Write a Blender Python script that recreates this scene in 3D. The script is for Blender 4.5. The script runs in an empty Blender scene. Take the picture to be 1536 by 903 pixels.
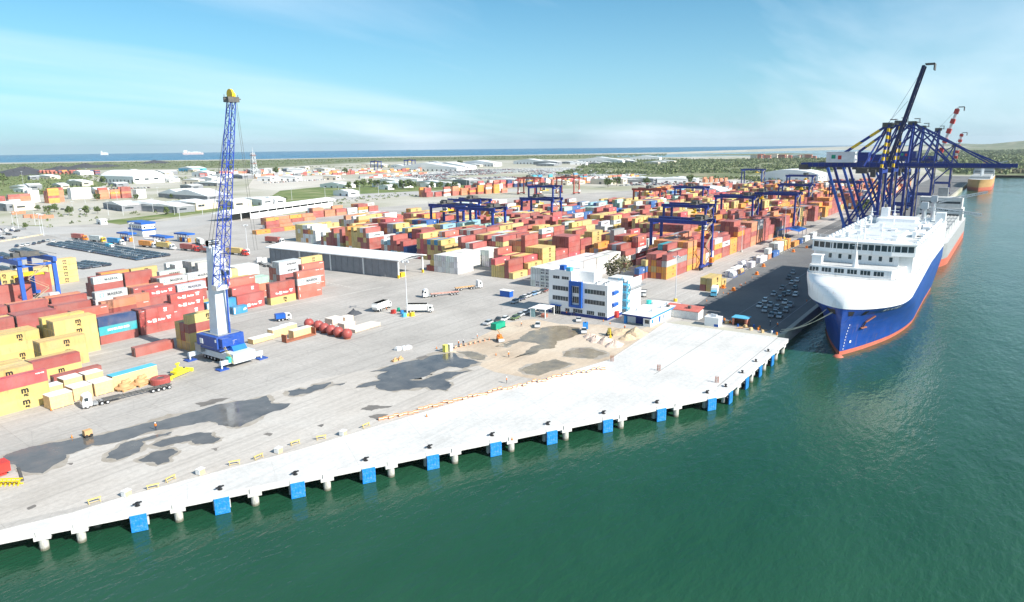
import bpy, bmesh, math, random
from mathutils import Vector, Matrix, noise as mnoise
random.seed(7)
S = bpy.context.scene
C = S.collection
PI = math.pi
R = math.radians
# ---------------------------------------------------------------- camera (world X runs along the quay, Y inland)
CAM_H, FOC, YAW = 62.0, 1050.0, R(54.5)
ROLL = math.atan2(12.0, 1100.0)
PITCH = math.atan((451.5 - (226.5 - 12.0 / 1100 * 768)) * math.cos(ROLL) / FOC)
_r = Vector((math.cos(YAW), -math.sin(YAW), 0)); _f = Vector((math.sin(YAW), math.cos(YAW), 0)); _z = Vector((0, 0, 1))
FWD = _f * math.cos(PITCH) - _z * math.sin(PITCH)
UP0 = _f * math.sin(PITCH) + _z * math.cos(PITCH)
RIGHT = _r * math.cos(ROLL) - UP0 * math.sin(ROLL)
UP = _r * math.sin(ROLL) + UP0 * math.cos(ROLL)
cd = bpy.data.cameras.new('camera'); cam = bpy.data.objects.new('camera', cd); C.objects.link(cam)
cd.sensor_width = 36; cd.lens = FOC / 1536 * 36; cd.clip_start = 1; cd.clip_end = 60000
M = Matrix((RIGHT, UP, -FWD)).transposed().to_4x4(); M.translation = Vector((0, 0, CAM_H)); cam.matrix_world = M
S.camera = cam
def ray(px, py): return RIGHT * (px - 768) + UP * (451.5 - py) + FWD * FOC
def at(px, py, z=0.0):
    "site survey: point of the level z seen at a photo pixel"
    d = ray(px, py); t = (z - CAM_H) / d.z
    return (d.x * t, d.y * t)
def proj(p):
    d = Vector(p) - Vector((0, 0, CAM_H)); w = d.dot(FWD)
    return (768 + FOC * d.dot(RIGHT) / w, 451.5 - FOC * d.dot(UP) / w, w)
# ---------------------------------------------------------------- light
SUN_EL = R(35); SUNV = Vector((math.cos(R(-89.3)) * math.cos(SUN_EL), math.sin(R(-89.3)) * math.cos(SUN_EL), math.sin(SUN_EL)))
sd = bpy.data.lights.new('sun', 'SUN'); sd.energy = 5.0; sd.angle = R(0.5); sd.color = (1, .94, .855)
so = bpy.data.objects.new('sun', sd); C.objects.link(so); so.rotation_euler = SUNV.to_track_quat('Z', 'Y').to_euler(); so.location = (0, 0, 400)
W = bpy.data.worlds.new('World'); S.world = W; W.use_nodes = True
nt = W.node_tree; nt.nodes.clear()
def N(t, k, **kw):
    n = t.nodes.new(k)
    for a, b in kw.items(): setattr(n, a, b)
    return n
def L(t, a, b): t.links.new(a, b)
def mth(t, op, a, b=None, clamp=False):
    n = N(t, 'ShaderNodeMath', operation=op); n.use_clamp = clamp
    for i, x in enumerate((a, b)):
        if x is None: continue
        if isinstance(x, (int, float)): n.inputs[i].default_value = x
        else: L(t, x, n.inputs[i])
    return n.outputs[0]
def mixc(t, f, a, b, blend='MIX'):
    n = N(t, 'ShaderNodeMix', data_type='RGBA', blend_type=blend)
    for i, x in ((0, f), (6, a), (7, b)):
        if isinstance(x, (int, float)): n.inputs[i].default_value = x
        elif isinstance(x, tuple): n.inputs[i].default_value = (*x, 1) if len(x) == 3 else x
        else: L(t, x, n.inputs[i])
    return n.outputs[2]
def ramp(t, f, stops):
    n = N(t, 'ShaderNodeValToRGB'); e = n.color_ramp.elements
    while len(e) < len(stops): e.new(.5)
    for q, (p, c) in zip(e, stops): q.position = p; q.color = (*c, 1) if isinstance(c, tuple) else (c, c, c, 1)
    L(t, f, n.inputs[0]); return n.outputs[0]
CLOUD = (7.7, 4.2, 0)
tc = N(nt, 'ShaderNodeTexCoord'); sx = N(nt, 'ShaderNodeSeparateXYZ'); L(nt, tc.outputs['Generated'], sx.inputs[0])
zc = mth(nt, 'MAXIMUM', sx.outputs[2], .012)
cx = N(nt, 'ShaderNodeCombineXYZ'); L(nt, sx.outputs[0], cx.inputs[0]); L(nt, sx.outputs[1], cx.inputs[1]); L(nt, zc, cx.inputs[2])
sky = N(nt, 'ShaderNodeTexSky', sky_type='NISHITA', sun_disc=False, sun_elevation=SUN_EL, sun_rotation=math.atan2(SUNV.x, SUNV.y), altitude=0, air_density=1.0, dust_density=0.6, ozone_density=1.6)
L(nt, cx.outputs[0], sky.inputs[0])
zz = mth(nt, 'ADD', zc, .10)
cl = N(nt, 'ShaderNodeCombineXYZ'); L(nt, mth(nt, 'DIVIDE', sx.outputs[0], zz), cl.inputs[0]); L(nt, mth(nt, 'DIVIDE', sx.outputs[1], zz), cl.inputs[1])
mp = N(nt, 'ShaderNodeMapping'); mp.inputs['Rotation'].default_value = (0, 0, R(54.5)); mp.inputs['Scale'].default_value = (.16, .55, 1); mp.inputs['Location'].default_value = CLOUD; L(nt, cl.outputs[0], mp.inputs[0])
nz = N(nt, 'ShaderNodeTexNoise'); nz.inputs['Scale'].default_value = 1.0; nz.inputs['Detail'].default_value = 8; nz.inputs['Roughness'].default_value = .52; nz.inputs['Distortion'].default_value = .5; L(nt, mp.outputs[0], nz.inputs['Vector'])
cfac = ramp(nt, nz.outputs[0], [(.43, 0.0), (.58, .34), (.76, .90)])
tint = mixc(nt, .85, sky.outputs[0], mixc(nt, 1.0, sky.outputs[0], (.38, .97, 1.13), 'MULTIPLY'))
hz_ = mth(nt, 'SUBTRACT', 1.0, mth(nt, 'MULTIPLY', zc, 3.2), True)
tint2 = mixc(nt, mth(nt, 'MULTIPLY', mth(nt, 'POWER', hz_, 2.2), .55), tint, (5.5, 7.2, 9.5))
skyc = mixc(nt, cfac, tint2, (7.8, 9.2, 10.2))
bg = N(nt, 'ShaderNodeBackground'); bg.inputs[1].default_value = .075; L(nt, skyc, bg.inputs[0])
wo = N(nt, 'ShaderNodeOutputWorld'); L(nt, bg.outputs[0], wo.inputs[0])
S.view_settings.view_transform = 'Standard'; S.view_settings.look = 'None'; S.view_settings.gamma = 1.0; S.view_settings.exposure = 0.74
S.cycles.max_bounces = 6; S.cycles.diffuse_bounces = 3; S.cycles.glossy_bounces = 3; S.cycles.volume_bounces = 0
# ---------------------------------------------------------------- materials
MATS = {}
def new_mat(name):
    m = bpy.data.materials.new(name); m.use_nodes = True; t = m.node_tree
    b = t.nodes['Principled BSDF']; return m, t, b
def setp(b, rough=.6, metal=0.0, spec=.4):
    b.inputs['Roughness'].default_value = rough; b.inputs['Metallic'].default_value = metal; b.inputs['Specular IOR Level'].default_value = spec
def mat(name, rgb, rough=.6, metal=0.0, var=.12, scale=.35, dirt=0.0, dirtc=(.16, .12, .09), spec=.35, bump=0.0):
    if name in MATS: return MATS[name]
    m, t, b = new_mat(name); setp(b, rough, metal, spec)
    co = N(t, 'ShaderNodeTexCoord').outputs['Object']
    n1 = N(t, 'ShaderNodeTexNoise'); n1.inputs['Scale'].default_value = scale; n1.inputs['Detail'].default_value = 7; n1.inputs['Roughness'].default_value = .62; L(t, co, n1.inputs['Vector'])
    lo = tuple(c * (1 - var) for c in rgb); hi = tuple(min(1, c * (1 + var)) for c in rgb)
    c = ramp(t, n1.outputs[0], [(.3, lo), (.7, hi)])
    if dirt:
        n2 = N(t, 'ShaderNodeTexNoise'); n2.inputs['Scale'].default_value = scale * 3.3; n2.inputs['Detail'].default_value = 9; n2.inputs['Roughness'].default_value = .7; L(t, co, n2.inputs['Vector'])
        c = mixc(t, ramp(t, n2.outputs[0], [(.5, 0.0), (.72, dirt)]), c, dirtc)
    L(t, c, b.inputs['Base Color'])
    if bump:
        bp = N(t, 'ShaderNodeBump'); bp.inputs['Strength'].default_value = bump; L(t, n1.outputs[0], bp.inputs['Height']); L(t, bp.outputs[0], b.inputs['Normal'])
    MATS[name] = m; return m
def paint_mat(name, src, rough=.5, rust=.5):
    "paint whose colour is set per thing (object colour) or per container of a joined heap (attribute)"
    m, t, b = new_mat(name); setp(b, rough, 0, .35)
    if src == 'object':
        oi = N(t, 'ShaderNodeObjectInfo'); col = oi.outputs['Color']; rnd = oi.outputs['Random']
    else:
        a = N(t, 'ShaderNodeAttribute', attribute_name='paint'); col = a.outputs['Color']; rnd = None
    g = N(t, 'ShaderNodeNewGeometry').outputs['Position']
    mp = N(t, 'ShaderNodeMapping'); mp.inputs['Scale'].default_value = (.5, .5, .12); L(t, g, mp.inputs[0])
    n1 = N(t, 'ShaderNodeTexNoise'); n1.inputs['Scale'].default_value = 1.3; n1.inputs['Detail'].default_value = 8; n1.inputs['Roughness'].default_value = .65; L(t, mp.outputs[0], n1.inputs['Vector'])
    n2 = N(t, 'ShaderNodeTexNoise'); n2.inputs['Scale'].default_value = .25; n2.inputs['Detail'].default_value = 4; L(t, g, n2.inputs['Vector'])
    c = mixc(t, ramp(t, n2.outputs[0], [(.35, 0.0), (.7, .22)]), col, (.42, .36, .33))
    c = mixc(t, ramp(t, n1.outputs[0], [(.55, 0.0), (.78, rust)]), c, (.17, .085, .05))
    L(t, c, b.inputs['Base Color']); MATS[name] = m; return m
PAINT = paint_mat('container_paint', 'object'); HEAP = paint_mat('heap_paint', 'attr'); CARP = paint_mat('car_paint', 'object', .25, .04)
white = mat('white_paint', (.80, .80, .79), .45, dirt=.25, dirtc=(.5, .46, .42)); ship_white = mat('ship_white', (.84, .85, .86), .35, var=.03, scale=.08)
def plated(m, streak, sc=(.09, .16), depth=.10, edge=.93):
    "hull plating: faint seams between plates and streaks that run down"
    t = m.node_tree; b = t.nodes['Principled BSDF']; old = b.inputs['Base Color'].links[0].from_socket; g = N(t, 'ShaderNodeNewGeometry').outputs['Position']; s_ = N(t, 'ShaderNodeSeparateXYZ'); L(t, g, s_.inputs[0])
    cx_ = N(t, 'ShaderNodeCombineXYZ'); L(t, mth(t, 'ADD', s_.outputs[0], mth(t, 'MULTIPLY', s_.outputs[1], .9)), cx_.inputs[0]); L(t, s_.outputs[2], cx_.inputs[1])
    br = N(t, 'ShaderNodeTexBrick'); br.inputs['Scale'].default_value = 1.0; br.inputs['Brick Width'].default_value = 1 / sc[0]; br.inputs['Row Height'].default_value = .38 / sc[1]; br.inputs['Mortar Size'].default_value = .05; br.inputs['Color1'].default_value = (1, 1, 1, 1); br.inputs['Color2'].default_value = (edge, edge, edge, 1); br.inputs['Mortar'].default_value = (1 - depth * 2, 1 - depth * 2, 1 - depth * 2, 1); L(t, cx_.outputs[0], br.inputs['Vector'])
    c = mixc(t, 1.0, old, br.outputs['Color'], 'MULTIPLY')
    mp = N(t, 'ShaderNodeMapping'); mp.inputs['Scale'].default_value = (.9, .9, .05); L(t, g, mp.inputs[0]); n = N(t, 'ShaderNodeTexNoise'); n.inputs['Scale'].default_value = 1.1; n.inputs['Detail'].default_value = 6; L(t, mp.outputs[0], n.inputs['Vector'])
    c = mixc(t, ramp(t, n.outputs[0], [(.58, 0.0), (.76, streak)]), c, (.26, .15, .09)); L(t, c, b.inputs['Base Color'])
plated(ship_white, .30, depth=.05, edge=.97)
blue = mat('blue_paint', (.015, .10, .42), .4); crane_blue = mat('crane_blue', (.012, .035, .23), .45, dirt=.2); mhc_blue = mat('harbour_crane_blue', (.02, .075, .34), .45, dirt=.25, dirtc=(.25, .25, .25))
fender_blue = mat('fender_blue', (.01, .21, .58), .5, scale=.9, dirt=.6, dirtc=(.30, .46, .58)); ship_blue = mat('ship_blue', (.012, .06, .30), .35, var=.12, scale=.1, dirt=.25, dirtc=(.10, .14, .25))
plated(ship_blue, .35, depth=.14, edge=.90)
boot_red = mat('antifouling_red', (.54, .14, .09), .6, dirt=.5, dirtc=(.20, .11, .08), scale=.5); grey = mat('grey_steel', (.30, .31, .32), .5, .2); dark = mat('dark_rubber', (.025, .025, .027), .7); black = mat('black_print', (.02, .02, .022), .6)
glass = mat('dark_glass', (.03, .045, .055), .12, var=.3, spec=.6); yellow = mat('yellow_paint', (.78, .50, .03), .45); green = mat('green_paint', (.01, .30, .18), .5); teal = mat('teal_paint', (.05, .50, .45), .5)
orange = mat('orange_paint', (.75, .22, .03), .5); red = mat('red_paint', (.55, .05, .04), .5); crate_wood = mat('crate_wood', (.66, .47, .25), .8, var=.14, scale=1.2, dirt=.2); crate_top = mat('crate_sheet', (.74, .66, .58), .7, var=.1, scale=.8)
concrete = mat('concrete', (.46, .45, .43), .85, dirt=.3, dirtc=(.3, .27, .24)); pile_conc = mat('pile_concrete', (.5, .49, .45), .85, dirt=.5, dirtc=(.16, .14, .10), scale=.8)
def tide_line(m):
    t = m.node_tree; b = t.nodes['Principled BSDF']; old = b.inputs['Base Color'].links[0].from_socket; s_ = N(t, 'ShaderNodeSeparateXYZ'); L(t, N(t, 'ShaderNodeTexCoord').outputs['Object'], s_.inputs[0])
    L(t, mixc(t, ramp(t, mth(t, 'ADD', s_.outputs[2], 4.0), [(.25, .85), (.75, 0.0)]), old, (.09, .085, .05)), b.inputs['Base Color'])
tide_line(pile_conc)
galv = mat('galvanised', (.62, .64, .66), .4, .3); rust = mat('rusty_steel', (.33, .12, .07), .75, dirt=.4); mhc_white = mat('harbour_crane_white', (.60, .66, .72), .45, dirt=.2, dirtc=(.4, .4, .4))
roof_white = mat('sheet_roof_white', (.78, .79, .79), .5, var=.05, scale=.1, dirt=.12, dirtc=(.5, .48, .45)); roof_red = mat('sheet_roof_red', (.5, .15, .12), .6, dirt=.3, dirtc=(.6, .4, .36)); block_grey = mat('block_wall_grey', (.24, .25, .27), .9, dirt=.4, dirtc=(.15, .15, .16))
blue_light = mat('sky_blue_paint', (.10, .42, .62), .5); skin_m = mat('skin', (.35, .20, .13), .6); vest = mat('orange_vest', (.85, .22, .03), .7); cloth = mat('dark_cloth', (.03, .04, .07), .85); rope = mat('mooring_rope', (.72, .66, .50), .9)
white_letter = mat('white_print', (.85, .85, .84), .6, var=.03); grey_letter = mat('grey_print', (.06, .07, .09), .6, var=.03); star_blue = mat('star_blue', (.22, .55, .72), .5)
hatch_grey = mat('hatch_grey', (.42, .44, .44), .6, dirt=.35, dirtc=(.25, .2, .17)); deck_grey = mat('deck_grey', (.52, .53, .53), .7, dirt=.25, dirtc=(.4, .36, .33)); tarp = mat('dark_tarp', (.06, .065, .075), .6); leafless = mat('bark', (.12, .085, .06), .9)
mach_dark = mat('machinery_dark', (.10, .10, .10), .6, dirt=.4, dirtc=(.3, .24, .12)); tan = mat('tan_steel', (.55, .33, .16), .7); dome_red = mat('oxide_primer', (.36, .08, .07), .45, dirt=.2); cream = mat('cream_wall', (.62, .55, .45), .8); brick_red = mat('brick_wall', (.45, .17, .12), .85)
# ---------------------------------------------------------------- mesh builder
class MB:
    def __init__(s): s.v = []; s.f = []; s.m = []; s.col = None
    def quad(s, pts, mi=0):
        b = len(s.v); s.v += [tuple(p) for p in pts]; s.f.append(tuple(range(b, b + len(pts)))); s.m.append(mi)
    def box(s, x0, y0, z0, x1, y1, z1, mi=0, top=None):
        b = len(s.v)
        s.v += [(x0, y0, z0), (x1, y0, z0), (x1, y1, z0), (x0, y1, z0), (x0, y0, z1), (x1, y0, z1), (x1, y1, z1), (x0, y1, z1)]
        for k, q in enumerate(((0, 3, 2, 1), (4, 5, 6, 7), (0, 1, 5, 4), (1, 2, 6, 5), (2, 3, 7, 6), (3, 0, 4, 7))):
            s.f.append(tuple(b + i for i in q)); s.m.append(top if (top is not None and k == 1) else mi)
    def prism(s, poly, z0, z1, mi=0, top=None):
        b = len(s.v); n = len(poly); a = sum(poly[i][0] * poly[(i + 1) % n][1] - poly[(i + 1) % n][0] * poly[i][1] for i in range(n))
        if a < 0: poly = poly[::-1]
        s.v += [(x, y, z0) for x, y in poly] + [(x, y, z1) for x, y in poly]
        s.f.append(tuple(range(b + n - 1, b - 1, -1))); s.m.append(mi); s.f.append(tuple(range(b + n, b + 2 * n))); s.m.append(mi if top is None else top)
        for i in range(n): j = (i + 1) % n; s.f.append((b + i, b + j, b + n + j, b + n + i)); s.m.append(mi)
    def xprism(s, poly, x0, x1, mi=0):
        "outline in (y,z) pushed along x"
        b = len(s.v); n = len(poly); s.v += [(x0, y, z) for y, z in poly] + [(x1, y, z) for y, z in poly]
        s.f.append(tuple(range(b + n - 1, b - 1, -1))); s.m.append(mi); s.f.append(tuple(range(b + n, b + 2 * n))); s.m.append(mi)
        for i in range(n): j = (i + 1) % n; s.f.append((b + i, b + j, b + n + j, b + n + i)); s.m.append(mi)
    def yprism(s, poly, y0, y1, mi=0):
        b = len(s.v); n = len(poly); s.v += [(x, y0, z) for x, z in poly] + [(x, y1, z) for x, z in poly]
        s.f.append(tuple(range(b, b + n))); s.m.append(mi); s.f.append(tuple(range(b + 2 * n - 1, b + n - 1, -1))); s.m.append(mi)
        for i in range(n): j = (i + 1) % n; s.f.append((b + j, b + i, b + n + i, b + n + j)); s.m.append(mi)
    def beam(s, p, q, w, h=None, mi=0):
        p, q = Vector(p), Vector(q); h = h or w; d = (q - p)
        if d.length < 1e-6: return
        d.normalize(); u = d.cross(Vector((0, 0, 1)))
        if u.length < 1e-3: u = Vector((1, 0, 0))
        u.normalize(); n = u.cross(d); u *= w / 2; n *= h / 2; b = len(s.v)
        for e in (p, q): s.v += [tuple(e - u - n), tuple(e + u - n), tuple(e + u + n), tuple(e - u + n)]
        for k in ((3, 2, 1, 0), (4, 5, 6, 7), (0, 1, 5, 4), (1, 2, 6, 5), (2, 3, 7, 6), (3, 0, 4, 7)): s.f.append(tuple(b + i for i in k)); s.m.append(mi)
    def cyl(s, p, q, r0, r1=None, n=10, mi=0, caps=True):
        p, q = Vector(p), Vector(q); r1 = r0 if r1 is None else r1; d = (q - p).normalized(); u = d.cross(Vector((0, 0, 1)))
        if u.length < 1e-3: u = Vector((1, 0, 0))
        u.normalize(); w = d.cross(u); b = len(s.v)
        for e, r in ((p, r0), (q, r1)):
            for i in range(n): a = 2 * PI * i / n; s.v.append(tuple(e + u * r * math.cos(a) + w * r * math.sin(a)))
        for i in range(n): j = (i + 1) % n; s.f.append((b + i, b + j, b + n + j, b + n + i)); s.m.append(mi)
        if caps: s.f.append(tuple(range(b + n - 1, b - 1, -1))); s.m.append(mi); s.f.append(tuple(range(b + n, b + 2 * n))); s.m.append(mi)
    def lathe(s, prof, c=(0, 0), n=14, mi=0):
        b = len(s.v); m = len(prof)
        for r, z in prof:
            for i in range(n): a = 2 * PI * i / n; s.v.append((c[0] + r * math.cos(a), c[1] + r * math.sin(a), z))
        for k in range(m - 1):
            for i in range(n): j = (i + 1) % n; s.f.append((b + k * n + i, b + k * n + j, b + (k + 1) * n + j, b + (k + 1) * n + i)); s.m.append(mi)
    def lattice(s, p, q, w0, w1, n, t=.18, mi=0, up=None):
        "four-chord lattice girder from p to q"
        p, q = Vector(p), Vector(q); d = (q - p).normalized(); u = d.cross(Vector(up or (0, 0, 1)))
        if u.length < 1e-3: u = Vector((1, 0, 0))
        u.normalize(); v = u.cross(d)
        def cor(k): e = p.lerp(q, k / n); w = w0 + (w1 - w0) * k / n; return [e + u * a * w / 2 + v * b_ * w / 2 for a, b_ in ((-1, -1), (1, -1), (1, 1), (-1, 1))]
        for i in range(4): s.beam(cor(0)[i], cor(n)[i], t * 1.6, mi=mi)
        for k in range(n):
            A, B = cor(k), cor(k + 1)
            for i in range(4):
                j = (i + 1) % 4; s.beam(A[i], B[j] if k % 2 else B[i], t * .01 + t, mi=mi) if False else s.beam(A[i if k % 2 else j], B[j if k % 2 else i], t, mi=mi)
                s.beam(B[i], B[j], t * .9, mi=mi)
    def mesh(s, name, mats, smooth=False):
        me = bpy.data.meshes.new(name); me.from_pydata(s.v, [], s.f)
        for m in (mats if isinstance(mats, (list, tuple)) else [mats]): me.materials.append(m)
        if len(me.polygons): me.polygons.foreach_set('material_index', s.m)
        if s.col:
            at_ = me.color_attributes.new('paint', 'FLOAT_COLOR', 'CORNER'); flat = []
            for f, c in zip(s.f, s.col): flat += [*c, 1.0] * len(f)
            at_.data.foreach_set('color', flat)
        if smooth: me.polygons.foreach_set('use_smooth', [True] * len(me.polygons))
        me.update(); return me
    def build(s, name, mats, parent=None, loc=None, smooth=False): return link(name, s.mesh(name, mats, smooth), parent, loc)
def link(name, me, parent=None, loc=None, rotz=0.0, color=None):
    o = bpy.data.objects.new(name, me); C.objects.link(o)
    if parent is not None: o.parent = parent
    if loc is not None: o.location = loc
    if rotz: o.rotation_euler = (0, 0, rotz)
    if color: o.color = (*color, 1)
    return o
def tag(o, label, cat, group=None):
    o['label'] = label; o['category'] = cat
    if group: o['group'] = group
    return o
def thing(name, label, cat, loc=(0, 0, 0), rotz=0.0, group=None):
    o = bpy.data.objects.new(name, None); C.objects.link(o); o.location = loc; o.rotation_euler = (0, 0, rotz); o.empty_display_size = .5
    return tag(o, label, cat, group)
def kind(o, k): o['kind'] = k; return o
def copy_tree(o, loc=None, rotz=None, label=None, color=None, parent=None):
    c = o.copy(); C.objects.link(c)
    if parent is not None: c.parent = parent
    if loc is not None: c.location = loc
    if rotz is not None: c.rotation_euler = (0, 0, rotz)
    if label: c['label'] = label
    if color: c.color = (*color, 1)
    for ch in list(o.children): copy_tree(ch, parent=c, color=color)
    return c
ORD = ['first', 'second', 'third', 'fourth', 'fifth', 'sixth', 'seventh', 'eighth', 'ninth', 'tenth', 'eleventh', 'twelfth', 'thirteenth', 'fourteenth', 'fifteenth', 'sixteenth', 'seventeenth', 'eighteenth', 'nineteenth', 'twentieth'] + ['%dth' % k for k in range(21, 400)]
def text_mesh(txt, size, name, m, bold=.02, shear=0.0, space=1.0):
    cu = bpy.data.curves.new(name, 'FONT'); cu.body = txt; cu.size = size; cu.offset = bold; cu.shear = shear; cu.space_character = space; cu.resolution_u = 2; cu.align_x = 'CENTER'; cu.align_y = 'CENTER'
    o = bpy.data.objects.new(name, cu); C.objects.link(o); bpy.context.view_layer.update()
    me = bpy.data.meshes.new_from_object(o.evaluated_get(bpy.context.evaluated_depsgraph_get()))
    bpy.data.objects.remove(o); bpy.data.curves.remove(cu); me.materials.clear(); me.materials.append(m); me.name = name
    vs = [(v.co.x, v.co.y) for v in me.vertices]; fs = [tuple(p.vertices) for p in me.polygons]; bpy.data.meshes.remove(me); return vs, fs
def add_text(mb, tx, cx, cz, y, mi=0):
    "upright lettering on a face that looks towards -y"
    vs, fs = tx; b = len(mb.v); mb.v += [(cx + x, y, cz + z) for x, z in vs]
    for f in fs: mb.f.append(tuple(b + i for i in f)); mb.m.append(mi)
# ================================================================ THE SETTING
def ground_mat(name, c1, c2, c3, scale=.02, streak=0.0, rough=.9, crack=0.0, slab=None):
    m, t, b = new_mat(name); setp(b, rough, 0, .25)
    g = N(t, 'ShaderNodeNewGeometry').outputs['Position']
    def nz(sc, det, ro, vec=g):
        n = N(t, 'ShaderNodeTexNoise'); n.inputs['Scale'].default_value = sc; n.inputs['Detail'].default_value = det; n.inputs['Roughness'].default_value = ro; L(t, vec, n.inputs['Vector']); return n.outputs[0]
    c = ramp(t, nz(scale, 9, .62), [(.32, c1), (.52, c2), (.70, c3)])
    fine = nz(.9, 8, .7); c = mixc(t, .55, c, ramp(t, fine, [(.3, (.72, .72, .72)), (.7, (1.18, 1.18, 1.18))]), 'MULTIPLY')
    if streak:
        for ang, sc in ((R(-30), .5), (R(8), .8)):
            mp = N(t, 'ShaderNodeMapping'); mp.inputs['Rotation'].default_value = (0, 0, ang); mp.inputs['Scale'].default_value = (.012, sc, 1); L(t, g, mp.inputs[0])
            s = nz(1.0, 5, .6, mp.outputs[0]); c = mixc(t, mth(t, 'MULTIPLY', ramp(t, s, [(.5, 0.0), (.68, 1.0)]), streak), c, (.17, .16, .15))
        sp = nz(.16, 6, .75); c = mixc(t, ramp(t, sp, [(.60, 0.0), (.72, streak * .9)]), c, (.12, .11, .10))
    if slab:
        mp = N(t, 'ShaderNodeMapping'); mp.inputs['Rotation'].default_value = (0, 0, R(4)); L(t, g, mp.inputs[0]); br = N(t, 'ShaderNodeTexBrick'); br.inputs['Scale'].default_value = 1.0; br.inputs['Brick Width'].default_value = slab[0]; br.inputs['Row Height'].default_value = slab[1]; br.inputs['Mortar Size'].default_value = .07; br.offset = 0; v = slab[2]; br.inputs['Color1'].default_value = (1, 1, 1, 1); br.inputs['Color2'].default_value = (v, v, v, 1); br.inputs['Mortar'].default_value = (.80, .79, .78, 1); L(t, mp.outputs[0], br.inputs['Vector']); c = mixc(t, 1.0, c, br.outputs['Color'], 'MULTIPLY')
    if crack:
        vo = N(t, 'ShaderNodeTexVoronoi', feature='DISTANCE_TO_EDGE'); vo.inputs['Scale'].default_value = .09; L(t, g, vo.inputs['Vector'])
        c = mixc(t, mth(t, 'MULTIPLY', ramp(t, vo.outputs['Distance'], [(.0, 1.0), (.012, 0.0)]), crack), c, (.2, .19, .18))
    L(t, c, b.inputs['Base Color'])
    bp = N(t, 'ShaderNodeBump'); bp.inputs['Strength'].default_value = .12; bp.inputs['Distance'].default_value = .1; L(t, fine, bp.inputs['Height']); L(t, bp.outputs[0], b.inputs['Normal'])
    MATS[name] = m; return m
land_m = ground_mat('land_dust', (.27, .28, .17), (.45, .43, .36), (.56, .53, .48), .006)
yard_m = ground_mat('yard_concrete', (.365, .345, .32), (.45, .425, .395), (.50, .475, .445), .03, .22, crack=.25, slab=(14, 9, .94))
road_m = ground_mat('quay_asphalt', (.13, .13, .135), (.17, .17, .17), (.21, .205, .20), .03, .25)
sand_m = ground_mat('sandy_hardcore', (.44, .35, .26), (.56, .46, .355), (.62, .54, .44), .05, .12)
apron_m = ground_mat('dusty_apron', (.43, .395, .355), (.51, .475, .435), (.55, .525, .49), .035, .25)
deck_m = ground_mat('new_deck_concrete', (.52, .515, .50), (.615, .61, .595), (.665, .66, .645), .06, .12)
grass_m = ground_mat('grass_field', (.09, .14, .035), (.17, .21, .07), (.33, .31, .18), .03)
scrub_m = ground_mat('scrub_ground', (.11, .14, .06), (.18, .20, .10), (.32, .29, .20), .012)
lot_m = ground_mat('lot_paving', (.38, .37, .355), (.45, .435, .415), (.51, .495, .47), .012, .12)
def sheet(name, pts, m, z, grid=None):
    mb = MB(); n = len(pts); a = sum(pts[i][0] * pts[(i + 1) % n][1] - pts[(i + 1) % n][0] * pts[i][1] for i in range(n))
    if a < 0: pts = pts[::-1]
    mb.quad([(x, y, z) for x, y in pts]); return kind(mb.build(name, m), 'structure')
def pix(pts, z=0.0): return [at(x, y, z) for x, y in pts]
QS = (54.0 - 129.3) / (169.1 - 35.6)
def quay_v(u): return 54.0 + QS * (u - 169.1) if u < 169.1 else 54.0
def front(u, off=0.0): return (u, quay_v(u) + off)
QD = Vector((1, QS)).normalized(); QN = Vector((QD.y, -QD.x))           # along the oblique quay / seaward
BACK = [(-120, quay_v(-120) + 3.0)] + [at(*p) for p in ((0, 797), (110, 770), (186, 746.5), (300, 716), (449, 675.6), (566, 640), (700, 600), (800, 574.6), (916, 540))] + [(227.6, 95.4)]
DECK = BACK + [(229.5, 57.5), (229.5, 54.0), (169.1, 54.0), (-120, quay_v(-120))]
# land: one sheet with a skirt down into the water
edge = [(x, max(y - 2.5, quay_v(x) + 7.5)) for x, y in BACK] + [(229.5, 60.0), (235, 56.5), (1750, 58), (1900, -700), (2100, -2200), (5200, -4200)]
coast = [at(1560, 217.6), at(1300, 218.6), at(1120, 224.5), at(1000, 228.4), at(768, 232.4), at(560, 235.2), at(400, 238.4), at(200, 241.0), at(0, 244.0), at(-300, 247)]
far = [(-3200, 4200), (-3200, 2300)]
LAND = [(-900, quay_v(-900) + 4)] + edge + coast + far
mb = MB(); n = len(LAND); mb.quad([(x, y, 0) for x, y in LAND])
for i in range(n): (x0, y0), (x1, y1) = LAND[i], LAND[(i + 1) % n]; mb.quad([(x1, y1, -6), (x1, y1, 0), (x0, y0, 0), (x0, y0, -6)])
kind(mb.build('ground', land_m), 'structure')
sheet('yard_pavement', [(-400, 420), (-400, 300)] + [(-120, 232)] + [(x, y + .3) for x, y in BACK[1:]] + [(233, 92), (233, 60), (1500, 60), (1500, 330), (900, 420), (640, 520), (420, 560), (285, 640), (60, 700), (-200, 640)], yard_m, .004)
sheet('quay_road', [(235.5, 58), (1500, 60.5), (1500, 118), (420, 112), (262, 97), (236, 93)], road_m, .008)
sheet('dusty_apron', pix([(-20, 724), (160, 655), (330, 612), (470, 570), (600, 545), (700, 520)]) + [at(752, 512), at(842, 546)] + [(x, y + .6) for x, y in BACK[8:2:-1]] + [(BACK[1][0], BACK[1][1] + 3)], apron_m, .008)
sheet('sand_patch', pix([(668, 528), (730, 500), (760, 484), (800, 478), (840, 486), (905, 487), (948, 497), (990, 484)]) + [(226, 95.8)] + [(BACK[9][0], BACK[9][1] + .5), (BACK[8][0] + 3, BACK[8][1] + .5)] + pix([(742, 558)]), sand_m, .012)
lot_poly = pix([(-60, 420), (-60, 372), (85, 358), (150, 352), (250, 390), (160, 410), (60, 430)]); sheet('car_lot_pavement', lot_poly, lot_m, .009)
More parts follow.
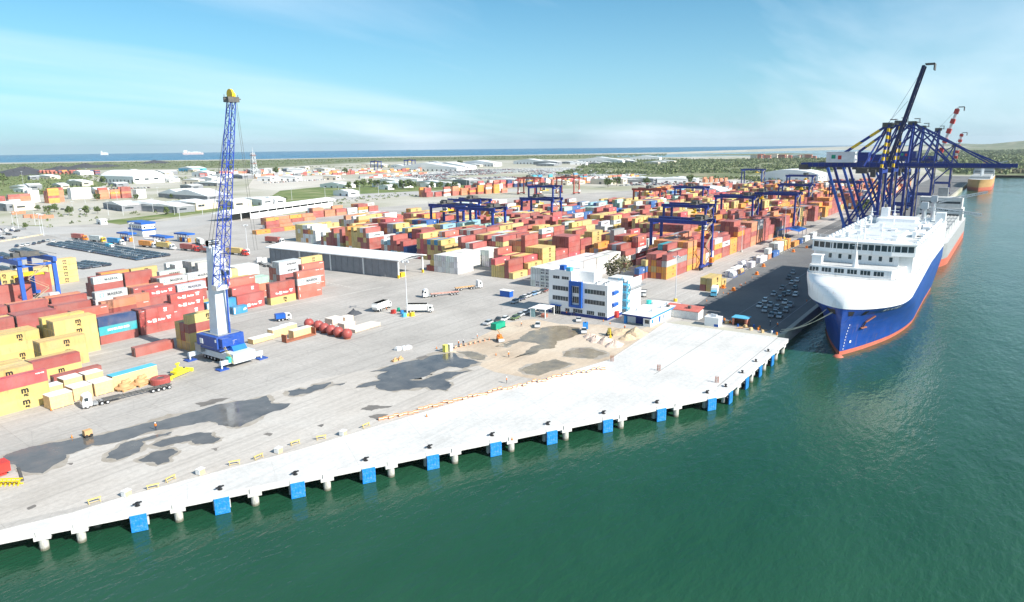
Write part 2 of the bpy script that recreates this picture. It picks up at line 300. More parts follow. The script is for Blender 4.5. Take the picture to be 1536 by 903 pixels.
sheet('road', pix([(-40, 345), (0, 338), (180, 342), (330, 318), (520, 292), (620, 287), (780, 283), (780, 287), (620, 293), (520, 300), (340, 330), (240, 352), (110, 350), (-40, 358)]), lot_m, .013)
for nm, pl, m, z in (('green_field', [(392, 304), (420, 286), (560, 273), (700, 276), (770, 284), (640, 287), (520, 292), (470, 303)], grass_m, .01),
        ('grass_verge', [(-40, 352), (-40, 338), (60, 338), (90, 342), (60, 346)], grass_m, .012), ('grass_verge', [(150, 332), (330, 311), (440, 299), (440, 302), (330, 316), (180, 337)], grass_m, .012),
        ('green_field', [(-60, 300), (-60, 262), (110, 262), (160, 276), (130, 287), (60, 292)], grass_m, .01),
        ('coastal_scrub', [(-100, 260), (-100, 247), (0, 246), (200, 242.5), (400, 239.8), (560, 236.8), (768, 233.2), (1000, 229.6), (1000, 236), (768, 240), (560, 243), (390, 252), (200, 254)], scrub_m, .02),
        ('mangrove_ground', [(830, 263), (870, 250), (910, 243), (1000, 239), (1250, 238), (1250, 258), (1060, 266)], scrub_m, .02),
        ('far_bank', [(1420, 262), (1380, 240), (1300, 232), (1420, 222), (1600, 220), (1600, 264)], scrub_m, .02)):
    sheet(nm, pix(pl), m, z)
sheet('sand_flat', pix([(370, 282), (380, 268), (500, 262), (520, 270), (420, 286)]), ground_mat('pale_sand', (.5, .46, .4), (.56, .52, .46), (.6, .57, .51), .01), .015)
# water ----------------------------------------------------------
def water_mat(name, body, body2, wave, rough, scl):
    m, t, b = new_mat(name); setp(b, rough, 0, .5); b.inputs['IOR'].default_value = 1.333
    g = N(t, 'ShaderNodeNewGeometry').outputs['Position']
    def nz(sc, det, sq=(1, 1, 1), rot=0.0, ro=.55):
        mp = N(t, 'ShaderNodeMapping'); mp.inputs['Scale'].default_value = sq; mp.inputs['Rotation'].default_value = (0, 0, rot); L(t, g, mp.inputs[0])
        n = N(t, 'ShaderNodeTexNoise'); n.inputs['Scale'].default_value = sc; n.inputs['Detail'].default_value = det; n.inputs['Roughness'].default_value = ro; L(t, mp.outputs[0], n.inputs['Vector']); return n.outputs[0]
    c = ramp(t, nz(.012, 5, (1, 2.2, 1), R(20)), [(.3, body), (.7, body2)]); L(t, c, b.inputs['Base Color'])
    L(t, mth(t, 'MULTIPLY', ramp(t, nz(.009, 4, (1, 2.0, 1), R(-25)), [(.35, .45), (.65, 1.5)]), rough), b.inputs['Roughness'])
    h = mth(t, 'ADD', mth(t, 'MULTIPLY', nz(scl, 4, (.55, 1.3, 1), R(28)), 1.0), mth(t, 'MULTIPLY', nz(scl * .22, 3, (.6, 1.3, 1), R(15)), 2.2))
    h = mth(t, 'ADD', h, mth(t, 'MULTIPLY', nz(scl * 3.1, 2, (.7, 1.2, 1), R(40)), .28))
    bp = N(t, 'ShaderNodeBump'); bp.inputs['Strength'].default_value = wave; bp.inputs['Distance'].default_value = .55; L(t, h, bp.inputs['Height']); L(t, bp.outputs[0], b.inputs['Normal'])
    MATS[name] = m; return m
harb_m = water_mat('harbour_water_green', (.010, .058, .030), (.020, .080, .044), .35, .10, .55)
sea_m = water_mat('sea_water_blue', (.002, .11, .22), (.003, .13, .26), .5, .3, .2); sea_m.node_tree.nodes['Principled BSDF'].inputs['Specular IOR Level'].default_value = .2
mb = MB(); mb.quad([(-1500, -6000, -4), (9000, -6000, -4), (9000, 150, -4), (200, 150, -4), (-1500, 1100, -4)]); kind(mb.build('harbour_water', harb_m), 'structure')
mb = MB(); K = 96; RR = 14300
mb.quad([(RR * math.cos(2 * PI * i / K), RR * math.sin(2 * PI * i / K), -4.6) for i in range(K)]); kind(mb.build('sea', sea_m), 'structure')
lag_m = water_mat('lagoon_water_pale', (.16, .24, .27), (.22, .29, .30), .2, .2, .1)
sheet('lagoon', pix([(880, 234.5), (1000, 231.5), (1180, 226.5), (1290, 224.5), (1340, 229), (1240, 236.5), (1100, 234.0), (960, 236.5)]), lag_m, .03)
sheet('lagoon_sandbar', pix([(1000, 232.6), (1180, 229.8), (1240, 231.2), (1120, 233.2)]), scrub_m, .05)
sheet('beach', pix([(540, 236.3), (768, 232.6), (1000, 229.3), (1120, 225.2), (1120, 226.2), (1000, 230.2), (768, 233.6), (540, 237.1)]), MATS['pale_sand'], .06)
# hills on the right horizon
def hill(name, p0, p1, dist_w, hmax, seed):
    mb = MB(); (x0, y0), (x1, y1) = p0, p1; nu, nv = 40, 10; d = Vector((x1 - x0, y1 - y0)); nn = Vector((-d.y, d.x)).normalized()
    for i in range(nu + 1):
        for j in range(nv + 1):
            s, t_ = i / nu, j / nv; e = math.sin(PI * s) ** .6 * math.sin(PI * t_); z = hmax * e * (.55 + .6 * mnoise.noise(Vector((s * 5 + seed, t_ * 2, 0)))) - 2
            q = Vector((x0, y0)) + d * s + nn * dist_w * t_; mb.v.append((q.x, q.y, z))
    for i in range(nu):
        for j in range(nv): a = i * (nv + 1) + j; mb.f.append((a, a + nv + 1, a + nv + 2, a + 1)); mb.m.append(0)
    return kind(mb.build(name, scrub_m, smooth=True), 'structure')
hill('hill', at(1400, 221.0), at(1720, 222.0), 900, 85, 1); hill('hill', at(1330, 219.6), at(1560, 219.2), 900, 45, 5)
# ------------------------------------------------------- the new white deck
mb = MB(); mb.prism(DECK, -1.25, .03, 0); mb.prism([(-120, quay_v(-120) + 3.05)] + [(x, y + .05) for x, y in BACK[1:5]] + [(x, quay_v(x) + 13) for x, y in BACK[4:0:-1]] + [(-120, quay_v(-120) + 14)], -1.2, -.02, 1)
deck = kind(mb.build('quay_deck', [deck_m, concrete]), 'structure')
mb = MB()
for off in (3.2, 21.0):
    mb.quad([(172, 54 + off - .12, .036), (229, 54 + off - .12, .036), (229, 54 + off + .12, .036), (172, 54 + off + .12, .036)])
mj = MB()
for k in range(1, 24):
    u = -20 + 13.6 * k - 1.5
    if u < 166:
        p = Vector((u, quay_v(u) - .02)); e = 0
        while e < 48 and any(False for _ in ()) is False:
            e += 1; q = p - QN * e; bv = None
            for (xa, ya), (xb, yb) in zip(BACK, BACK[1:]):
                if xa <= q.x <= xb: bv = ya + (yb - ya) * (q.x - xa) / (xb - xa)
            if bv is None or q.y > bv - .8: break
        w = QD * .07; a, b = p - QN * .3, p - QN * max(.6, e - 1); mj.quad([(*(a - w), .034), (*(a + w), .034), (*(b + w), .034), (*(b - w), .034)])
    elif u < 228: mj.quad([(u - .07, 54.3, .034), (u + .07, 54.3, .034), (u + .07, 92, .034), (u - .07, 92, .034)])
for off in (9.0, 15.0, 27.0, 33.0): mj.quad([(175, 54 + off - .06, .0352), (229, 54 + off - .06, .0352), (229, 54 + off + .06, .0352), (175, 54 + off + .06, .0352)])
kind(mj.build('deck_pour_joint', mat('pour_joint', (.50, .495, .48), .9)), 'structure')
kind(mb.build('deck_joint', mat('joint_dark', (.30, .30, .29), .9)), 'structure')
mb = MB()
for i in range(len(BACK) - 1):
    a, b = Vector(BACK[i]), Vector(BACK[i + 1]); d = (b - a).normalized(); n_ = Vector((-d.y, d.x)) * .35
    mb.quad([(*a, .0), (*b, .0), (*b, .16), (*a, .16)]); mb.quad([(*a, .16), (*b, .16), (*(b + n_), .16), (*(a + n_), .16)]); mb.quad([(*(a + n_), .16), (*(b + n_), .16), (*(b + n_), 0), (*(a + n_), 0)])
kind(mb.build('deck_kerb', concrete), 'structure')
# ------------------------------------------------------- puddles
def puddle_mat(name, c, rough, spec=.5):
    m, t, b = new_mat(name); setp(b, rough, 0, spec); g = N(t, 'ShaderNodeNewGeometry').outputs['Position']
    n = N(t, 'ShaderNodeTexNoise'); n.inputs['Scale'].default_value = .22; n.inputs['Detail'].default_value = 7; n.inputs['Roughness'].default_value = .65; L(t, g, n.inputs['Vector'])
    L(t, ramp(t, n.outputs[0], [(.32, tuple(x * .75 for x in c)), (.7, tuple(x * 1.4 for x in c))]), b.inputs['Base Color'])
    L(t, ramp(t, n.outputs[0], [(.4, rough), (.7, min(1, rough + .25))]), b.inputs['Roughness']); MATS[name] = m; return m
pw = puddle_mat('puddle_grey', (.115, .108, .10), .06, .5); pb = puddle_mat('puddle_brown', (.24, .195, .13), .10, .5); ps = puddle_mat('wet_stain', (.17, .155, .14), .5, .3)
def jag(pts, amt, seed, it=3):
    rnd = random.Random(seed); pts = [Vector(p) for p in pts]
    for k in range(it):
        out = []
        for i in range(len(pts)):
            a, b = pts[i], pts[(i + 1) % len(pts)]; d = b - a; m_ = (a + b) / 2 + Vector((-d.y, d.x)) * rnd.uniform(-amt, amt); out += [a, m_]
        pts = out
    return [tuple(p) for p in pts]
z3 = lambda x, y: (x / 3.7625, 560 + y / 3.7625)
z6 = lambda x, y: (380 + x / 3.7625, 360 + y / 3.7625)
z8 = lambda x, y: (720 + x / 3.7625, 360 + y / 3.7625)
zq = lambda x, y: (300 + x / 3.7625, 560 + y / 3.7625)
PUD = [(z3, [(15, 470), (60, 450), (230, 405), (420, 370), (640, 330), (830, 280), (1100, 215), (1300, 165), (1505, 125), (1530, 170), (1640, 170), (1480, 240), (1360, 300), (1310, 305), (1180, 270), (1000, 305), (800, 345), (690, 380), (520, 405), (370, 460), (360, 490), (240, 565), (120, 550), (90, 520), (20, 500)], pw),
       (z3, [(610, 450), (680, 400), (800, 370), (900, 345), (970, 330), (950, 350), (800, 385), (790, 440), (660, 490), (595, 480)], pw), (z3, [(855, 405), (1000, 355), (1200, 335), (1195, 355), (1245, 365), (1200, 395), (1100, 400), (1080, 380), (920, 415)], pw),
       (z3, [(775, 490), (850, 450), (970, 425), (1005, 440), (950, 480), (955, 500), (890, 518), (840, 500)], pw), (z3, [(1190, 425), (1240, 415), (1220, 438)], ps), (z3, [(150, 760), (200, 740), (205, 750), (165, 770)], ps), (z3, [(375, 510), (412, 505), (405, 518)], ps),
       (zq, [(495, 100), (560, 85), (600, 90), (640, 65), (740, 50), (700, 85), (600, 115), (530, 128), (495, 125)], pw), (zq, [(735, 68), (830, 48), (790, 68)], pw),
       (zq, [(905, 205), (950, 180), (1000, 180), (1090, 182), (1060, 195), (970, 212)], ps), (zq, [(950, 245), (1000, 230), (1065, 230), (1000, 265)], ps), (zq, [(355, 345), (380, 335), (412, 340), (390, 355)], ps), (zq, [(660, 295), (700, 283), (690, 303)], ps),
       (z6, [(655, 745), (760, 715), (900, 680), (1110, 635), (1140, 640), (1280, 690), (1180, 725), (1100, 715), (1000, 760), (880, 790), (960, 790), (1080, 745), (1240, 735), (1120, 780), (1080, 790), (1120, 820), (1090, 850), (1000, 845), (980, 830), (880, 845), (720, 845), (690, 820), (580, 835), (600, 820), (720, 790), (700, 770), (760, 740)], pw),
       (z6, [(1150, 630), (1230, 630), (1310, 660), (1280, 675), (1200, 655)], pb), (z6, [(920, 670), (970, 650), (990, 655), (940, 680)], ps), (z6, [(1360, 600), (1505, 560), (1560, 555), (1430, 605)], pb),
       (z8, [(240, 540), (300, 510), (420, 485), (560, 495), (570, 520), (520, 550), (430, 570), (420, 610), (280, 650), (165, 672), (250, 640), (340, 590), (200, 570), (80, 605), (110, 590), (230, 560)], pb),
       (z8, [(480, 630), (560, 610), (640, 615), (720, 640), (640, 670), (560, 665), (470, 655)], pb), (z8, [(225, 735), (300, 700), (430, 675), (525, 700), (440, 730), (330, 765)], pb), (z8, [(0, 655), (25, 650), (20, 675), (-20, 678)], pb),
       (z3, [(1100, 170), (1210, 145), (1300, 140), (1200, 175), (1130, 190)], ps)]
damp = ground_mat('damp_margin', (.30, .265, .22), (.36, .325, .28), (.42, .39, .35), .3)
def grow(pts, d):
    out = []; n = len(pts); a_ = sum(pts[i][0] * pts[(i + 1) % n][1] - pts[(i + 1) % n][0] * pts[i][1] for i in range(n)); sg = 1 if a_ > 0 else -1
    for i in range(n):
        p, q, r_ = Vector(pts[i - 1]), Vector(pts[i]), Vector(pts[(i + 1) % n]); t1, t2 = (q - p).normalized(), (r_ - q).normalized(); nn = Vector((t1.y + t2.y, -t1.x - t2.x)) * sg
        out.append(tuple(q + (nn.normalized() * d if nn.length > .05 else nn)))
    return out
for k, (zf, pts, m) in enumerate(PUD):
    if m is not ps and not (zf is z8 and pts[0] == (240, 540)): sheet('damp_margin', jag(grow([at(*zf(x, y)) for x, y in pts], .75), .22, k + 50), damp, .0142 + .00008 * k)
    sheet('puddle', jag([at(*zf(x, y)) for x, y in pts], .16, k), m, .018 + .0008 * k)
# worn paint lines on the yard
mb = MB()
def line(a, b, w=.25, dash=None):
    a, b = Vector(a), Vector(b); d = (b - a); n = Vector((-d.y, d.x)).normalized() * w / 2; ln = d.length; d.normalize(); s = 0
    while s < ln:
        e = min(ln, s + (dash or ln)); p, q = a + d * s, a + d * e; mb.quad([(*(p - n), .013), (*(q - n), .013), (*(q + n), .013), (*(p + n), .013)]); s = e + (dash * .8 if dash else 1)
line(at(330, 480), at(575, 430), .5); line(at(490, 424), at(527, 431), .5, 1.5); line(at(0, 560), at(280, 505), .4)
line((240, 104), (700, 106), .3, 3); line((240, 118), (700, 121), .25)
kind(mb.build('worn_yard_line', mat('worn_line', (.55, .54, .5), .8)), 'structure')
# rails and slab joints of the quay road
mb = MB()
for v in (62.0, 78.0): mb.box(236, v - .08, .009, 1400, v + .08, .03)
kind(mb.build('crane_rail', grey), 'structure')
# ================================================================ CONTAINERS
# code: colour, words, lettering
CODE = {'R': ((.365, .098, .085), 'red-brown', None), 'P': ((.41, .085, .078), 'dark red', 'parker'), 'q': ((.44, .105, .095), 'red', 'block'), 'r': ((.50, .155, .11), 'brick-red', 'strip'), 'K': ((.58, .10, .11), 'bright red', 'strip'),
        'Y': ((.62, .455, .165), 'yellow', 'msc'), 'y': ((.62, .48, .21), 'plain yellow', None), 'W': ((.55, .58, .58), 'pale grey', 'maersk'), 'w': ((.76, .76, .74), 'white', None), 'x': ((.50, .49, .46), 'dirty white', None), 'O': ((.74, .30, .06), 'orange', 'lloyd'),
        'o': ((.55, .22, .12), 'pale orange', None), 'B': ((.02, .055, .16), 'navy blue', None), 'T': ((.04, .34, .40), 'teal', 'tealtext'), 'b': ((.04, .28, .52), 'bright blue', 'mark'), 'L': ((.25, .48, .58), 'light blue', 'maersk'), 'G': ((.40, .58, .48), 'pale green', None),
        'g': ((.30, .32, .34), 'grey', None), 'N': ((.03, .12, .34), 'mid blue', 'strip'), 'e': ((.03, .22, .13), 'dark green', 'tealtext')}
LW = {'parker': 'with white lettering and logo square', 'block': 'with a white block of text', 'strip': 'with small white end marks', 'msc': 'with black letters', 'maersk': 'with long dark name and star', 'lloyd': 'with dark name on its side', 'tealtext': 'with white name', 'mark': 'with white mark', None: 'with plain sides'}
CL, CW, CH = 12.19, 2.44, 2.9
def cont_body(Ln):
    mb = MB(); x0, x1 = .18, Ln - .10; n = int((x1 - x0) / .28)
    for y, sgn in ((.03, 1), (CW - .03, -1)):
        xs = []
        for k in range(n):
            a = x0 + (x1 - x0) * k / n; w = (x1 - x0) / n
            xs += [(a, 0), (a + w * .28, 0), (a + w * .5, .045 * sgn), (a + w * .78, .045 * sgn)]
        xs.append((x1, 0))
        b = len(mb.v)
        for x, o in xs: mb.v += [(x, y + o, .16), (x, y + o, CH - .10)]
        for k in range(len(xs) - 1):
            q = (b + 2 * k, b + 2 * k + 2, b + 2 * k + 3, b + 2 * k + 1); mb.f.append(q if sgn > 0 else q[::-1]); mb.m.append(0)
    for y in (0, CW - .12):
        mb.box(.0, y, .0, Ln, y + .12, .16); mb.box(0, y, CH - .11, Ln, y + .12, CH - .01)
    for x in (0, Ln - .16):
        for y in (0, CW - .16): mb.box(x, y, .16, x + .16, y + .16, CH - .11)
    mb.box(0, .12, CH - .16, .1, CW - .12, CH - .01); mb.box(0, .12, 0, .1, CW - .12, .16); mb.box(Ln - .1, .12, CH - .16, Ln, CW - .12, CH - .01); mb.quad([(Ln - .06, .1, .1), (Ln - .06, CW - .1, .1), (Ln - .06, CW - .1, CH - .1), (Ln - .06, .1, CH - .1)])
    m2 = int(Ln / .9)
    for k in range(m2):
        a, b_ = .1 + (Ln - .2) * k / m2, .1 + (Ln - .2) * (k + 1) / m2; c = (a + b_) / 2
        mb.quad([(a, .1, CH - .05), (c, .1, CH - .05), (c, CW - .1, CH - .05), (a, CW - .1, CH - .05)]); mb.quad([(c, .1, CH - .05), (c + .04, .1, CH - .02), (c + .04, CW - .1, CH - .02), (c, CW - .1, CH - .05)])
        mb.quad([(c + .04, .1, CH - .02), (b_ - .04, .1, CH - .02), (b_ - .04, CW - .1, CH - .02), (c + .04, CW - .1, CH - .02)]); mb.quad([(b_ - .04, .1, CH - .02), (b_, .1, CH - .05), (b_, CW - .1, CH - .05), (b_ - .04, CW - .1, CH - .02)])
    mb.quad([(0, .1, .08), (0, CW - .1, .08), (Ln, CW - .1, .08), (Ln, .1, .08)])
    return mb.mesh('container_body', PAINT)
def cont_door():
    mb = MB(); w = CW / 2 - .17
    mb.box(.05, 0, .17, .10, w, CH - .17)
    for k in range(5): z = .3 + k * .48; mb.box(.015, .08, z, .05, w - .06, z + .25)
    for y in (.3, .72): mb.cyl((-.02, y, .2), (-.02, y, CH - .2), .03, n=5, mi=1, caps=False)
    return mb.mesh('container_door', [PAINT, grey])
def reefer_unit():
    mb = MB(); mb.box(-.02, .16, .17, .06, CW - .16, CH - .17); mb.box(-.07, .3, 1.6, -.02, CW - .3, 2.55, 1); mb.box(-.06, .35, .4, -.02, 1.2, 1.35, 1); mb.box(-.06, 1.35, .5, -.02, CW - .35, 1.2, 2)
    return mb.mesh('reefer_unit', [PAINT, grey, dark])
BODY = {CL: cont_body(CL), 6.06: cont_body(6.06)}; DOOR = cont_door(); REEF = reefer_unit()
T_MAERSK = text_mesh('MAERSK', 1.45, 't', black, .035, 0, 1.12); T_THE = text_mesh('The', .95, 't', black, .05, .1); T_PARK = text_mesh('Parker', .95, 't', black, .05, .15); T_NUM = text_mesh('056', .75, 't', black, .05)
T_M = text_mesh('m', 2.15, 't', black, .085); T_SC = text_mesh('sc', 1.15, 't', black, .07); T_SUD = text_mesh('HAPAG', .85, 't', black, .03, .15); T_ID = text_mesh('TCNU 4718', .38, 't', black, .02); T_HS = text_mesh('HAMBURG SUD', 1.0, 't', black, .05, .1)
def lettering(k, Ln):
    mb = MB(); y = -.025; mx = Ln / 2
    if k == 'maersk':
        add_text(mb, T_MAERSK, mx + 1.3, 1.45, y, 0); st = []
        for i in range(14): a = PI / 2 + 2 * PI * i / 14; r_ = .62 if i % 2 == 0 else .30; st.append((mx - 3.65 + r_ * math.cos(a), y - .012, 1.47 + r_ * math.sin(a)))
        return mb, [grey_letter]
    if k == 'msc': add_text(mb, T_M, mx + .8, 1.90, y, 0); add_text(mb, T_SC, mx + .9, .70, y, 0); return mb, [black]
    if k == 'parker':
        add_text(mb, T_THE, mx - 2.9, 1.35, y)
        add_text(mb, T_PARK, mx + 1.3, 1.4, y); return mb, [white_letter]
    if k == 'block': mb.box(mx + 2.4, y, 1.85, mx + 3.6, y + .02, 2.35, 0); add_text(mb, T_NUM, mx + 3, 1.3, y); mb.box(.6, y, 2.3, 1.8, y + .02, 2.45, 0); return mb, [white_letter]
    if k == 'strip': add_text(mb, T_ID, Ln - 1.6, 2.4, y); return mb, [white_letter]
    if k == 'tealtext': add_text(mb, T_HS, mx, 1.5, y); return mb, [white_letter]
    if k == 'lloyd': add_text(mb, T_SUD, mx + .6, 1.5, y); return mb, [grey_letter]
    if k == 'mark': mb.quad([(mx + 1.2, y, 1.0), (mx + 2.6, y, 1.3), (mx + 2.3, y, 2.1), (mx + 1.4, y, 1.7)]); mb.box(.3, y, .3, .8, y + .02, 2.6, 0); return mb, [white_letter]
    return None
def emblem(k):
    mb = MB(); y = -.025; mx = CL / 2
    if k == 'maersk':
        mb.box(mx - 4.4, y, .8, mx - 2.9, y + .02, 2.15, 0); st = []
        for i in range(14): a = PI / 2 + 2 * PI * i / 14; r_ = .62 if i % 2 == 0 else .30; st.append((mx - 3.65 + r_ * math.cos(a), y - .012, 1.47 + r_ * math.sin(a)))
        mb.quad(st, 1); return mb.mesh('star_emblem', [star_blue, white_letter])
    mb.box(mx - 1.75, y, .8, mx - .45, y + .02, 2.0, 0); mb.beam((mx - 1.5, y - .012, 1.0), (mx - .7, y - .012, 1.8), .02, .3, 1); return mb.mesh('logo_square', [white_letter, dome_red])
def mark_mesh(nm, *bx, txt=None):
    mb = MB()
    for a in bx: mb.box(a[0], -.025, a[1], a[2], -.005, a[3])
    if txt: add_text(mb, txt[0], txt[1], txt[2], -.025)
    return mb.mesh(nm, white_letter if nm != 'dark_square' else grey_letter)
NUMB = mark_mesh('number_block', (CL / 2 + 3.2, 1.9, CL / 2 + 4.8, 2.3), txt=(T_NUM, CL / 2 + 4, 1.4)); ENDM = mark_mesh('end_mark', (.7, 1.0, .9, 2.2)); DSQ = mark_mesh('dark_square', (CL / 2 - 3.3, 1.0, CL / 2 - 2.1, 2.0))
EXTRA = {'parker': NUMB, 'strip': ENDM, 'lloyd': DSQ}
EMB = {'maersk': emblem('maersk'), 'parker': emblem('parker')}
LET = {}
for k in ('maersk', 'msc', 'parker', 'block', 'strip', 'tealtext', 'lloyd', 'mark'):
    for Ln in (CL, 6.06):
        if Ln < 7 and k not in ('strip', 'mark', 'msc'): continue
        a, b = lettering(k, Ln); LET[k, Ln] = a.mesh('lettering_' + k, b)
def jitter(c, rnd, a=.10):
    f = 1 + rnd.uniform(-a, a); return tuple(min(.9, max(.005, x * f * (1 + rnd.uniform(-.05, .05)))) for x in c)
crnd = random.Random(11)
def container(u, v, z, code, label, group=None, Ln=CL, rotz=0.0):
    col = jitter(CODE[code][0], crnd); t = thing('shipping_container', label, 'container', (u, v, z), rotz, group)
    link('body', BODY[Ln], t, color=col)
    if code in 'wx': link('reefer_unit', REEF, t, color=col)
    else:
        link('door', DOOR, t, (0, .17, 0), color=col); link('door', DOOR, t, (0, CW / 2 + .005, 0), color=col)
    k = (CODE[code][2], Ln)
    if k in LET: link('lettering', LET[k], t)
    if k[0] in EMB and k in LET: link('emblem', EMB[k[0]], t)
    if k[0] in EXTRA and k in LET: link('side_mark', EXTRA[k[0]], t)
    return t
# ---- every stack: (u, v, colours bottom to top, length)
STK = []
def occupied(u, v, Ln): return any(u < s[0] + s[3] + .15 and s[0] < u + Ln + .15 and v < s[1] + CW + .12 and s[1] < v + CW + .12 for s in STK)
def stack(u, v, cols, yard, Ln=CL): STK.append((u, v, cols, Ln, yard))
frnd = random.Random(5)
def fill(u, v, n, depth, pool, yard, Ln=CL, pitch=2.62, front=None):
    "rows behind a stack that the photograph shows, same height or lower"
    for k in range(1, depth + 1):
        vv = v + pitch * k
        if occupied(u, vv, Ln): continue
        h = n if frnd.random() < .62 else max(1, n - 1); stack(u, vv, ''.join(frnd.choice(pool) for _ in range(h)), yard, Ln)
NL = 'near left yard'
near = [ # u, v, colours, rows behind, pool
 (43.6, 191.6, 'YYK', 2, 'YYR'), (56.2, 191.7, 'YYK', 0, ''), (43.6, 204.5, 'YYY', 2, 'YyR'), (56.2, 199.6, 'YyY', 3, 'YyY'), (78.0, 220.2, 'YYY', 1, 'YYR'), (74.0, 203.5, 'R', 0, ''), (72.6, 212.2, 'YR', 1, 'YR'), (72.8, 239.0, 'YyY', 2, 'YRR'), (60.0, 232, 'YYY', 3, 'YyR'), (47.0, 236, 'KRY', 3, 'RYr'),
 (86.2, 231.0, 'YYYY', 4, 'YYYy'), (101.1, 236.5, 'RTB', 1, 'RRr'), (114.4, 236.8, 'RPq', 1, 'RPq'), (127.2, 239.2, 'RqPP', 1, 'RRP'), (100.3, 212.8, 'R', 0, ''), (113.2, 204.4, 'YYRY', 0, ''), (113.2, 207.1, 'YRR', 0, ''), (113.2, 209.8, 'YYY', 0, ''),
 (141.2, 240.4, 'bb', 2, 'bRY'), (154.5, 241.6, 'PR', 0, ''), (154.5, 244.3, 'RRq', 0, ''), (154.8, 247.0, 'RRRr', 2, 'rRY'), (168.0, 239.2, 'YPR', 0, ''), (181.0, 238.4, 'rrWr', 0, ''), (181.0, 241.2, 'rRr', 1, 'Rr'), (168.0, 256.5, 'roG', 1, 'Gor'), (168.0, 259.8, 'RoG', 1, 'Ro'),
 (194.2, 252.0, 'rrrr', 0, ''), (193.0, 266.6, 'RRWW', 2, 'RWg'), (206.6, 268.0, 'rrrY', 2, 'RYr'), (88.0, 263.9, 'RRR', 2, 'RRr'), (101.3, 256, 'RRr', 1, 'RRr'), (101.6, 269.5, 'RrR', 1, 'Rr'), (75.0, 263.9, 'RRR', 2, 'RRY'), (62.0, 262, 'YRY', 3, 'YRr'), (49.0, 262, 'RYR', 3, 'YRr'), (114.0, 262, 'RRo', 0, ''), (120.6, 264.9, 'Rro', 1, 'oRr'), (133.4, 269.2, 'RRP', 1, 'Rr'), (146.0, 268.5, 'PRW', 0, ''), (133.4, 278, 'RRq', 2, 'Rro'),
 (93.6, 285.0, 'RRR', 2, 'RRo'), (80.6, 285.0, 'RrR', 2, 'RRo'), (67.6, 285.0, 'RRR', 2, 'RRo'), (106.6, 284.0, 'RRR', 2, 'oro'), (120.8, 282.0, 'RwW', 1, 'oro'), (150.0, 289.0, 'RRW', 2, 'RrR'), (163.0, 290.0, 'PRW', 2, 'Rrr'), (135.5, 316.0, 'RRW', 2, 'RRr'), (148.6, 316.0, 'oRR', 2, 'RrR'), (159.0, 306.0, 'RRW', 2, 'gRR'), (155.8, 324.6, 'YYY', 2, 'YYO'), (142.8, 324.6, 'oOO', 1, 'OoR'),
 (173.4, 318.5, 'www', 3, 'www'), (186.0, 316.5, 'www', 3, 'www'), (184.4, 287.0, 'www', 3, 'www'), (171.4, 284, 'yYy', 1, 'YyY'), (172.2, 297, 'xxxx', 4, 'xxxx'), (119.5, 348, 'RRR', 1, 'RR'), (125.4, 364.5, 'LTY', 2, 'YYy'), (137.8, 364.5, 'YYYY', 2, 'YYy'), (112.6, 364.5, 'LYY', 2, 'YYR'), (105.0, 330.0, 'RRR', 1, 'RrR'), (92.0, 330.0, 'YRY', 1, 'RYR'), (79.0, 345, 'rRR', 2, 'RYR'), (64.0, 345, 'YRR', 2, 'RYR')]
for u, v, cols, depth, pool in near: stack(u, v, cols, NL)
for u, v, cols, depth, pool in near:
    if depth: fill(u, v, len(cols), depth, pool, NL)
stack(149.8, 237.2, 'b', NL, 6.06)
# ---- main yard: gantry lanes along the quay, eight rows wide
LANES = []
mrnd = random.Random(21)
pools = {1: 'RRRRROOoogRYxR', 2: 'RRRROOoYYgrwPR', 3: 'YYYYRRRRrKoYyRW', 4: 'YYYYRRRRrKWyPYR', 5: 'YRRRYrWWNRyRKG', 6: 'YYRRRrWWLRNyG', 7: 'YYYORRRoKNWw', 8: 'YYORRowwyYRK', 9: 'OOYoRwyRrwG'}
front_u = {1: 303, 2: 322, 3: 266, 4: 262, 5: 288, 6: 290, 7: 290, 8: 296, 9: 300}
names = {1: 'quayside lane', 2: 'second lane', 3: 'third lane', 4: 'fourth lane', 5: 'fifth lane', 6: 'sixth lane', 7: 'lane behind the shed', 8: 'lane behind the shed', 9: 'lane behind the shed'}
def lane_v(i): return 125.5 + (i - 1) * 30.6
special = {}
def sp(i, bay, cols_by_row):
    for r_, c in cols_by_row.items(): special[i, bay, r_] = c
sp(4, 0, {r_: 'www' for r_ in range(6)}); sp(4, 1, {0: '', 1: '', 2: 'www', 3: 'www', 4: 'www', 5: 'www'}); sp(4, 2, {0: 'www', 1: 'www', 2: 'www', 3: 'www'}); sp(3, 0, {0: 'Y', 1: 'RRR', 2: 'YY', 3: 'YY', 4: 'YYK', 5: '', 6: '', 7: ''}); sp(3, 1, {0: 'RY', 1: 'RYK', 2: 'YYY'}); sp(3, 2, {0: 'YYYY', 1: 'YYYY', 2: 'YYYY', 3: 'YYYY'})
sp(3, 3, {0: 'RRq', 1: 'YRR'}); sp(1, 1, {0: 'RRgR', 1: 'RRgG', 2: 'ogoRR', 3: 'ROoRT', 4: 'OOR'}); sp(1, 2, {r_: 'ROOOo'[:5] for r_ in range(2, 6)}); sp(1, 3, {0: 'OOo', 1: 'OOo'}); sp(1, 4, {0: 'WWRR', 1: 'RRRR', 2: 'RRRR'}); sp(1, 6, {0: 'RRWR', 1: 'RRRR', 2: 'RRRR', 3: 'RRRR'}); sp(1, 7, {0: 'OOO'}); sp(1, 10, {r_: 'ooRoo' for r_ in range(5)}); sp(5, 0, {0: 'RRY', 1: 'YYRY', 2: 'YYYb', 3: 'YYRY', 4: 'RYYb', 5: 'YRRo'}); sp(5, 1, {0: 'NKW', 1: 'YYG'})
_ = {} # (lane, bay, row) -> colours
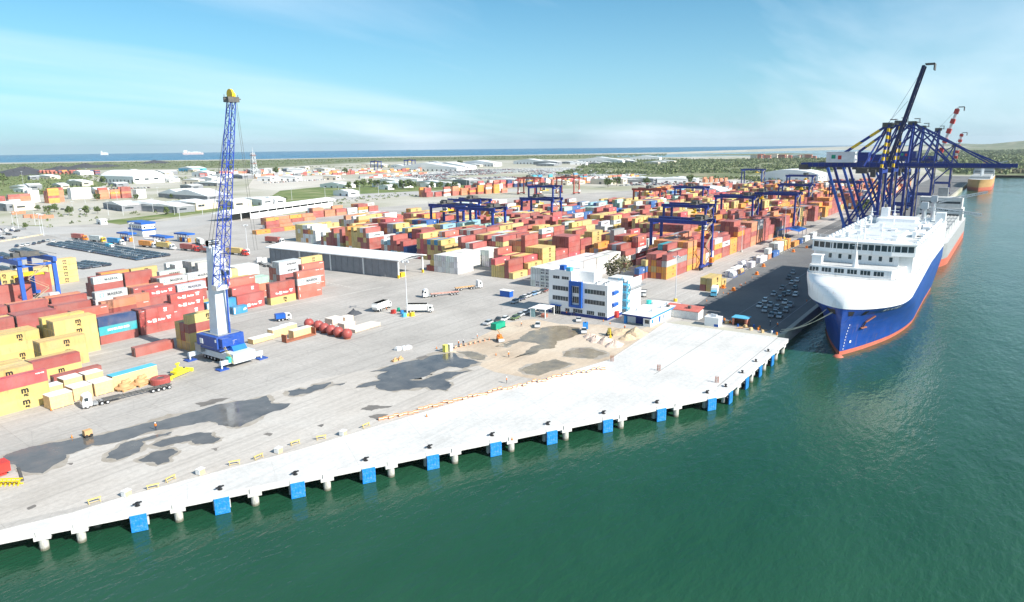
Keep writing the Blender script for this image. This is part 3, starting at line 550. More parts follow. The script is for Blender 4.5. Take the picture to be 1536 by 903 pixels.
for i in range(1, 10):
    v0 = lane_v(i); uend = (700 if i < 3 else 800 - 25 * (i - 3)) if i < 7 else (560 if i == 7 else 520)
    bay = 0; u = front_u[i]
    while u < uend:
        hb = mrnd.choice([1.8, 2.8, 3.4, 3.8, 4.1, 4.5, 4.8, 5.0]) + .5 * mnoise.noise(Vector((u * .021, i * 3.7, 1.3)))
        if i < 3: hb = max(hb, 3.6)
        if bay > 3 and mrnd.random() < .06: bay += 1; u += 12.75; continue
        if i == 2 and 470 < u < 500 or i == 1 and 560 < u < 590: bay += 1; u += 12.75; continue
        run = mrnd.choice(pools[i])
        for r_ in range(8):
            if (i, bay, r_) in special: cols = special[i, bay, r_]
            else:
                h = int(round(hb + mrnd.uniform(-.7, .7) + .6 * mnoise.noise(Vector((u * .05, r_ * .9, i * 5.1))))); h = max(0 if bay else 1, min(6 if i < 4 else 5, h))
                if i == 1 and bay < 2 and r_ > 5: h = 0
                if mrnd.random() < .3: run = mrnd.choice(pools[i])
                cols = ''.join(run if mrnd.random() < .55 else mrnd.choice(pools[i]) for _ in range(h))
            if cols: stack(u, v0 + 2.2 + 2.62 * r_, cols, names[i])
        bay += 1; u += 12.75
# white reefers behind the office and the white stacks left of it
for k in range(5):
    for r_ in range(5):
        if k == 4 and r_ > 2: continue
        stack(257 + 12.75 * k, 160.0 + 2.62 * r_, 'www' if mrnd.random() < .8 else 'wwx', 'block behind office')
# another terminal further along the quay
for i in range(7):
    v0 = 118 + i * 33
    u = 722 if i < 2 else (840 if i < 6 else 700)
    while u < 1120 - i * 40:
        hb = mrnd.choice([1.5, 2.5, 3.2, 3.8, 4.4, 4.9])
        for r_ in range(8):
            h = max(0, min(5, int(round(hb + mrnd.uniform(-1.2, 1.2)))))
            if h: stack(u, v0 + 2.62 * r_, ''.join(mrnd.choice('OOooRRRRrgxwBY') for _ in range(h)), 'far terminal')
        u += 12.9
# row along the quay road: loose boxes and tanks
loose = [(287.6, 103.2, 'RY', CL), (287.6, 100.5, 'YY', CL), (300.4, 100.5, 'Y', 6.06), (325, 105, 'w', 6.06), (333, 105.5, 'w', CL), (355, 104, 'w', 6.06), (372, 104.5, 'w', CL), (386, 104.5, 'ow', 6.06), (394, 104, 'N', CL), (410, 106, 'xw', CL), (410, 108.7, 'gx', CL), (424, 106, 'OY', 6.06), (432, 106, 'OO', 6.06), (424, 108.7, 'YO', 6.06), (442, 105, 'O', CL), (458, 105, 'N', 6.06), (470, 105, 'w', CL), (492, 105.5, 'w', CL), (293.5, 137.0, 'RN', 6.06), (300.5, 137.0, 'RNY', 6.06), (300.5, 139.7, 'RY', 6.06), (452, 118, 'O', CL)]
for u, v, c, Ln in loose: stack(u, v, c, 'quay road line', Ln)
# far yards at the left and beyond the fields
def far_yard(pa, pb, depth, hmin, hmax, pool):
    a, b = Vector(at(*pa)), Vector(at(*pb)); n = max(1, round(((b - a).length + 5) / 12.8)); d = (b - a).normalized() * 12.8
    for k in range(n):
        for r_ in range(depth):
            h = mrnd.randint(hmin, hmax); q = a + d * k
            c0 = mrnd.choice(pool); c = ''.join(c0 if mrnd.random() < .6 else mrnd.choice(pool) for _ in range(h))
            if not occupied(q.x, q.y + r_ * 2.62, CL): stack(q.x, q.y + r_ * 2.62, c, 'far yard')
for a in (((-20, 312), (8, 309), 4, 3, 4, 'RRr'), ((14, 307), (40, 305), 3, 3, 4, 'rWoR'), ((44, 304), (58, 303), 4, 5, 5, 'w'), ((74, 305), (92, 303), 5, 5, 6, 'ROo'), ((108, 299), (138, 297), 4, 5, 5, 'w'), ((150, 299), (192, 297), 4, 4, 5, 'OOoRR'), ((206, 298), (220, 297), 4, 4, 4, 'w'), ((60, 262), (150, 262), 5, 2, 4, 'RroOBR'), ((385, 268), (560, 257), 3, 1, 3, 'RRwoxOYg'), ((500, 263), (640, 256), 3, 1, 3, 'RwRoxO'), ((330, 262), (420, 258), 3, 2, 3, 'woR'),
          ((400, 338), (470, 330), 3, 1, 2, 'oROw'), ((385, 352), (460, 342), 2, 1, 1, 'oORY'), ((470, 327), (560, 318), 4, 2, 3, 'oORRW'), ((640, 296), (760, 289), 5, 2, 4, 'RRoOrw'), ((720, 284), (860, 276), 6, 3, 4, 'RrKoBw'), ((860, 276), (960, 268), 5, 2, 3, 'orOw'), ((1000, 300), (1050, 296), 4, 1, 2, 'KYow'), ((1058, 274), (1090, 272), 2, 2, 3, 'o'), ((36, 327), (66, 329), 1, 1, 1, 'Oow'), ((18, 322), (30, 321), 1, 1, 2, 'oR'), ((400, 344), (440, 339), 2, 1, 2, 'WwoR'), ((300, 266), (345, 264), 2, 1, 3, 'wgRo'), ((395, 262), (500, 256), 2, 1, 2, 'wxRgw'), ((540, 268), (640, 262), 2, 1, 2, 'wxgRo'), ((800, 270), (880, 266), 3, 1, 3, 'RobwT')): far_yard(*a)
# ---- which containers show: -u end, -v side or top uncovered
cells = {}
for s in STK: cells.setdefault((round(s[0] / 6), round(s[1] / 3)), []).append(s)
def height_at(u, v, me):
    h = 0
    for a in (-3, -2, -1, 0, 1):
        for b in (-1, 0, 1):
            for s in cells.get((round(u / 6) + a, round(v / 3) + b), []):
                if s is not me and s[0] - .1 <= u <= s[0] + s[3] + .1 and s[1] - .1 <= v <= s[1] + CW + .1: h = max(h, len(s[2]))
    return h
VIS = []
for s in STK:
    u, v, cols, Ln, yard = s
    px, py, w = proj((u + Ln / 2, v, 1.4 * len(cols)))
    if w < 10 or px < -90 or px > 1625: continue
    hs = [height_at(u + f * Ln, v - 1.6, s) for f in (.25, .75)]; he = height_at(u - 1.5, v + 1.2, s); hr = height_at(u + Ln + 1.5, v + 1.2, s); hb = height_at(u + Ln / 2, v + CW + 1.6, s)
    for k, c in enumerate(cols):
        top = k == len(cols) - 1; side = k >= min(hs); end = k >= he
        if top or side or end or k >= hb or k >= hr: VIS.append((w, s, k, c, top, side or end or top))
VIS.sort(key=lambda a: a[0])
solo = [x for x in VIS if x[5]][:282]; soloid = {(id(x[1]), x[2]) for x in solo}
# reading order for the labels: row from the quay, stack from the left, inside each yard
rowid = {}
for yard in {x[1][4] for x in solo}:
    ss = sorted({id(x[1]): x[1] for x in solo if x[1][4] == yard}.values(), key=lambda s: s[1]); rows = []
    for s in ss:
        if rows and s[1] - rows[-1][0][1] < 1.4: rows[-1].append(s)
        else: rows.append([s])
    for a, rw in enumerate(rows):
        for b, s in enumerate(sorted(rw, key=lambda s: s[0])): rowid[id(s)] = (a, b)
for w, s, k, c, top, _ in solo:
    a, b = rowid[id(s)]; n = len(s[2]); tier = 'alone on the ground' if n == 1 else ('topmost' if top else 'lowest' if k == 0 else ORD[k] + ' tier')
    col, lw = CODE[c][1], LW[CODE[c][2] if (CODE[c][2], s[3]) in LET else None]
    lab = '%s container %s, %s stack from left, %s row, %s' % (col, tier, ORD[b], ORD[a], s[4])
    container(s[0] + crnd.uniform(-.06, .06), s[1] + crnd.uniform(-.05, .05), .02 + CH * k, c, lab, 'containers stacked in the ' + s[4], s[3])
# ---- all the others as one heap
mb = MB(); mb.col = []
def hbox(x0, y0, z0, x1, y1, z1, c):
    b = len(mb.f); mb.box(x0, y0, z0, x1, y1, z1); mb.col += [c] * (len(mb.f) - b)
hr_ = random.Random(3)
for w, s, k, c, top, _ in VIS:
    if (id(s), k) in soloid: continue
    u, v, cols, Ln, yard = s; z = .02 + CH * k; col = jitter(CODE[c][0], hr_, .14)
    hbox(u + .03, v + .03, z + .06, u + Ln - .03, v + CW - .03, z + CH - .03, col)
    if w < 620:
        for x in (u, u + Ln - .16): hbox(x, v, z, x + .16, v + .16, z + CH - .01, jitter(col, hr_)); hbox(x, v + CW - .16, z, x + .16, v + CW, z + CH - .01, jitter(col, hr_))
        hbox(u, v, z + CH - .12, u + Ln, v + .1, z + CH, col); hbox(u - .01, v + CW / 2 - .04, z + .15, u + .1, v + CW / 2 + .04, z + CH - .15, (.12, .11, .10))
    if w < 760 and CODE[c][2]:
        lc = (.03, .03, .03) if c in 'YWLO' else (.8, .8, .78); y = v - .03; m = u + Ln / 2; b = len(mb.f)
        if c == 'Y':
            for q in range(3): mb.box(m + .1 + .65 * q, y, z + 1.3, m + .4 + .65 * q, v + .02, z + 2.3)
            mb.box(m + .1, y, z + 2.1, m + 1.7, v + .02, z + 2.35); mb.box(m + .1, y, z + .5, m + .8, v + .02, z + 1.0); mb.box(m + 1.0, y, z + .5, m + 1.7, v + .02, z + 1.0)
        elif c in 'WLTeP':
            for q in range(6): mb.box(m - 1.6 + .85 * q, y, z + 1.0 + .2 * (q % 2), m - 1.0 + .85 * q, v + .02, z + 1.8)
        else: mb.box(m + 1.5, y, z + 1.2, m + 2.4, v + .02, z + 1.9)
        mb.col += [lc] * (len(mb.f) - b)
heap = kind(mb.build('shipping_containers', HEAP), 'stuff'); tag(heap, 'rest of the stacked containers filling the middle and far yards in mixed colours', 'containers')
# ================================================================ QUAY FURNITURE
FP = [at(x, y, -1.0) for x, y in [(199, 768), (323, 743), (438, 721), (545, 700), (642, 681), (736, 662), (820, 645), (903, 628), (984, 612), (1061, 597)]]
FU = [p[0] for p in FP]
def quay_frame(u):
    "point of the quay face and turn of things fixed to it"
    return ((u, quay_v(u)), math.atan2(QS, 1)) if u < 168 else ((u, 54.0), 0.0)
mbf = MB(); mbf.box(-1.32, -.42, -3.95, 1.32, -.12, -.85)
for k in range(4): mbf.box(-1.2 + .65 * k, -.46, -3.8, -.8 + .65 * k, -.42, -1.0)
FPANEL = mbf.mesh('fender_panel', fender_blue)
mbf = MB(); mbf.cyl((0, -.12, -1.7), (0, .95, -1.7), .75, .55, 12); mbf.cyl((0, -.12, -3.1), (0, .95, -3.1), .55, .45, 12); FCONE = mbf.mesh('rubber_cone', dark)
mbf = MB(); mbf.box(-1.4, -.10, -1.35, 1.4, 1.2, -.02); mbf.box(-1.5, .9, -3.6, 1.5, 1.6, -1.3); FBRACK = mbf.mesh('concrete_bracket', deck_m)
mbf = MB(); mbf.lathe([(.45, 0), (.45, .08), (.24, .14), (.2, .45), (.38, .55), (.36, .68), (0, .7)], n=12); mbf.box(-.75, -.18, .45, .75, .18, .62); BOL = mbf.mesh('bollard', black)
fus = FU + [172.4, 186.0, 198.4, 210.8]
for i, u in enumerate(fus):
    (x, y), a = quay_frame(u); nm = ('%s blue fender panel counted from the left along the white deck' % ORD[i]) if i < 10 else ('%s blue fender panel beyond the deck corner, seen edge on' % ORD[i - 10])
    t = thing('quay_fender', nm, 'fender', (x, y, 0), a, 'blue fenders along the deck edge')
    link('fender_panel', FPANEL, t); link('rubber_cone', FCONE, t); link('bracket', FBRACK, t, (0, -.004, 0))
    o = link('bollard', BOL, None, (x + QN.x * -1.5, y + 1.4, .03), a + .4); tag(o, ('black mooring bollard above the %s blue fender from the left' % ORD[i]) if i < 10 else 'black mooring bollard above the %s fender past the corner' % ORD[i - 10], 'bollard', 'bollards along the deck edge')
mbf = MB(); mbf.cyl((0, .6, -7), (0, .6, -1.9), .72, n=14); PILE = mbf.mesh('pile_shaft', pile_conc)
mbf = MB(); mbf.box(-1.25, -.14, -1.95, 1.25, 1.7, -1.2); mbf.box(-.85, -.22, -1.3, .85, .3, -.3); CAP = mbf.mesh('pile_cap', deck_m)
pus = [at(x, y, -1.5)[0] for x, y in [(66, 808), (128, 800), (264, 763), (380, 740), (489, 718), (590, 700), (685, 680), (768, 662), (849, 645), (932, 628), (1010, 610)]]
pus = [29.5] + pus + [179.5, 192.2, 204.6, 217, 225]
for i, u in enumerate(pus):
    (x, y), a = quay_frame(u); t = thing('quay_pile', 'round concrete pile with square cap, %s from the left under the deck edge' % ORD[i], 'pile', (x, y, 0), a, 'piles carrying the white deck')
    link('pile_shaft', PILE, t); link('pile_cap', CAP, t)
for i, u in enumerate(FU + [53 - 6]):
    if i % 1 == 0:
        (x, y), a = quay_frame(u); p = Vector((x, y)) - QN * 4.5; t = tag(link('inner_pile', PILE, None, (p.x, p.y, 0), a), '%s shaded inner pile from the left beneath the white deck' % ORD[i], 'pile', 'inner piles in the shade under the deck')
# low wooden boxes, stands and barriers along the inner edge of the deck
mbf = MB(); mbf.box(-.65, -.5, 0, .65, .5, 1.05); mbf.box(-.72, -.57, 1.05, .72, .57, 1.15, 1); mbf.box(-.70, -.55, .1, -.65, .55, 1.0, 1); KBOX = mbf.mesh('wooden_box', [crate_wood, white])
for i, (px, py) in enumerate([(190, 744), (301, 711), (418, 679), (515, 653)]): tag(link('wooden_box', KBOX, None, (*at(px, py), .02), .2), '%s wooden box with white lid from the left along the deck kerb' % ORD[i], 'box', 'boxes along the deck kerb')
mbf = MB()
for x in (-.9, .9): mbf.beam((x, -.3, 0), (x, 0, .8), .09); mbf.beam((x, .3, 0), (x, 0, .8), .09)
mbf.beam((-1.1, 0, .8), (1.1, 0, .8), .16, .22); mbf.beam((-.9, -.3, .3), (.9, -.3, .3), .06); HORSE = mbf.mesh('saw_horse', mat('trestle_tan', (.62, .47, .16), .6))
for i, (px, py) in enumerate([(142, 754), (230, 733), (256, 721), (352, 697), (388, 688), (443, 667), (482, 659), (549, 641)]):
    tag(link('trestle', HORSE, None, (*at(px, py), .02), random.uniform(-.6, .6)), '%s low yellow trestle from the left beside the deck kerb' % ORD[i], 'trestle', 'trestles along the deck kerb')
mbf = MB(); mbf.box(-.6, -.05, .1, .6, .05, .7); mbf.box(-.65, -.2, 0, -.5, .2, .12); mbf.box(.5, -.2, 0, .65, .2, .12); mbf.box(-.6, -.06, .32, .6, .06, .45, 1); BARR = mbf.mesh('barrier', [mat('barrier_orange', (.72, .30, .12), .6), white])
for i in range(46):
    s = i / 45; px = 572 + (905 - 572) * s; py = 632 - (632 - 553) * s - 4 * math.sin(PI * s) + random.uniform(-2, 2)
    tag(link('plastic_barrier', BARR, None, (*at(px, py), .02), -.45 + random.uniform(-.35, .35)), '%s orange and white barrier from the left along the inner deck edge' % ORD[i], 'barrier', 'orange barriers between sand and deck')
mbf = MB(); mbf.cyl((0, 0, 0), (0, 0, .05), .28, n=8, mi=1); mbf.cyl((0, 0, .05), (0, 0, .75), .2, .04, 8); CONE = mbf.mesh('traffic_cone', [orange, dark])
for ci, (px, py) in enumerate([(108, 657), (77, 616), (640, 625), (655, 523), (744, 533), (768, 660), (692, 518), (1092, 441), (1060, 452), (1118, 425), (1210, 452), (905, 482), (915, 486), (1085, 440), (1110, 428), (1128, 417)]): tag(link('traffic_cone', CONE, None, (*at(px, py), .02)), '%s small orange traffic cone standing on open pavement' % ORD[ci], 'cone', 'traffic cones about the yard')
mbf = MB()
for k in range(9): a = random.uniform(0, 6.28); mbf.cyl((.45 * math.cos(k * .7), .45 * math.sin(k * .7), 0), (.45 * math.cos(k * .7) + .05, .45 * math.sin(k * .7), 1.75), .035, n=5)
mbf.cyl((0, 0, .5), (0, 0, .58), .5, n=9, caps=False); mbf.cyl((0, 0, 1.2), (0, 0, 1.28), .5, n=9, caps=False); RE = mbf.mesh('rebar', rust)
for nm, px, py in (('middle of the deck', 988, 556), ('deck kerb', 918, 542), ('deck corner', 1075, 574)): tag(link('rebar_cage', RE, None, (*at(px, py), .03)), 'upright cage of rusty bars standing by the %s' % nm, 'rebar', 'rebar cages on the deck')

# ================================================================ MOBILE HARBOUR CRANE
hx, hy = 114.4, 187.6
t = thing('mobile_harbour_crane', 'tall blue and white mobile harbour crane with lattice boom on the yard', 'crane', (hx, hy, 0))
mb = MB(); mb.box(-3.2, -9.5, 1.5, 3.2, 10, 3.3); mb.box(-3.6, -9.8, 1.2, 3.6, -5.0, 4.0, 0); mb.box(-2.4, -5, 3.3, 2.4, 5, 3.6, 1); mb.build('chassis', [mhc_white, grey], t)
for sx, sy in ((-1, -1), (-1, 1), (1, -1), (1, 1)):
    mb = MB(); y = sy * 8.2; mb.box(min(sx * 3.2, sx * 6.9), y - .45, 1.3, max(sx * 3.2, sx * 6.9), y + .45, 2.5); mb.cyl((sx * 6.5, y, .3), (sx * 6.5, y, 1.4), .25, n=8); o = mb.build('outrigger', mhc_white, t)
    mb = MB(); mb.box(sx * 6.5 - 1.5, y - 1.3, .03, sx * 6.5 + 1.5, y + 1.3, .35); mb.build('foot_pad', mhc_blue, o)
mbw = MB(); mbw.cyl((0, -.25, 0), (0, .25, 0), .75, n=12); mbw.cyl((0, -.27, 0), (0, .27, 0), .35, n=8, mi=1)
WHEEL = mbw.mesh('wheel', [dark, galv])
for x in (-2.6, 2.6):
    for y in (-3.6, -1.9, 1.2, 2.9, 4.6, 6.3): link('wheel', WHEEL, t, (x, y, .78), PI / 2)
mb = MB(); mb.box(-4.4, -4.5, 4.2, 3.8, 5.8, 5.4, 0); mb.box(-4.9, -4.2, 5.0, 4.0, 6.2, 8.4, 0); mb.box(-4.4, -6.2, 5.8, -1.0, -4.2, 8.2, 0); mb.box(-4.95, -2, 5.2, -4.9, 5, 5.3, 1); mb.box(-3.5, -3, 8.4, 3.5, 5, 8.55, 1)
mb.build('slewing_house', [mhc_blue, grey], t)
mb = MB(); mb.box(-4.6, 5.2, 2.6, 3.6, 8.2, 5.2); mb.box(-4.2, 6.3, 5.2, 3, 7.6, 6.6); mb.build('counterweight', grey, t)
mb = MB(); b_, tp = 2.1, 1.25; mb.v += [(x * b_ - .6, y * b_ + .4, 8.4) for x, y in ((-1, -1), (1, -1), (1, 1), (-1, 1))] + [(x * tp + .1, y * tp + 1.0, 34) for x, y in ((-1, -1), (1, -1), (1, 1), (-1, 1))]
for q in ((0, 1, 5, 4), (1, 2, 6, 5), (2, 3, 7, 6), (3, 0, 4, 7), (4, 5, 6, 7)): mb.f.append(q); mb.m.append(0)
tower = mb.build('tower', mhc_white, t)
mb = MB(); mb.box(-1.9, -.4, 34, 2.1, 2.6, 34.3); mb.cyl((-1.5, 1.0, 35.2), (1.7, 1.0, 35.2), 1.0, n=12, mi=1); mb.box(-1.5, .2, 34.3, 1.9, 1.8, 36.0, 0)
for x in (-1.9, 2.1):
    for y in (-.4, 2.6): mb.beam((x, y, 34.3), (x, y, 35.4), .08)
mb.beam((-1.9, -.4, 35.4), (2.1, -.4, 35.4), .08); mb.beam((-1.9, 2.6, 35.4), (2.1, 2.6, 35.4), .08); mb.build('tower_head', [mhc_white, mach_dark], t)
piv = Vector((-.6, -2.2, 23.0)); tw = ray(347, 150).normalized(); tt = (hy - 8.5) / tw.y; tip = Vector((0, 0, CAM_H)) + tw * tt - Vector((hx, hy, 0))
mb = MB(); mb.lattice(piv, tip, 3.2, 1.6, 18, .13, up=(0, 1, 0)); mb.build('boom', mat('boom_blue', (.03, .07, .40), .45, dirt=.2), t)
mb = MB(); mb.box(-1.9 + piv.x, piv.y - .8, piv.z - 1.2, piv.x + 1.9, piv.y + 1.6, piv.z + .2); mb.beam((piv.x, piv.y + 1, piv.z - 1), (-.3, .6, 20), .8); mb.build('boom_foot', galv, t)
mb = MB(); hd = tip; mb.box(hd.x - 1.7, hd.y - 1.2, hd.z - .6, hd.x + 1.7, hd.y + 1.2, hd.z + .8, 0)
for x in (-2.1, 2.1): mb.beam((hd.x + x, hd.y, hd.z - .2), (hd.x + x, hd.y, hd.z + 1.4), .12)
mb.beam((hd.x - 2.4, hd.y, hd.z + .3), (hd.x + 2.9, hd.y, hd.z + .3), .25, .3); mb.build('boom_head', mach_dark, t)
mb = MB(); mb.cyl((hd.x - .45, hd.y, hd.z + 1.6), (hd.x + .15, hd.y, hd.z + 1.6), 1.35, n=14); mb.cyl((hd.x + .35, hd.y, hd.z + 1.1), (hd.x + .85, hd.y, hd.z + 1.1), 1.0, n=14); mb.build('sheave', yellow, t)
mb = MB()
for dx in (-.9, .2): mb.beam((dx, 1.0, 36), (hd.x + dx * .8, hd.y, hd.z + .6), .09)
mb.beam((hd.x + 1.6, hd.y, hd.z), (hd.x + 1.6 + 2.0, hd.y - .5, 33), .07); mb.beam((hd.x + 1.2, hd.y, hd.z), (hd.x + 1.2 + 1.4, hd.y - .5, 33), .07); mb.build('ropes', mach_dark, t)
mb = MB(); mb.cyl((.6, -2.4, 6.5), (1.0, -2.6, 27), .32, n=8); mb.cyl((.9, -2.55, 12), (1.0, -2.7, 29), .2, n=8, mi=1); mb.build('luffing_cylinder', [mhc_blue, galv], t)
mb = MB(); mb.box(1.2, -2.2, 25, 3.2, -.2, 27.6, 0); mb.box(1.25, -2.25, 25.7, 2.8, -2.2, 27.2, 1); mb.box(1.16, -1.9, 25.7, 1.2, -.5, 27.2, 1); mb.build('operator_cab', [white, glass], t)
mb = MB()
for k in range(14): mb.box(-3.62 - .02, -9.6 + .42 * k, 1.4 + .32 * k, -3.1 - .5 + .9 * 0, -9.35 + .42 * k, 1.45 + .32 * k)
mb.beam((-3.7, -9.6, 1.4), (-3.7, -5.5, 5.6), .12); mb.beam((-3.7, -9.6, 2.4), (-3.7, -5.5, 6.6), .08); mb.build('stair', mat('stair_yellow', (.7, .55, .15), .5), t)
mb = MB(); mb.box(-4.6, -8.9, 1.7, -3.6, -7.4, 3.2); mb.build('teal_box', teal, t)
mb = MB(); mb.box(-5.1, 2.8, 5.8, -5.0, 4.3, 7.3); mb.box(-4.98, -3.9, 7.0, -4.92, -3.3, 7.8, 0); mb.build('logo_plate', white_letter, t)
mb = MB()
for k in range(10): mb.beam((-2.5 + k * .35, -4.25, 5.4 + .3 * (k % 2)), (-2.5 + k * .35, -4.25, 6.6), .07)
mb.beam((-2.6, -4.3, 6.6), (1.5, -4.3, 6.6), .08); mb.build('railing', galv, t)
mb = MB(); mb.lathe([(2.0, 3.5), (1.9, 4.1), (1.6, 4.25)], n=16); mb.build('slewing_ring', mach_dark, t)
o = MB(); o.xprism([(-7.0, 4.0), (-3.8, 3.9), (-4.2, 5.1), (-6.0, 5.4)], -1.5, 3.0); o.build('blue_cover', mat('cover_blue', (.01, .15, .6), .5), t)

# ================================================================ RUBBER-TYRED GANTRIES
def rtg(u, v, span, h, label, paint, group, trolley=.5, wb=13.0, spread=False):
    t = thing('yard_gantry_crane', label, 'gantry crane', (u, v, 0), 0, group)
    for y in (0, span):
        for x in (0, wb): mb = MB(); mb.box(x - .75, y - .55, 2.0, x + .75, y + .55, h - .8); mb.build('leg', paint, t)
        mb = MB(); mb.box(-2.2, y - .6, 1.4, wb + 2.2, y + .6, 2.6); mb.build('sill_beam', paint, t)
        mb = MB(); mb.box(1, y - .4, h - 2.0, wb - 1, y + .4, h - .9); mb.build('end_tie', paint, t)
        for x in (-1.2, 1.4, wb - 1.4, wb + 1.2): mb = MB(); mb.cyl((x, y - .35, .75), (x, y + .35, .75), .75, n=10); mb.build('wheel', dark, t)
    for x in (0, wb): mb = MB(); mb.box(x - .7, -1.6, h - .8, x + .7, span + 1.6, h + 1.1); mb.build('girder', paint, t)
    mb = MB(); y = span * trolley
    mb.box(-.9, y - 2.2, h + 1.1, wb + .9, y + 2.2, h + 1.5); mb.box(1.5, y - 1.6, h + 1.5, wb - 1.5, y + 1.6, h + 3.0); mb.box(wb * .3, y - 2.6, h + 1.5, wb * .5, y + 2.6, h + 3.6)
    for k in range(8): mb.beam((-1, -1.4 + k * (span + 2.8) / 7, h + 1.1), (-1, -1.4 + k * (span + 2.8) / 7, h + 2.2), .1)
    mb.beam((-1, -1.4, h + 2.2), (-1, span + 1.4, h + 2.2), .1); mb.beam((wb + 1, -1.4, h + 2.2), (wb + 1, span + 1.4, h + 2.2), .1); mb.build('trolley', mach_dark, t)
    mb = MB(); mb.box(-.6, y - 4.6, h - 3.2, 1.8, y - 2.6, h - .9); mb.box(-.63, y - 4.4, h - 2.7, -.6, y - 2.8, h - 1.5, 1); mb.box(-.4, y - 4.63, h - 2.7, 1.4, y - 4.6, h - 1.5, 1); mb.build('operator_cab', [white, glass], t)
    zs = h - 4 if not spread else h - 7; mb = MB(); mb.box(.5, y - 1.2, zs, wb - .5, y + 1.2, zs + .7); mb.box(wb / 2 - 2, y - 1.0, zs + .7, wb / 2 + 2, y + 1.0, zs + 1.6)
    for x in (.7, wb - .7): mb.box(x - .2, y - 1.25, zs - .3, x + .2, y + 1.25, zs + .1)
    mb.build('spreader', yellow, t)
    mb = MB()
    for x in (wb / 2 - 1.6, wb / 2 + 1.6):
        for yy in (y - .8, y + .8): mb.beam((x, yy, zs + 1.4), (x, yy, h + 1.1), .06)
    mb.build('hoist_rope', mach_dark, t)
    mb = MB(); zz = 2.6; k = 0; y0 = -1.0
    while zz < h - 1:
        a, b = ((2.0, wb - 3.5) if k % 2 == 0 else (wb - 3.5, 2.0)); mb.beam((a, y0, zz), (b, y0, min(h - .5, zz + 4.6)), .7, .18); mb.beam((a, y0 - .4, zz + 1), (b, y0 - .4, min(h + .5, zz + 5.6)), .09); zz += 4.6; k += 1
    mb.build('stair', mat('stair_tan', (.45, .36, .24), .6), t)
    mb = MB(); mb.box(wb - 4, -2.2, 2.6, wb - .5, -.6, 5.0); mb.box(1, span + .6, 2.6, 4.5, span + 2.0, 4.6); mb.build('power_box', orange if paint is crane_blue else white, t)
    return t
far_red = mat('gantry_red', (.35, .07, .05), .5); lite_blue = mat('gantry_mid_blue', (.035, .11, .42), .45)
G1 = 'rubber tyred gantries over the stacks'
def lz(i): return lane_v(i) - 1.6
rtg(336, lz(1) - .6, 27.5, 23.5, 'nearest dark blue gantry at the quay end of the stacks', crane_blue, G1, .12)
rtg(424, lz(2), 27.5, 23.5, 'dark blue gantry behind the nearest one, over the second lane', crane_blue, G1, .3)
rtg(528, lz(1) + 3, 27.5, 25.5, 'broad dark blue gantry beside the orange stacks', crane_blue, G1, .9)
rtg(520, lz(2), 27.5, 23, 'blue gantry left of the broad one beside orange stacks', crane_blue, G1, .2)
rtg(344, lz(5) + 13, 28, 23.5, 'dark blue gantry standing before the yellow stacks right of the long shed', crane_blue, G1, .15)
rtg(352, lz(6) + 12, 28, 23.5, 'blue gantry left and behind the one before yellow stacks', crane_blue, G1, .7)
rtg(405, lz(7) + 10, 28, 22.5, 'blue gantry with long dark trolley deck over the far shed lanes', crane_blue, G1, .4)
rtg(440, lz(6), 27, 22.5, 'blue gantry in the middle distance behind red stacks', crane_blue, G1, .6)
rtg(556, lz(9) - 20, 27, 24, 'tall thin blue gantry beside white stacks far off', crane_blue, G1, .5)
rtg(630, 233, 27, 22, 'blue gantry in front of the white arched warehouse', crane_blue, G1, .5)
rtg(690, lz(2), 27, 23, 'blue gantry among the far orange stacks', crane_blue, G1, .3); rtg(760, lz(1), 27, 23, 'blue gantry of the far stacks next to the ship cranes', crane_blue, G1, .3); rtg(860, 190, 28, 24, 'lone blue gantry by the white sheds behind the far stacks', crane_blue, G1, .3); rtg(1010, 290, 28, 25, 'most distant blue gantry of the far terminal', crane_blue, G1, .3)
rtg(748, 496, 26, 21, 'left one of two red gantries in the far yard', far_red, 'red gantries far off', .5); rtg(784, 460, 26, 21, 'right one of two red gantries in the far yard', far_red, 'red gantries far off', .5)
rtg(600, 262, 26, 21, 'rust red gantry behind the dark blue ones', far_red, 'red gantries far off', .5)
p = at(555, 256); rtg(p[0], p[1] - 30, 26, 24, 'left one of two tiny gantries near the coast', crane_blue, 'gantries near the coast'); p = at(606, 255); rtg(p[0], p[1] - 30, 28, 26, 'right one of two tiny gantries near the coast', crane_blue, 'gantries near the coast')
rtg(110.0, 318.5, 24, 18.5, 'mid blue gantry over the yellow stacks at the left edge', lite_blue, G1, .42, 12.5, True)

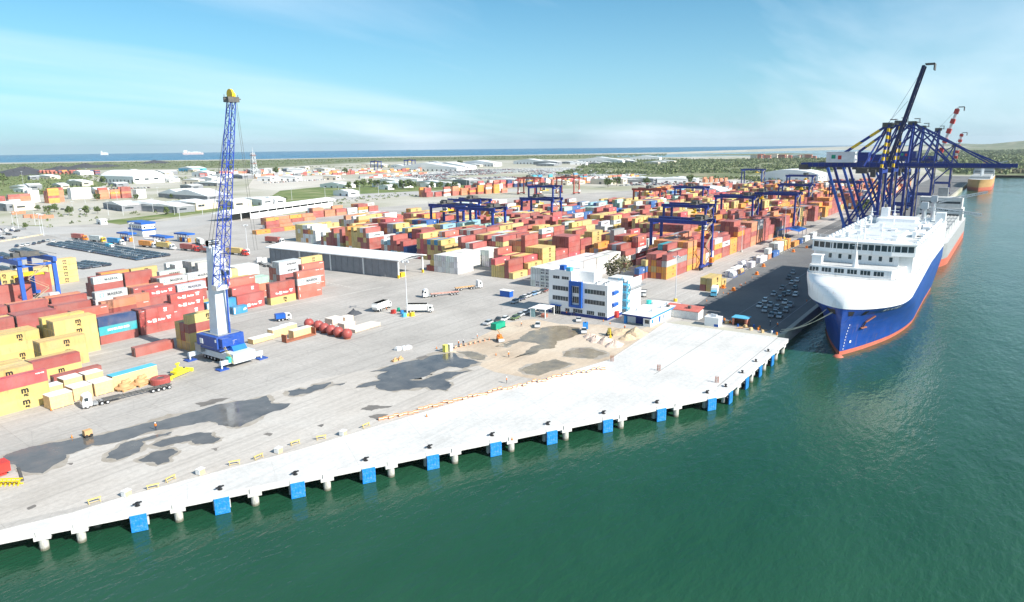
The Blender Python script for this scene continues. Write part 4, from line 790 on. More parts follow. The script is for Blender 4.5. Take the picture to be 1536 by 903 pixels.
# ================================================================ SHIP TO SHORE CRANES
def sts(u, label, boom_up=None, striped=True, pm=None, bz=47.0, apex=70.0, tipv=0.0, wd=9.0, boomm=None, group='ship cranes on the quay', back=106.0, pmh=None):
    pm = pm or crane_blue; t = thing('ship_to_shore_crane', label, 'crane', (u, 0, 0), 0, group); vs, vl = 62.0, 90.0
    for x in (-wd, wd):
        mb = MB(); mb.box(x - .75, vs - .75, 1.5, x + .75, vs + .75, bz); mb.build('sea_leg', pm, t)
        mb = MB(); mb.beam((x, vl, bz), (x, 78.5, 15), 1.2, 1.4); mb.box(x - .85, 77.6, 1.5, x + .85, 79.4, 15.5); mb.build('land_leg', lite_blue if x < 0 else pm, t)
        mb = MB(); mb.beam((x, vs, bz - 3), (x, 78.2, 15.5), .8, .9); mb.build('brace', pm, t)
        mb = MB(); mb.box(x - .8, vs, 13.5, x + .8, 79, 15.2); mb.build('portal_beam', pm, t)
        mb = MB(); mb.beam((x, vs, bz), (x * .35, vs - 1, apex), 1.1, 1.2); mb.beam((x, vs + 9, bz + 1), (x * .3, vs, apex), .7); mb.build('a_frame', pm, t)
        if striped:
            mb = MB()
            for k in range(6):
                a, b = k / 6, (k + .5) / 6; p, q = Vector((x, vs, bz)), Vector((x * .35, vs - 1, apex)); mb.beam(p.lerp(q, a), p.lerp(q, b), 1.2, 1.32)
            mb.build('yellow_band', yellow, t)
        xg = x * .38
        mb = MB(); mb.box(xg - .6, vs - 2, bz, xg + .6, back, bz + 2.6); mb.build('girder', pm, t)
        mb = MB()
        if boom_up: tipp = Vector((xg, boom_up[0], boom_up[1]))
        else: tipp = Vector((xg, tipv, bz + 1.2))
        mb.beam((xg, vs - 2.2, bz + 1.3), tipp, .9, 1.6 if boom_up else 2.1); mb.build('boom', boomm or pm, t)
        mb = MB(); p, q = Vector((xg, back - 14, bz + 2)), Vector((xg * .8, vs, apex))
        mb.beam(p, q, .8, .9); mb.build('back_stay', pm, t)
        if striped:
            mb = MB()
            for k in range(3): mb.beam(p.lerp(q, .12 + k * .3), p.lerp(q, .27 + k * .3), .9, 1.0)
            mb.build('yellow_band', yellow, t)
        if not boom_up:
            mb = MB(); mb.beam((xg * .8, vs - 1, apex), (xg, tipv + 8, bz + 2), .55, .6); mb.beam((xg * .8, vs - 1, apex), (xg, (vs + tipv) / 2 + 2, bz + 2), .5, .55); mb.build('fore_stay', pm, t)
    n = 14
    if boom_up:
        mb = MB(); a, b = Vector((0, vs - 2, bz)), Vector((0, *boom_up)); w = wd * .38
        for k in range(n + 1): e = a.lerp(b, k / n); mb.beam(e - Vector((w, 0, 0)), e + Vector((w, 0, 0)), .5)
        for k in range(n): e, f_ = a.lerp(b, k / n), a.lerp(b, (k + 1) / n); mb.beam(e + Vector((w * (-1) ** k, 0, 0)), f_ - Vector((w * (-1) ** k, 0, 0)), .35)
        mb.box(-w, boom_up[0] - 5, boom_up[1] + .5, w, boom_up[0] - .5, boom_up[1] + 1.1); mb.box(-w, boom_up[0] - 5.2, boom_up[1] - 2.5, w, boom_up[0] - 4.6, boom_up[1] + .8); mb.build('boom_tie', mach_dark, t)
        mb = MB(); mb.beam((1, vs, apex + 1), (1, *boom_up), .14); mb.beam((-1, vs, apex + 1), (-1, boom_up[0] + 6, boom_up[1] - 18), .14); mb.build('ropes', mach_dark, t)
    mb = MB(); mb.box(-3.6, vs - 2.5, apex - 1.2, 3.6, vs + 2.5, apex + 1.2); mb.box(-4.6, vs - 4.6, apex + .2, 4.6, vs + 1, apex + .5)
    for x in (-4, 0, 4): mb.beam((x, vs - 4, apex), (x, vs - 4, apex + 3.2), .2)
    mb.box(-3, vs - 1, apex + 2.6, 3, vs - 3.6, apex + 3.0); mb.build('apex_head', mach_dark, t)
    mb = MB(); mb.box(-5.0, vl - 13, bz + 2.8, 5.0, vl + 2, bz + 8.6); mb.box(-5.2, vl - 13.2, bz + 8.6, 5.2, vl + 2.2, bz + 8.9); mhs = mb.build('machine_house', pmh or mat('house_white', (.72, .73, .74), .5), t)
    mb = MB(); mb.box(-5.06, vl - 3, bz + 5.0, -5.0, vl - .8, bz + 7.2, 0); mb.box(-5.06, vl - 6.2, bz + 4.6, -5.0, vl - 4.3, bz + 6.8, 1); mb.build('logo', [green, red], mhs)
    mb = MB()
    for k in range(14): y = tipv + 2 + k * (back - tipv - 4) / 13 if not boom_up else vs + k * (back - vs) / 13; mb.beam((-wd * .38 - 1.4, y, bz + .3), (-wd * .38 - 1.4, y, bz + 3.4), .12)
    y0 = tipv + 2 if not boom_up else vs
    mb.beam((-wd * .38 - 1.4, y0, bz + 3.4), (-wd * .38 - 1.4, back, bz + 3.4), .12); mb.box(-wd * .38 - 1.6, y0, bz + .2, -wd * .38 - .6, back, bz + .35); mb.build('walkway', mach_dark, t)
    mb = MB(); mb.box(-4.2, back - 4, bz - 1.5, 4.2, back + 1, bz + 1.6); mb.box(-3, 70, bz - 3.4, 3, 76, bz - .3); mb.box(-1.6, 66, bz - 5.5, 1.6, 68.5, bz - 1); mb.build('trolley', mach_dark, t)
    for y in (vs, 78.5):
        mb = MB(); mb.box(-wd - 1, y - .8, 11.8, wd + 1, y + .8, 13.4) if y > vs else mb.box(-wd - 1, y - .8, bz - 3, wd + 1, y + .8, bz - 1.2); mb.build('cross_beam', pm, t)
        mb = MB(); mb.box(-wd - 2.6, y - .7, .05, wd + 2.6, y + .7, 1.5); mb.build('bogie', mach_dark, t)
    mb = MB()
    for k in range(8): mb.beam((-wd + 1.6 * (k % 2), 60.6, 4 + k * 5), (-wd + 1.6 * ((k + 1) % 2), 60.6, 9 + k * 5), .8, .15)
    mb.build('stair', mat('stair_tan', (.45, .36, .24), .6), t)
    return t
sts(452, 'ship crane with its dark boom raised high and yellow striped stays', (47.4, 101.5), True, boomm=mat('boom_navy', (.012, .018, .075), .5), bz=47.5, apex=71)
sts(497, 'ship crane next behind the raised one, its boom level over the water', None, True, bz=46.5, apex=73, pmh=crane_blue)
sts(560, 'third ship crane along the quay with level boom', None, False, bz=44, apex=74, tipv=6, pmh=crane_blue)
sts(620, 'fourth ship crane along the quay with level boom', None, False, bz=42, apex=72, tipv=4, pmh=crane_blue)
stripe = mat('boom_stripe_white', (.75, .72, .7), .5)
def sts_red(u, label, top):
    t = sts(u, label, top, False, bz=44 if u < 900 else 36, apex=72 if u < 900 else 56, boomm=stripe, pmh=crane_blue)
    mb = MB(); a, b = Vector((0, 60, 45 if u < 900 else 37)), Vector((0, *top))
    for k in range(5): p, q = a.lerp(b, .15 + k * .185), a.lerp(b, .15 + k * .185 + .09); mb.beam(p, q, 8.4, 3.4)
    mb.build('red_band', red, t)
sts_red(749, 'far ship crane with red and white banded boom raised', (49.1, 90)); sts_red(960, 'farthest ship crane with red and white banded boom raised', (56, 70))

# ================================================================ SHIPS
def hull(mbs, us, ue_bow, ustern, v0, half, zs, bowp, stern_r, N_=26):
    "rings of half breadth from stem to stern for several levels; returns list of rings of points (port side then starboard)"
    rings = []
    for z, st, be, p, q, sr in zs:
        pts = []
        for i in range(N_ + 1):
            s = i / N_; e = s * s * (be - st) if False else (be - st) * (1 - math.cos(s * PI / 2)); x = st + e; f = 1 - (1 - (x - st) / (be - st)) ** p; pts.append((x, half * max(0, f) ** (1 / q)))
        pts.append(((be + ustern) / 2, half))
        for i in range(7): a = i / 6 * PI / 2; pts.append((ustern - sr + sr * math.sin(a), half - sr * .55 * (1 - math.cos(a))))
        hs = 1.0 if not callable(half) else 1.0
        rings.append([(x, v0 - h, z(x) if callable(z) else z) for x, h in pts] + [(x, v0 + h, z(x) if callable(z) else z) for x, h in reversed(pts)])
    return rings
def skin(mb, rings, lo, hi, mi):
    for k in range(lo, hi):
        a, b = rings[k], rings[k + 1]; n = len(a); o = len(mb.v); mb.v += a + b
        for i in range(n): j = (i + 1) % n; mb.f.append((o + i, o + j, o + n + j, o + n + i)); mb.m.append(mi)
cv = 39.2; half = 15.9
def bz_(x): return 11.2 + 4.4 * max(0, min(1, (x - 250) / 60))
def bz2(x): return bz_(x) + .02
HT = 19.3
Z = [(-5.5, 233.2, 300, 1.5, 1.15, 6), (-2.7, 232.9, 297, 1.5, 1.12, 6), (1.5, 232.0, 290, 1.55, 1.08, 5), (5.5, 231.2, 281, 1.65, 1.1, 4), (8.8, 231.4, 272, 1.85, 1.25, 3), (bz_, 232.4, 262, 2.0, 1.6, 2), (bz2, 232.2, 261.6, 2.0, 1.62, 2), (lambda x: bz_(x) * .55 + 20.6 * .45, 233.4, 260, 2.1, 2.0, 1.5), (17.6, 236.8, 259, 2.4, 2.6, 1.5), (HT, 241.8, 258, 2.9, 3.4, 1.5)]
Z[7] = (lambda x: bz_(x) + (HT - bz_(x)) * .35, 233.4, 261, 2.15, 1.9, 1.5)
Z[8] = (lambda x: bz_(x) + (HT - bz_(x)) * .7, 236.4, 259.5, 2.45, 2.5, 1.5)
t = thing('car_carrier_ship', 'large white and blue car carrier moored at the quay, bow towards the deck', 'ship', (0, 0, 0))
def dense(Z, k):
    out = []
    def ev(z, x): return z(x) if callable(z) else z
    for i in range(len(Z) - 1):
        a, b, c, d = Z[max(0, i - 1)], Z[i], Z[i + 1], Z[min(len(Z) - 1, i + 2)]
        for j in range(k):
            s = j / k; cr = lambda q: .5 * (2 * b[q] + (c[q] - a[q]) * s + (2 * a[q] - 5 * b[q] + 4 * c[q] - d[q]) * s * s + (3 * b[q] - a[q] - 3 * c[q] + d[q]) * s ** 3)
            out.append(((lambda x, b=b, c=c, s=s: ev(b[0], x) * (1 - s) + ev(c[0], x) * s),) + tuple(cr(q) for q in (1, 2, 3, 4, 5)))
    return out + [Z[-1]]
Zb, Zw = dense(Z[:6], 3), dense(Z[6:], 5); NB = len(Zb); rings = hull(None, 0, 0, 372, cv, half, Zb + Zw, 0, 0, 40)
rings = [[(x, cv + (y - cv) * (1 - .17 * max(0, min(1, (11.2 - z) / 15)) ** 1.1 * max(0, min(1, (x - 262) / 45))), z) for x, y, z in rg] for rg in rings]
mb = MB(); skin(mb, rings, 0, 3, 0); skin(mb, rings, 3, NB - 1, 1); skin(mb, rings, NB, len(rings) - 1, 2); mb.quad(rings[-1][::-1], 3)
hullo = mb.build('hull', [boot_red, ship_blue, ship_white, deck_grey], t, smooth=True)
try: hullo.data.set_sharp_from_angle(angle=R(35))
except Exception: pass
mb = MB(); mb.lathe([(0, -7), (1.6, -6.4), (2.0, -5), (1.6, -4), (.9, -3.45), (0, -3.3)], (231.4, cv), 14); mb.build('bulbous_bow', boot_red, t, smooth=True)
mb = MB()
for (z0, z1) in ((HT, 26.6),):
    mb.prism([(261, cv - half), (372, cv - half), (372, cv + half), (261, cv + half), (259.5, cv + half - 1), (259.5, cv - half + 1)], z0 - .3, z1, 0, 1)
mb.build('upper_hull', [ship_white, mat('weather_deck_pale', (.66, .70, .68), .7, dirt=.15, dirtc=(.45, .5, .47))], t)
FD = HT + 2.6
mb = MB(); mb.prism([(246.6, cv - half + 5.2), (264, cv - half + 1.6), (264, cv + half - 1.4), (248, cv + half - 1.6), (246.6, cv + half - 3)], HT - .02, FD, 0, 1); dh = mb.build('fore_deckhouse', [ship_white, deck_grey], t)
for k in range(6):
    y = cv - 8.6 + k * 3.9; mb = MB(); mb.box(246.50, y, HT + .7, 246.58, y + 3.1, HT + 2.1, 0)
    for q in range(4): mb.box(246.44, y + q * 1.0, HT + .7, 246.5, y + q * 1.0 + .12, HT + 2.1, 1)
    mb.build('deck_opening', [glass, ship_white], dh)
mb = MB(); mb.prism([(257.5, cv - 11), (266, cv - 11), (266, cv + 12.5), (257.5, cv + 12.5)], FD, 25.4, 0); wh = mb.build('wheelhouse_base', ship_white, t)
for k in range(7): y = cv - 9.2 + k * 3.1; mb = MB(); mb.box(257.44, y, FD + 1.3, 257.5, y + .95, FD + 2.8, 0); mb.build('window', glass, wh)
mb = MB(); mb.box(250.6, cv + 11.2, FD, 253.6, cv + 14.2, FD + 2.6); mb.box(250.4, cv + 10.9, FD + 2.6, 253.8, cv + 14.5, FD + 2.9); mb.build('bow_side_house', ship_white, t)
# navigation bridge across the whole beam
mb = MB(); mb.prism([(255.4, cv - 9), (256.8, cv - 15.7), (262, cv - 15.95), (262, cv + 15.95), (256.8, cv + 15.7), (255.4, cv + 9)], 25.4, 29.1, 0); mb.prism([(254.8, cv - 9), (256.2, cv - 16.1), (262.4, cv - 16.2), (262.4, cv + 16.2), (256.2, cv + 16.1), (254.8, cv + 9)], 29.1, 29.5, 0); br = mb.build('bridge', [ship_white], t)
for k in range(16):
    y = cv - 15.2 + k * 1.92; y1 = y + 1.6; f_ = lambda yy: 255.4 if abs(yy - cv) <= 9 else 255.4 + (abs(yy - cv) - 9) / 6.7 * 1.4
    mb = MB(); mb.quad([(f_(y) - .05, y, 26.8), (f_(y) - .05, y, 28.7), (f_(y1) - .05, y1, 28.7), (f_(y1) - .05, y1, 26.8)]); mb.quad([(f_(y) - .02, y, 26.8), (f_(y1) - .02, y1, 26.8), (f_(y1) - .05, y1, 28.7), (f_(y) - .05, y, 28.7)]); mb.build('window', glass, br)
mb = MB(); mb.cyl((249.5, cv + .5, FD), (249.5, cv + .5, FD + 5.5), 1.0, .2, 10); mb.cyl((249.5, cv + .5, FD + 5.5), (249.5, cv + .5, FD + 10), .15, n=6); mb.beam((249.5, cv - .8, FD + 7), (249.5, cv + 1.8, FD + 7), .15); mb.build('foremast', ship_white, t)
# clutter of the weather deck
dr = random.Random(9)
def railing(mb, pts, h=1.1, step=2.4, w=.07):
    for a, b in zip(pts, pts[1:]):
        a, b = Vector(a), Vector(b); n = max(1, int((b - a).length / step))
        for k in range(n + 1): e = a.lerp(b, k / n); mb.beam(e, e + Vector((0, 0, h)), w)
        for zz in (h, h * .55): mb.beam(a + Vector((0, 0, zz)), b + Vector((0, 0, zz)), w)
mb = MB(); railing(mb, [(261, cv - half + .2, 26.60), (371.5, cv - half + .2, 26.60), (371.5, cv + half - .2, 26.60), (261, cv + half - .2, 26.60)]); railing(mb, [(256.4, cv - 16, 29.5), (262.2, cv - 16, 29.5), (262.2, cv + 16, 29.5), (256.4, cv + 16, 29.5)], 1.0, 1.6); railing(mb, [(256, cv - 15.5, HT), (245.4, cv - 12, HT), (242.6, cv - 5, HT), (242.6, cv + 5, HT), (245.4, cv + 12, HT), (256, cv + 15.5, HT)], 1.1, 1.5); mb.build('railing', ship_white, t)
for k in range(26):
    u = dr.uniform(268, 366); v = cv + dr.uniform(-13.5, 13.5); mb = MB(); a, b, h = dr.uniform(1, 3.4), dr.uniform(1, 3), dr.uniform(.8, 2.4)
    mb.box(u, v, 26.60, u + a, v + b, 26.6 + h); mb.box(u - .15, v - .15, 26.6 + h, u + a + .15, v + b + .15, 26.75 + h); mb.build('vent_housing', ship_white, t)
for k in range(34):
    u = 264 + k * 3.1; side = -1 if k % 2 else 1; mb = MB(); v = cv + side * 14.3; mb.cyl((u, v, 26.60), (u, v, 27.9), .45, n=8); mb.lathe([(.75, 27.7), (.8, 28.1), (.5, 28.5), (0, 28.65)], (u, v), 8); mb.build('mushroom_vent', ship_white, t)
for (a, b, c, d) in ((264, cv - 7, 316, cv + 9), (320, cv - 9, 345, cv + 8)):
    mb = MB(); mb.box(a, b, 26.60, c, d, 27.60)
    for k in range(int((c - a) / 4)): mb.box(a + 1 + 4 * k, b + .5, 27.60, a + 2.2 + 4 * k, d - .5, 27.85)
    mb.build('raised_deck', ship_white, t)
mb = MB(); mb.box(345, cv - 6, 26.60, 360, cv + 9, 29.0); mb.build('aft_house', ship_white, t)
mb = MB(); mb.prism([(353, cv + 5.5), (358, cv + 5.5), (358, cv + 8.5), (353, cv + 8.5)], 29.0, 33.0, 0); mb.cyl((355.5, cv + 7, 33), (355.5, cv + 7, 34.4), .6, n=10, mi=1); mb.build('funnel', [ship_white, mach_dark], t)
mb = MB(); mb.box(362, cv - 15.8, 25.60, 368, cv - 12, 30.80); mb.build('stern_casing', ship_white, t)
for (u, v, h) in ((272, cv + 2, 9), (290, cv - 1, 6), (336, cv + 1, 9), (300, cv + 8, 6), (318, cv + 12, 5), (330, cv - 11, 5), (345, cv + 11, 7)):
    mb = MB(); mb.cyl((u, v, 26.60), (u, v, 26.6 + h), .35, .15, 8); mb.beam((u, v - 1.6, 26.6 + h * .75), (u, v + 1.6, 26.6 + h * .75), .2); mb.box(u - .7, v - .7, 26.6 + h * .5, u + .7, v + .7, 26.7 + h * .5); mb.cyl((u, v, 26.6 + h * .55), (u, v, 26.6 + h * .62), .6, n=8); mb.build('mast', ship_white, t)
mb = MB()
for k in range(4): mb.box(275 + 22 * k, cv - 14.8, 26.64, 292 + 22 * k, cv - 10.5, 26.72, 0)
mb.build('side_walkway', deck_grey, t)
for k in range(2):
    mb = MB(); u = 302 + 22 * k; prof = [(u, 27.4), (u + 1, 26.8), (u + 7, 26.8), (u + 8, 27.4), (u + 8, 28.3), (u + 6, 29.0), (u + 1, 29.0), (u, 28.3)]; mb.yprism(prof, cv - 13.4, cv - 10.9); mb.build('lifeboat', orange if False else ship_white, t)
# openings, lettering and anchor at the bow
def bow_pt(z, uu):
    lv = [(-2.7, 232.9, 297, 1.5, 1.12), (1.5, 232, 290, 1.55, 1.08), (5.5, 231.2, 281, 1.65, 1.1), (8.8, 231.4, 272, 1.85, 1.25), (11.2, 232.4, 262, 2.0, 1.6)]
    for a, b in zip(lv, lv[1:]):
        if a[0] <= z <= b[0]:
            s = (z - a[0]) / (b[0] - a[0]); st, be, p, q = (a[i] + (b[i] - a[i]) * s for i in (1, 2, 3, 4)); f = 1 - (1 - min(1, max(0, (uu - st) / (be - st)))) ** p; return half * f ** (1 / q)
def on_bow(ua, ub, za, zb, sgn, off):
    def P(u, z): h = bow_pt(z, u); return Vector((u - off * .8, cv + sgn * (h + off), z))
    return [P(ua, za), P(ub, za), P(ub, zb), P(ua, zb)]
mb = MB(); mb.quad(on_bow(233.0, 235.6, 9.0, 10.6, 1, .12)); mb.quad(on_bow(232.6, 233.6, 9.1, 10.5, -1, .12)); mb.quad(on_bow(239.5, 240.6, 9.3, 10.6, 1, .12)); mb.quad(on_bow(236.0, 237.2, 9.1, 10.5, -1, .12)); mb.build('mooring_port', black, t)
mb = MB()
for k, (a, b) in enumerate(((243.0, 243.9), (244.6, 245.3), (246.6, 247.4), (248.2, 248.8), (249.3, 250.4), (251.0, 251.5))): mb.quad(on_bow(a, b, 9.6 + .12 * (k % 2), 10.6, -1, .12))
mb.quad(on_bow(236.4, 237.1, -.4, .4, -1, .14)); mb.build('bow_lettering', white_letter, t)
mb = MB()
for k in range(9): mb.quad(on_bow(233.9, 234.15, -2.2 + k * 1.0, -1.8 + k * 1.0, -1, .14))
mb.build('draught_marks', white_letter, t)
mb = MB(); q = on_bow(240.2, 241.2, 4.4, 6.2, -1, .3)
mb.beam(q[0], q[3], .5, .4); mb.beam(on_bow(239.4, 242, 4.2, 5, -1, .35)[0], on_bow(239.4, 242, 4.2, 5, -1, .35)[1], .5, .4); mb.beam(q[3], on_bow(241, 242.4, 6.2, 8.0, -1, .2)[2], .5, .3); mb.build('anchor', rust, t)
# mooring lines
for i, (a, b) in enumerate((((1172, 497), 0), ((1176, 500), 1), ((1170, 500), 2))):
    p = Vector((*at(*a), .6)); q = [Vector((234.0, cv + bow_pt(9.3, 234) + .1, 9.3)), Vector((237.0, cv + bow_pt(9.4, 237) + .1, 9.4)), Vector((234.6, cv + bow_pt(9.2, 234.6) + .1, 9.2))][b]
    mb = MB(); pr = p
    for k in range(1, 11): s = k / 10; e = p.lerp(q, s) - Vector((0, 0, 1.2 * math.sin(PI * s))); mb.beam(pr, e, .14); pr = e
    tag(mb.build('mooring_rope', rope), ['uppermost pale mooring rope from the ship bow to the quay', 'middle pale mooring rope from the ship bow to the quay', 'lowest pale mooring rope from the ship bow to the quay'][i], 'rope', 'mooring ropes of the car carrier')
# cargo ship behind, grey hatches and a deck crane
def cargo_ship(u0, ln, v0, hw, label, m_low, m_up, deckz, hatchm, sup):
    t = thing('cargo_ship', label, 'ship', (0, 0, 0)); u1 = u0 + ln; Zs = [(-5.5, u0 + 3, u0 + 42, 1.6, 1.3, 4), (0.5, u0 + 1.2, u0 + 36, 1.7, 1.4, 3), (deckz * .6, u0, u0 + 30, 1.8, 1.6, 2), (deckz, u0 - 1, u0 + 26, 1.9, 1.8, 2)]
    rg = hull(None, 0, 0, u1, v0, hw, Zs, 0, 0, 14); mb = MB(); skin(mb, rg, 0, 1, 0); skin(mb, rg, 1, 3, 1); mb.quad(rg[3][::-1], 2); mb.build('hull', [m_low, m_up, deck_grey], t, smooth=False)
    n = 6; L_ = (ln * .72) / n
    for k in range(n):
        a = u0 + 24 + k * L_; mb = MB(); mb.box(a, v0 - hw + 2.5, deckz, a + L_ - 3, v0 + hw - 2.5, deckz + 3.2)
        for q in range(12): y = v0 - hw + 2.7 + q * (2 * hw - 5.4) / 12; mb.box(a - .15, y, deckz + .4, a - .01, y + .35, deckz + 3.0); mb.box(a, y, deckz + 3.2, a + L_ - 3, y + .3, deckz + 3.45)
        mb.build('hatch_cover', hatchm, t)
    for k in (1, 3):
        a = u0 + 22 + k * L_ * 1.3; mb = MB(); mb.cyl((a, v0, deckz), (a, v0, deckz + 15), 1.4, 1.2, 10); mb.box(a - 2, v0 - 1.6, deckz + 15, a + 2, v0 + 1.8, deckz + 19); d = mb.build('deck_crane', galv, t)
        mb = MB(); mb.lattice((a, v0 - 2, deckz + 15.5), (a + 2, v0 - 27, deckz + (13 if k == 1 else 22)), 1.6, .9, 9, .25); mb.build('jib', galv, d)
    mb = MB(); mb.box(u1 - 26, v0 - hw + 1, deckz, u1 - 10, v0 + hw - 1, deckz + 8); mb.box(u1 - 25, v0 - hw + 2, deckz + 8, u1 - 12, v0 + hw - 2, deckz + 15); sp_ = mb.build('superstructure', sup, t)
    for z in (3, 6, 11): mb = MB(); mb.box(u1 - 26.08, v0 - hw + 3, deckz + z, u1 - 26.01, v0 + hw - 3, deckz + z + 1.1) if z < 8 else mb.box(u1 - 25.08, v0 - hw + 3, deckz + z, u1 - 25.01, v0 + hw - 3, deckz + z + 1.4); mb.build('window_band', glass, sp_)
    mb = MB(); mb.box(u1 - 14, v0 - 3, deckz + 15, u1 - 9, v0 + 3, deckz + 21); mb.build('funnel', m_up, t)
    return t
cargo_ship(408, 175, 40, 14.5, 'grey decked cargo ship with red lower hull berthed behind the car carrier', boot_red, mat('hull_grey', (.30, .32, .33), .6, dirt=.4, dirtc=(.25, .17, .12)), 9.5, hatch_grey, mat('faded_white', (.62, .62, .6), .6, dirt=.3))
cargo_ship(1130, 150, 40, 14, 'far cargo ship with orange hull at the end of the quay', boot_red, mat('hull_orange', (.50, .31, .13), .6), 11, hatch_grey, hatch_grey)
def sea_ship(px, py, ln, label):
    x, y = at(px, py); t = thing('distant_ship', label, 'ship', (x, y, -4.6), R(-38)); mb = MB(); mb.prism([(-ln / 2, -14), (ln * .42, -14), (ln / 2, 0), (ln * .42, 14), (-ln / 2, 14)], 0, 22, 0); mb.build('hull', mat('far_hull', (.62, .48, .46), .6) if ln > 200 else white, t)
    mb = MB(); mb.box(-ln * .45, -13, 22, -ln * .28, 13, 52); mb.build('superstructure', white, t); mb = MB()
    for k in range(5): mb.box(-ln * .24 + k * ln * .13, -13, 22, -ln * .24 + k * ln * .13 + ln * .1, 13, 36 - 5 * (k % 3 == 1))
    mb.build('deck_cargo', white, t)
sea_ship(290, 231.2, 230, 'pale container ship lying offshore left of the tall crane'); sea_ship(157, 231.8, 90, 'tiny white vessel on the sea horizon at the left')
x, y = at(1466, 272, -4); t = thing('small_boat', 'small dark boat on the harbour water at the far right', 'boat', (x, y, -4)); mb = MB(); mb.prism([(-6, -2), (4, -2), (7, 0), (4, 2), (-6, 2)], -.3, 1.6); mb.build('hull', black, t); mb = MB(); mb.box(-4, -1.5, 1.6, 1, 1.5, 4); mb.build('cabin', grey, t)
# ================================================================ BUILDINGS
off_white = mat('office_white', (.80, .80, .80), .6, var=.03, dirt=.08, dirtc=(.55, .53, .5)); roof_grey = mat('flat_roof', (.62, .62, .61), .8, dirt=.2, dirtc=(.4, .38, .36)); plinth = mat('plinth_blue', (.02, .04, .20), .6)
def win_u(parent, u, v0, v1, z0, z1, n, name='window'):
    "window in a wall that looks towards -u: frame with mullions, panes set back"
    mb = MB(); t_ = .07
    mb.box(u - .05, v0, z0, u + .02, v1, z0 + t_); mb.box(u - .05, v0, z1 - t_, u + .02, v1, z1)
    for k in range(n + 1): v = v0 + (v1 - v0) * k / n; mb.box(u - .06, v - t_ / 2, z0, u + .02, v + t_ / 2, z1)
    o = mb.build(name, galv, parent); mb = MB(); mb.quad([(u - .015, v1, z0), (u - .015, v0, z0), (u - .015, v0, z1), (u - .015, v1, z1)]); mb.build('pane', glass, o); return o
bu, bv0, bv1 = 219.0, 114.2, 138.7
t = thing('office_building', 'white three storey port office with blue window frame and taller left end', 'building', (0, 0, 0))
mb = MB(); mb.box(bu, bv0, 0, bu + 11.6, bv1 - .01, 12.2, 0, 1)
mb.box(bu - .002, bv0 - .002, 12.2, bu + 11.6, bv0 + .25, 12.75); mb.box(bu - .002, bv0 + .25, 12.2, bu + .25, 129.1, 12.75); mb.box(bu + 11.35, bv0 + .25, 12.2, bu + 11.6, 129.1, 12.75); wall = mb.build('main_wall', [off_white, roof_grey], t)
mb = MB(); mb.box(bu - .25, 129.1, .0, bu + 8.2, bv1 + .25, 16.2, 0, 1)
for a in ((bu - .25, 129.1, bu + 8.2, 129.3), (bu - .25, bv1 + .05, bu + 8.2, bv1 + .25), (bu - .25, 129.3, bu - .05, bv1 + .05), (bu + 8.0, 129.3, bu + 8.2, bv1 + .05)): mb.box(a[0], a[1], 16.2, a[2], a[3], 16.6)
tow = mb.build('tower_wall', [off_white, roof_grey], t)
mb = MB(); mb.box(bu + 5, 122.5, 12.2, bu + 11, 129, 16.0, 0, 1); mb.build('roof_stair_house', [off_white, roof_grey], t)
mb = MB(); mb.box(bu - .45, 129.5, 16.6, bu + 1.7, 131.3, 17.9); mb.build('roof_tank', blue_light, t); mb = MB(); mb.box(bu + 1, 133, 16.6, bu + 3, 135, 18.2); mb.build('roof_tank', blue, t)
for k in range(6): mb = MB(); a, b = bu + 2.2 + 1.6 * (k % 3), 116.5 + 3.2 * (k // 3); mb.box(a, b, 12.2, a + 1.1, b + .9, 13.1); mb.cyl((a + .55, b + .45, 13.1), (a + .55, b + .45, 13.18), .35, n=8, mi=1); mb.build('air_conditioner', [galv, dark], t)
mb = MB(); mb.box(bu - .30, bv0 - .02, 0, bu - .002, bv1 + .27, 1.15) if False else mb.box(bu - .05, bv0 - .05, 0, bu - .003, 129.05, 1.15); mb.box(bu - .3, 129.08, 0, bu - .253, bv1 + .3, 1.1); mb.box(bu - .05, bv0 - .05, 0, bu + 11.6, bv0 - .003, .95); mb.build('plinth', plinth, t)
fr = MB(); fa, fb, z0, z1 = 124.4, 129.7, 3.4, 13.2
fr.box(bu - 1.1, fa, z0, bu + .0, fa + .95, z1); fr.box(bu - 1.1, fb - .95, z0, bu - .26, fb, z1); fr.box(bu - 1.1, fa + .95, z1 - 1.7, bu, fb - .95, z1); fr.box(bu - 1.1, fa + .95, z0, bu, fb - .95, z0 + .8); frame = fr.build('blue_frame', blue, t)
for z in (4.9, 8.6): win_u(t, bu, fa + 1.05, fb - 1.1, z, z + 2.5, 4, 'stair_window')
for z in (5.2, 9.0):
    win_u(t, bu, 115.2, 123.6, z, z + 1.75, 7); win_u(t, bu - .25, 130.4, 137.2, z, z + 1.75, 6)
win_u(t, bu - .25, 130.2, 133.2, 13.3, 14.5, 3); win_u(t, bu - .25, 134.2, 137.0, 13.3, 14.5, 3)
for a, b in ((115.0, 118.0), (119.5, 122.6), (124.4, 128.4)): win_u(t, bu, a, b, 1.25, 2.75, 4)
win_u(t, bu - .25, 129.8, 131.6, 1.2, 2.6, 2)
mb = MB(); mb.box(bu - .3, 133.6, .0, bu - .24, 137.4, 3.2); ent = mb.build('entrance_glazing', glass, t)
for k in range(5): mb = MB(); mb.box(bu - .36, 133.6 + .93 * k, 0, bu - .29, 133.72 + .93 * k, 3.2); mb.build('mullion', galv, ent)
mb = MB(); mb.box(bu - 1.3, 133.2, 3.2, bu - .26, 137.8, 3.45); mb.build('entrance_canopy', blue, t)
for z in (4.6, 9.0): mb = MB(); mb.box(bu + 3.2, bv0 - 1.0, z, bu + 6.9, bv0 - .003, z + 1.1); mb.build('side_balcony', blue, t)
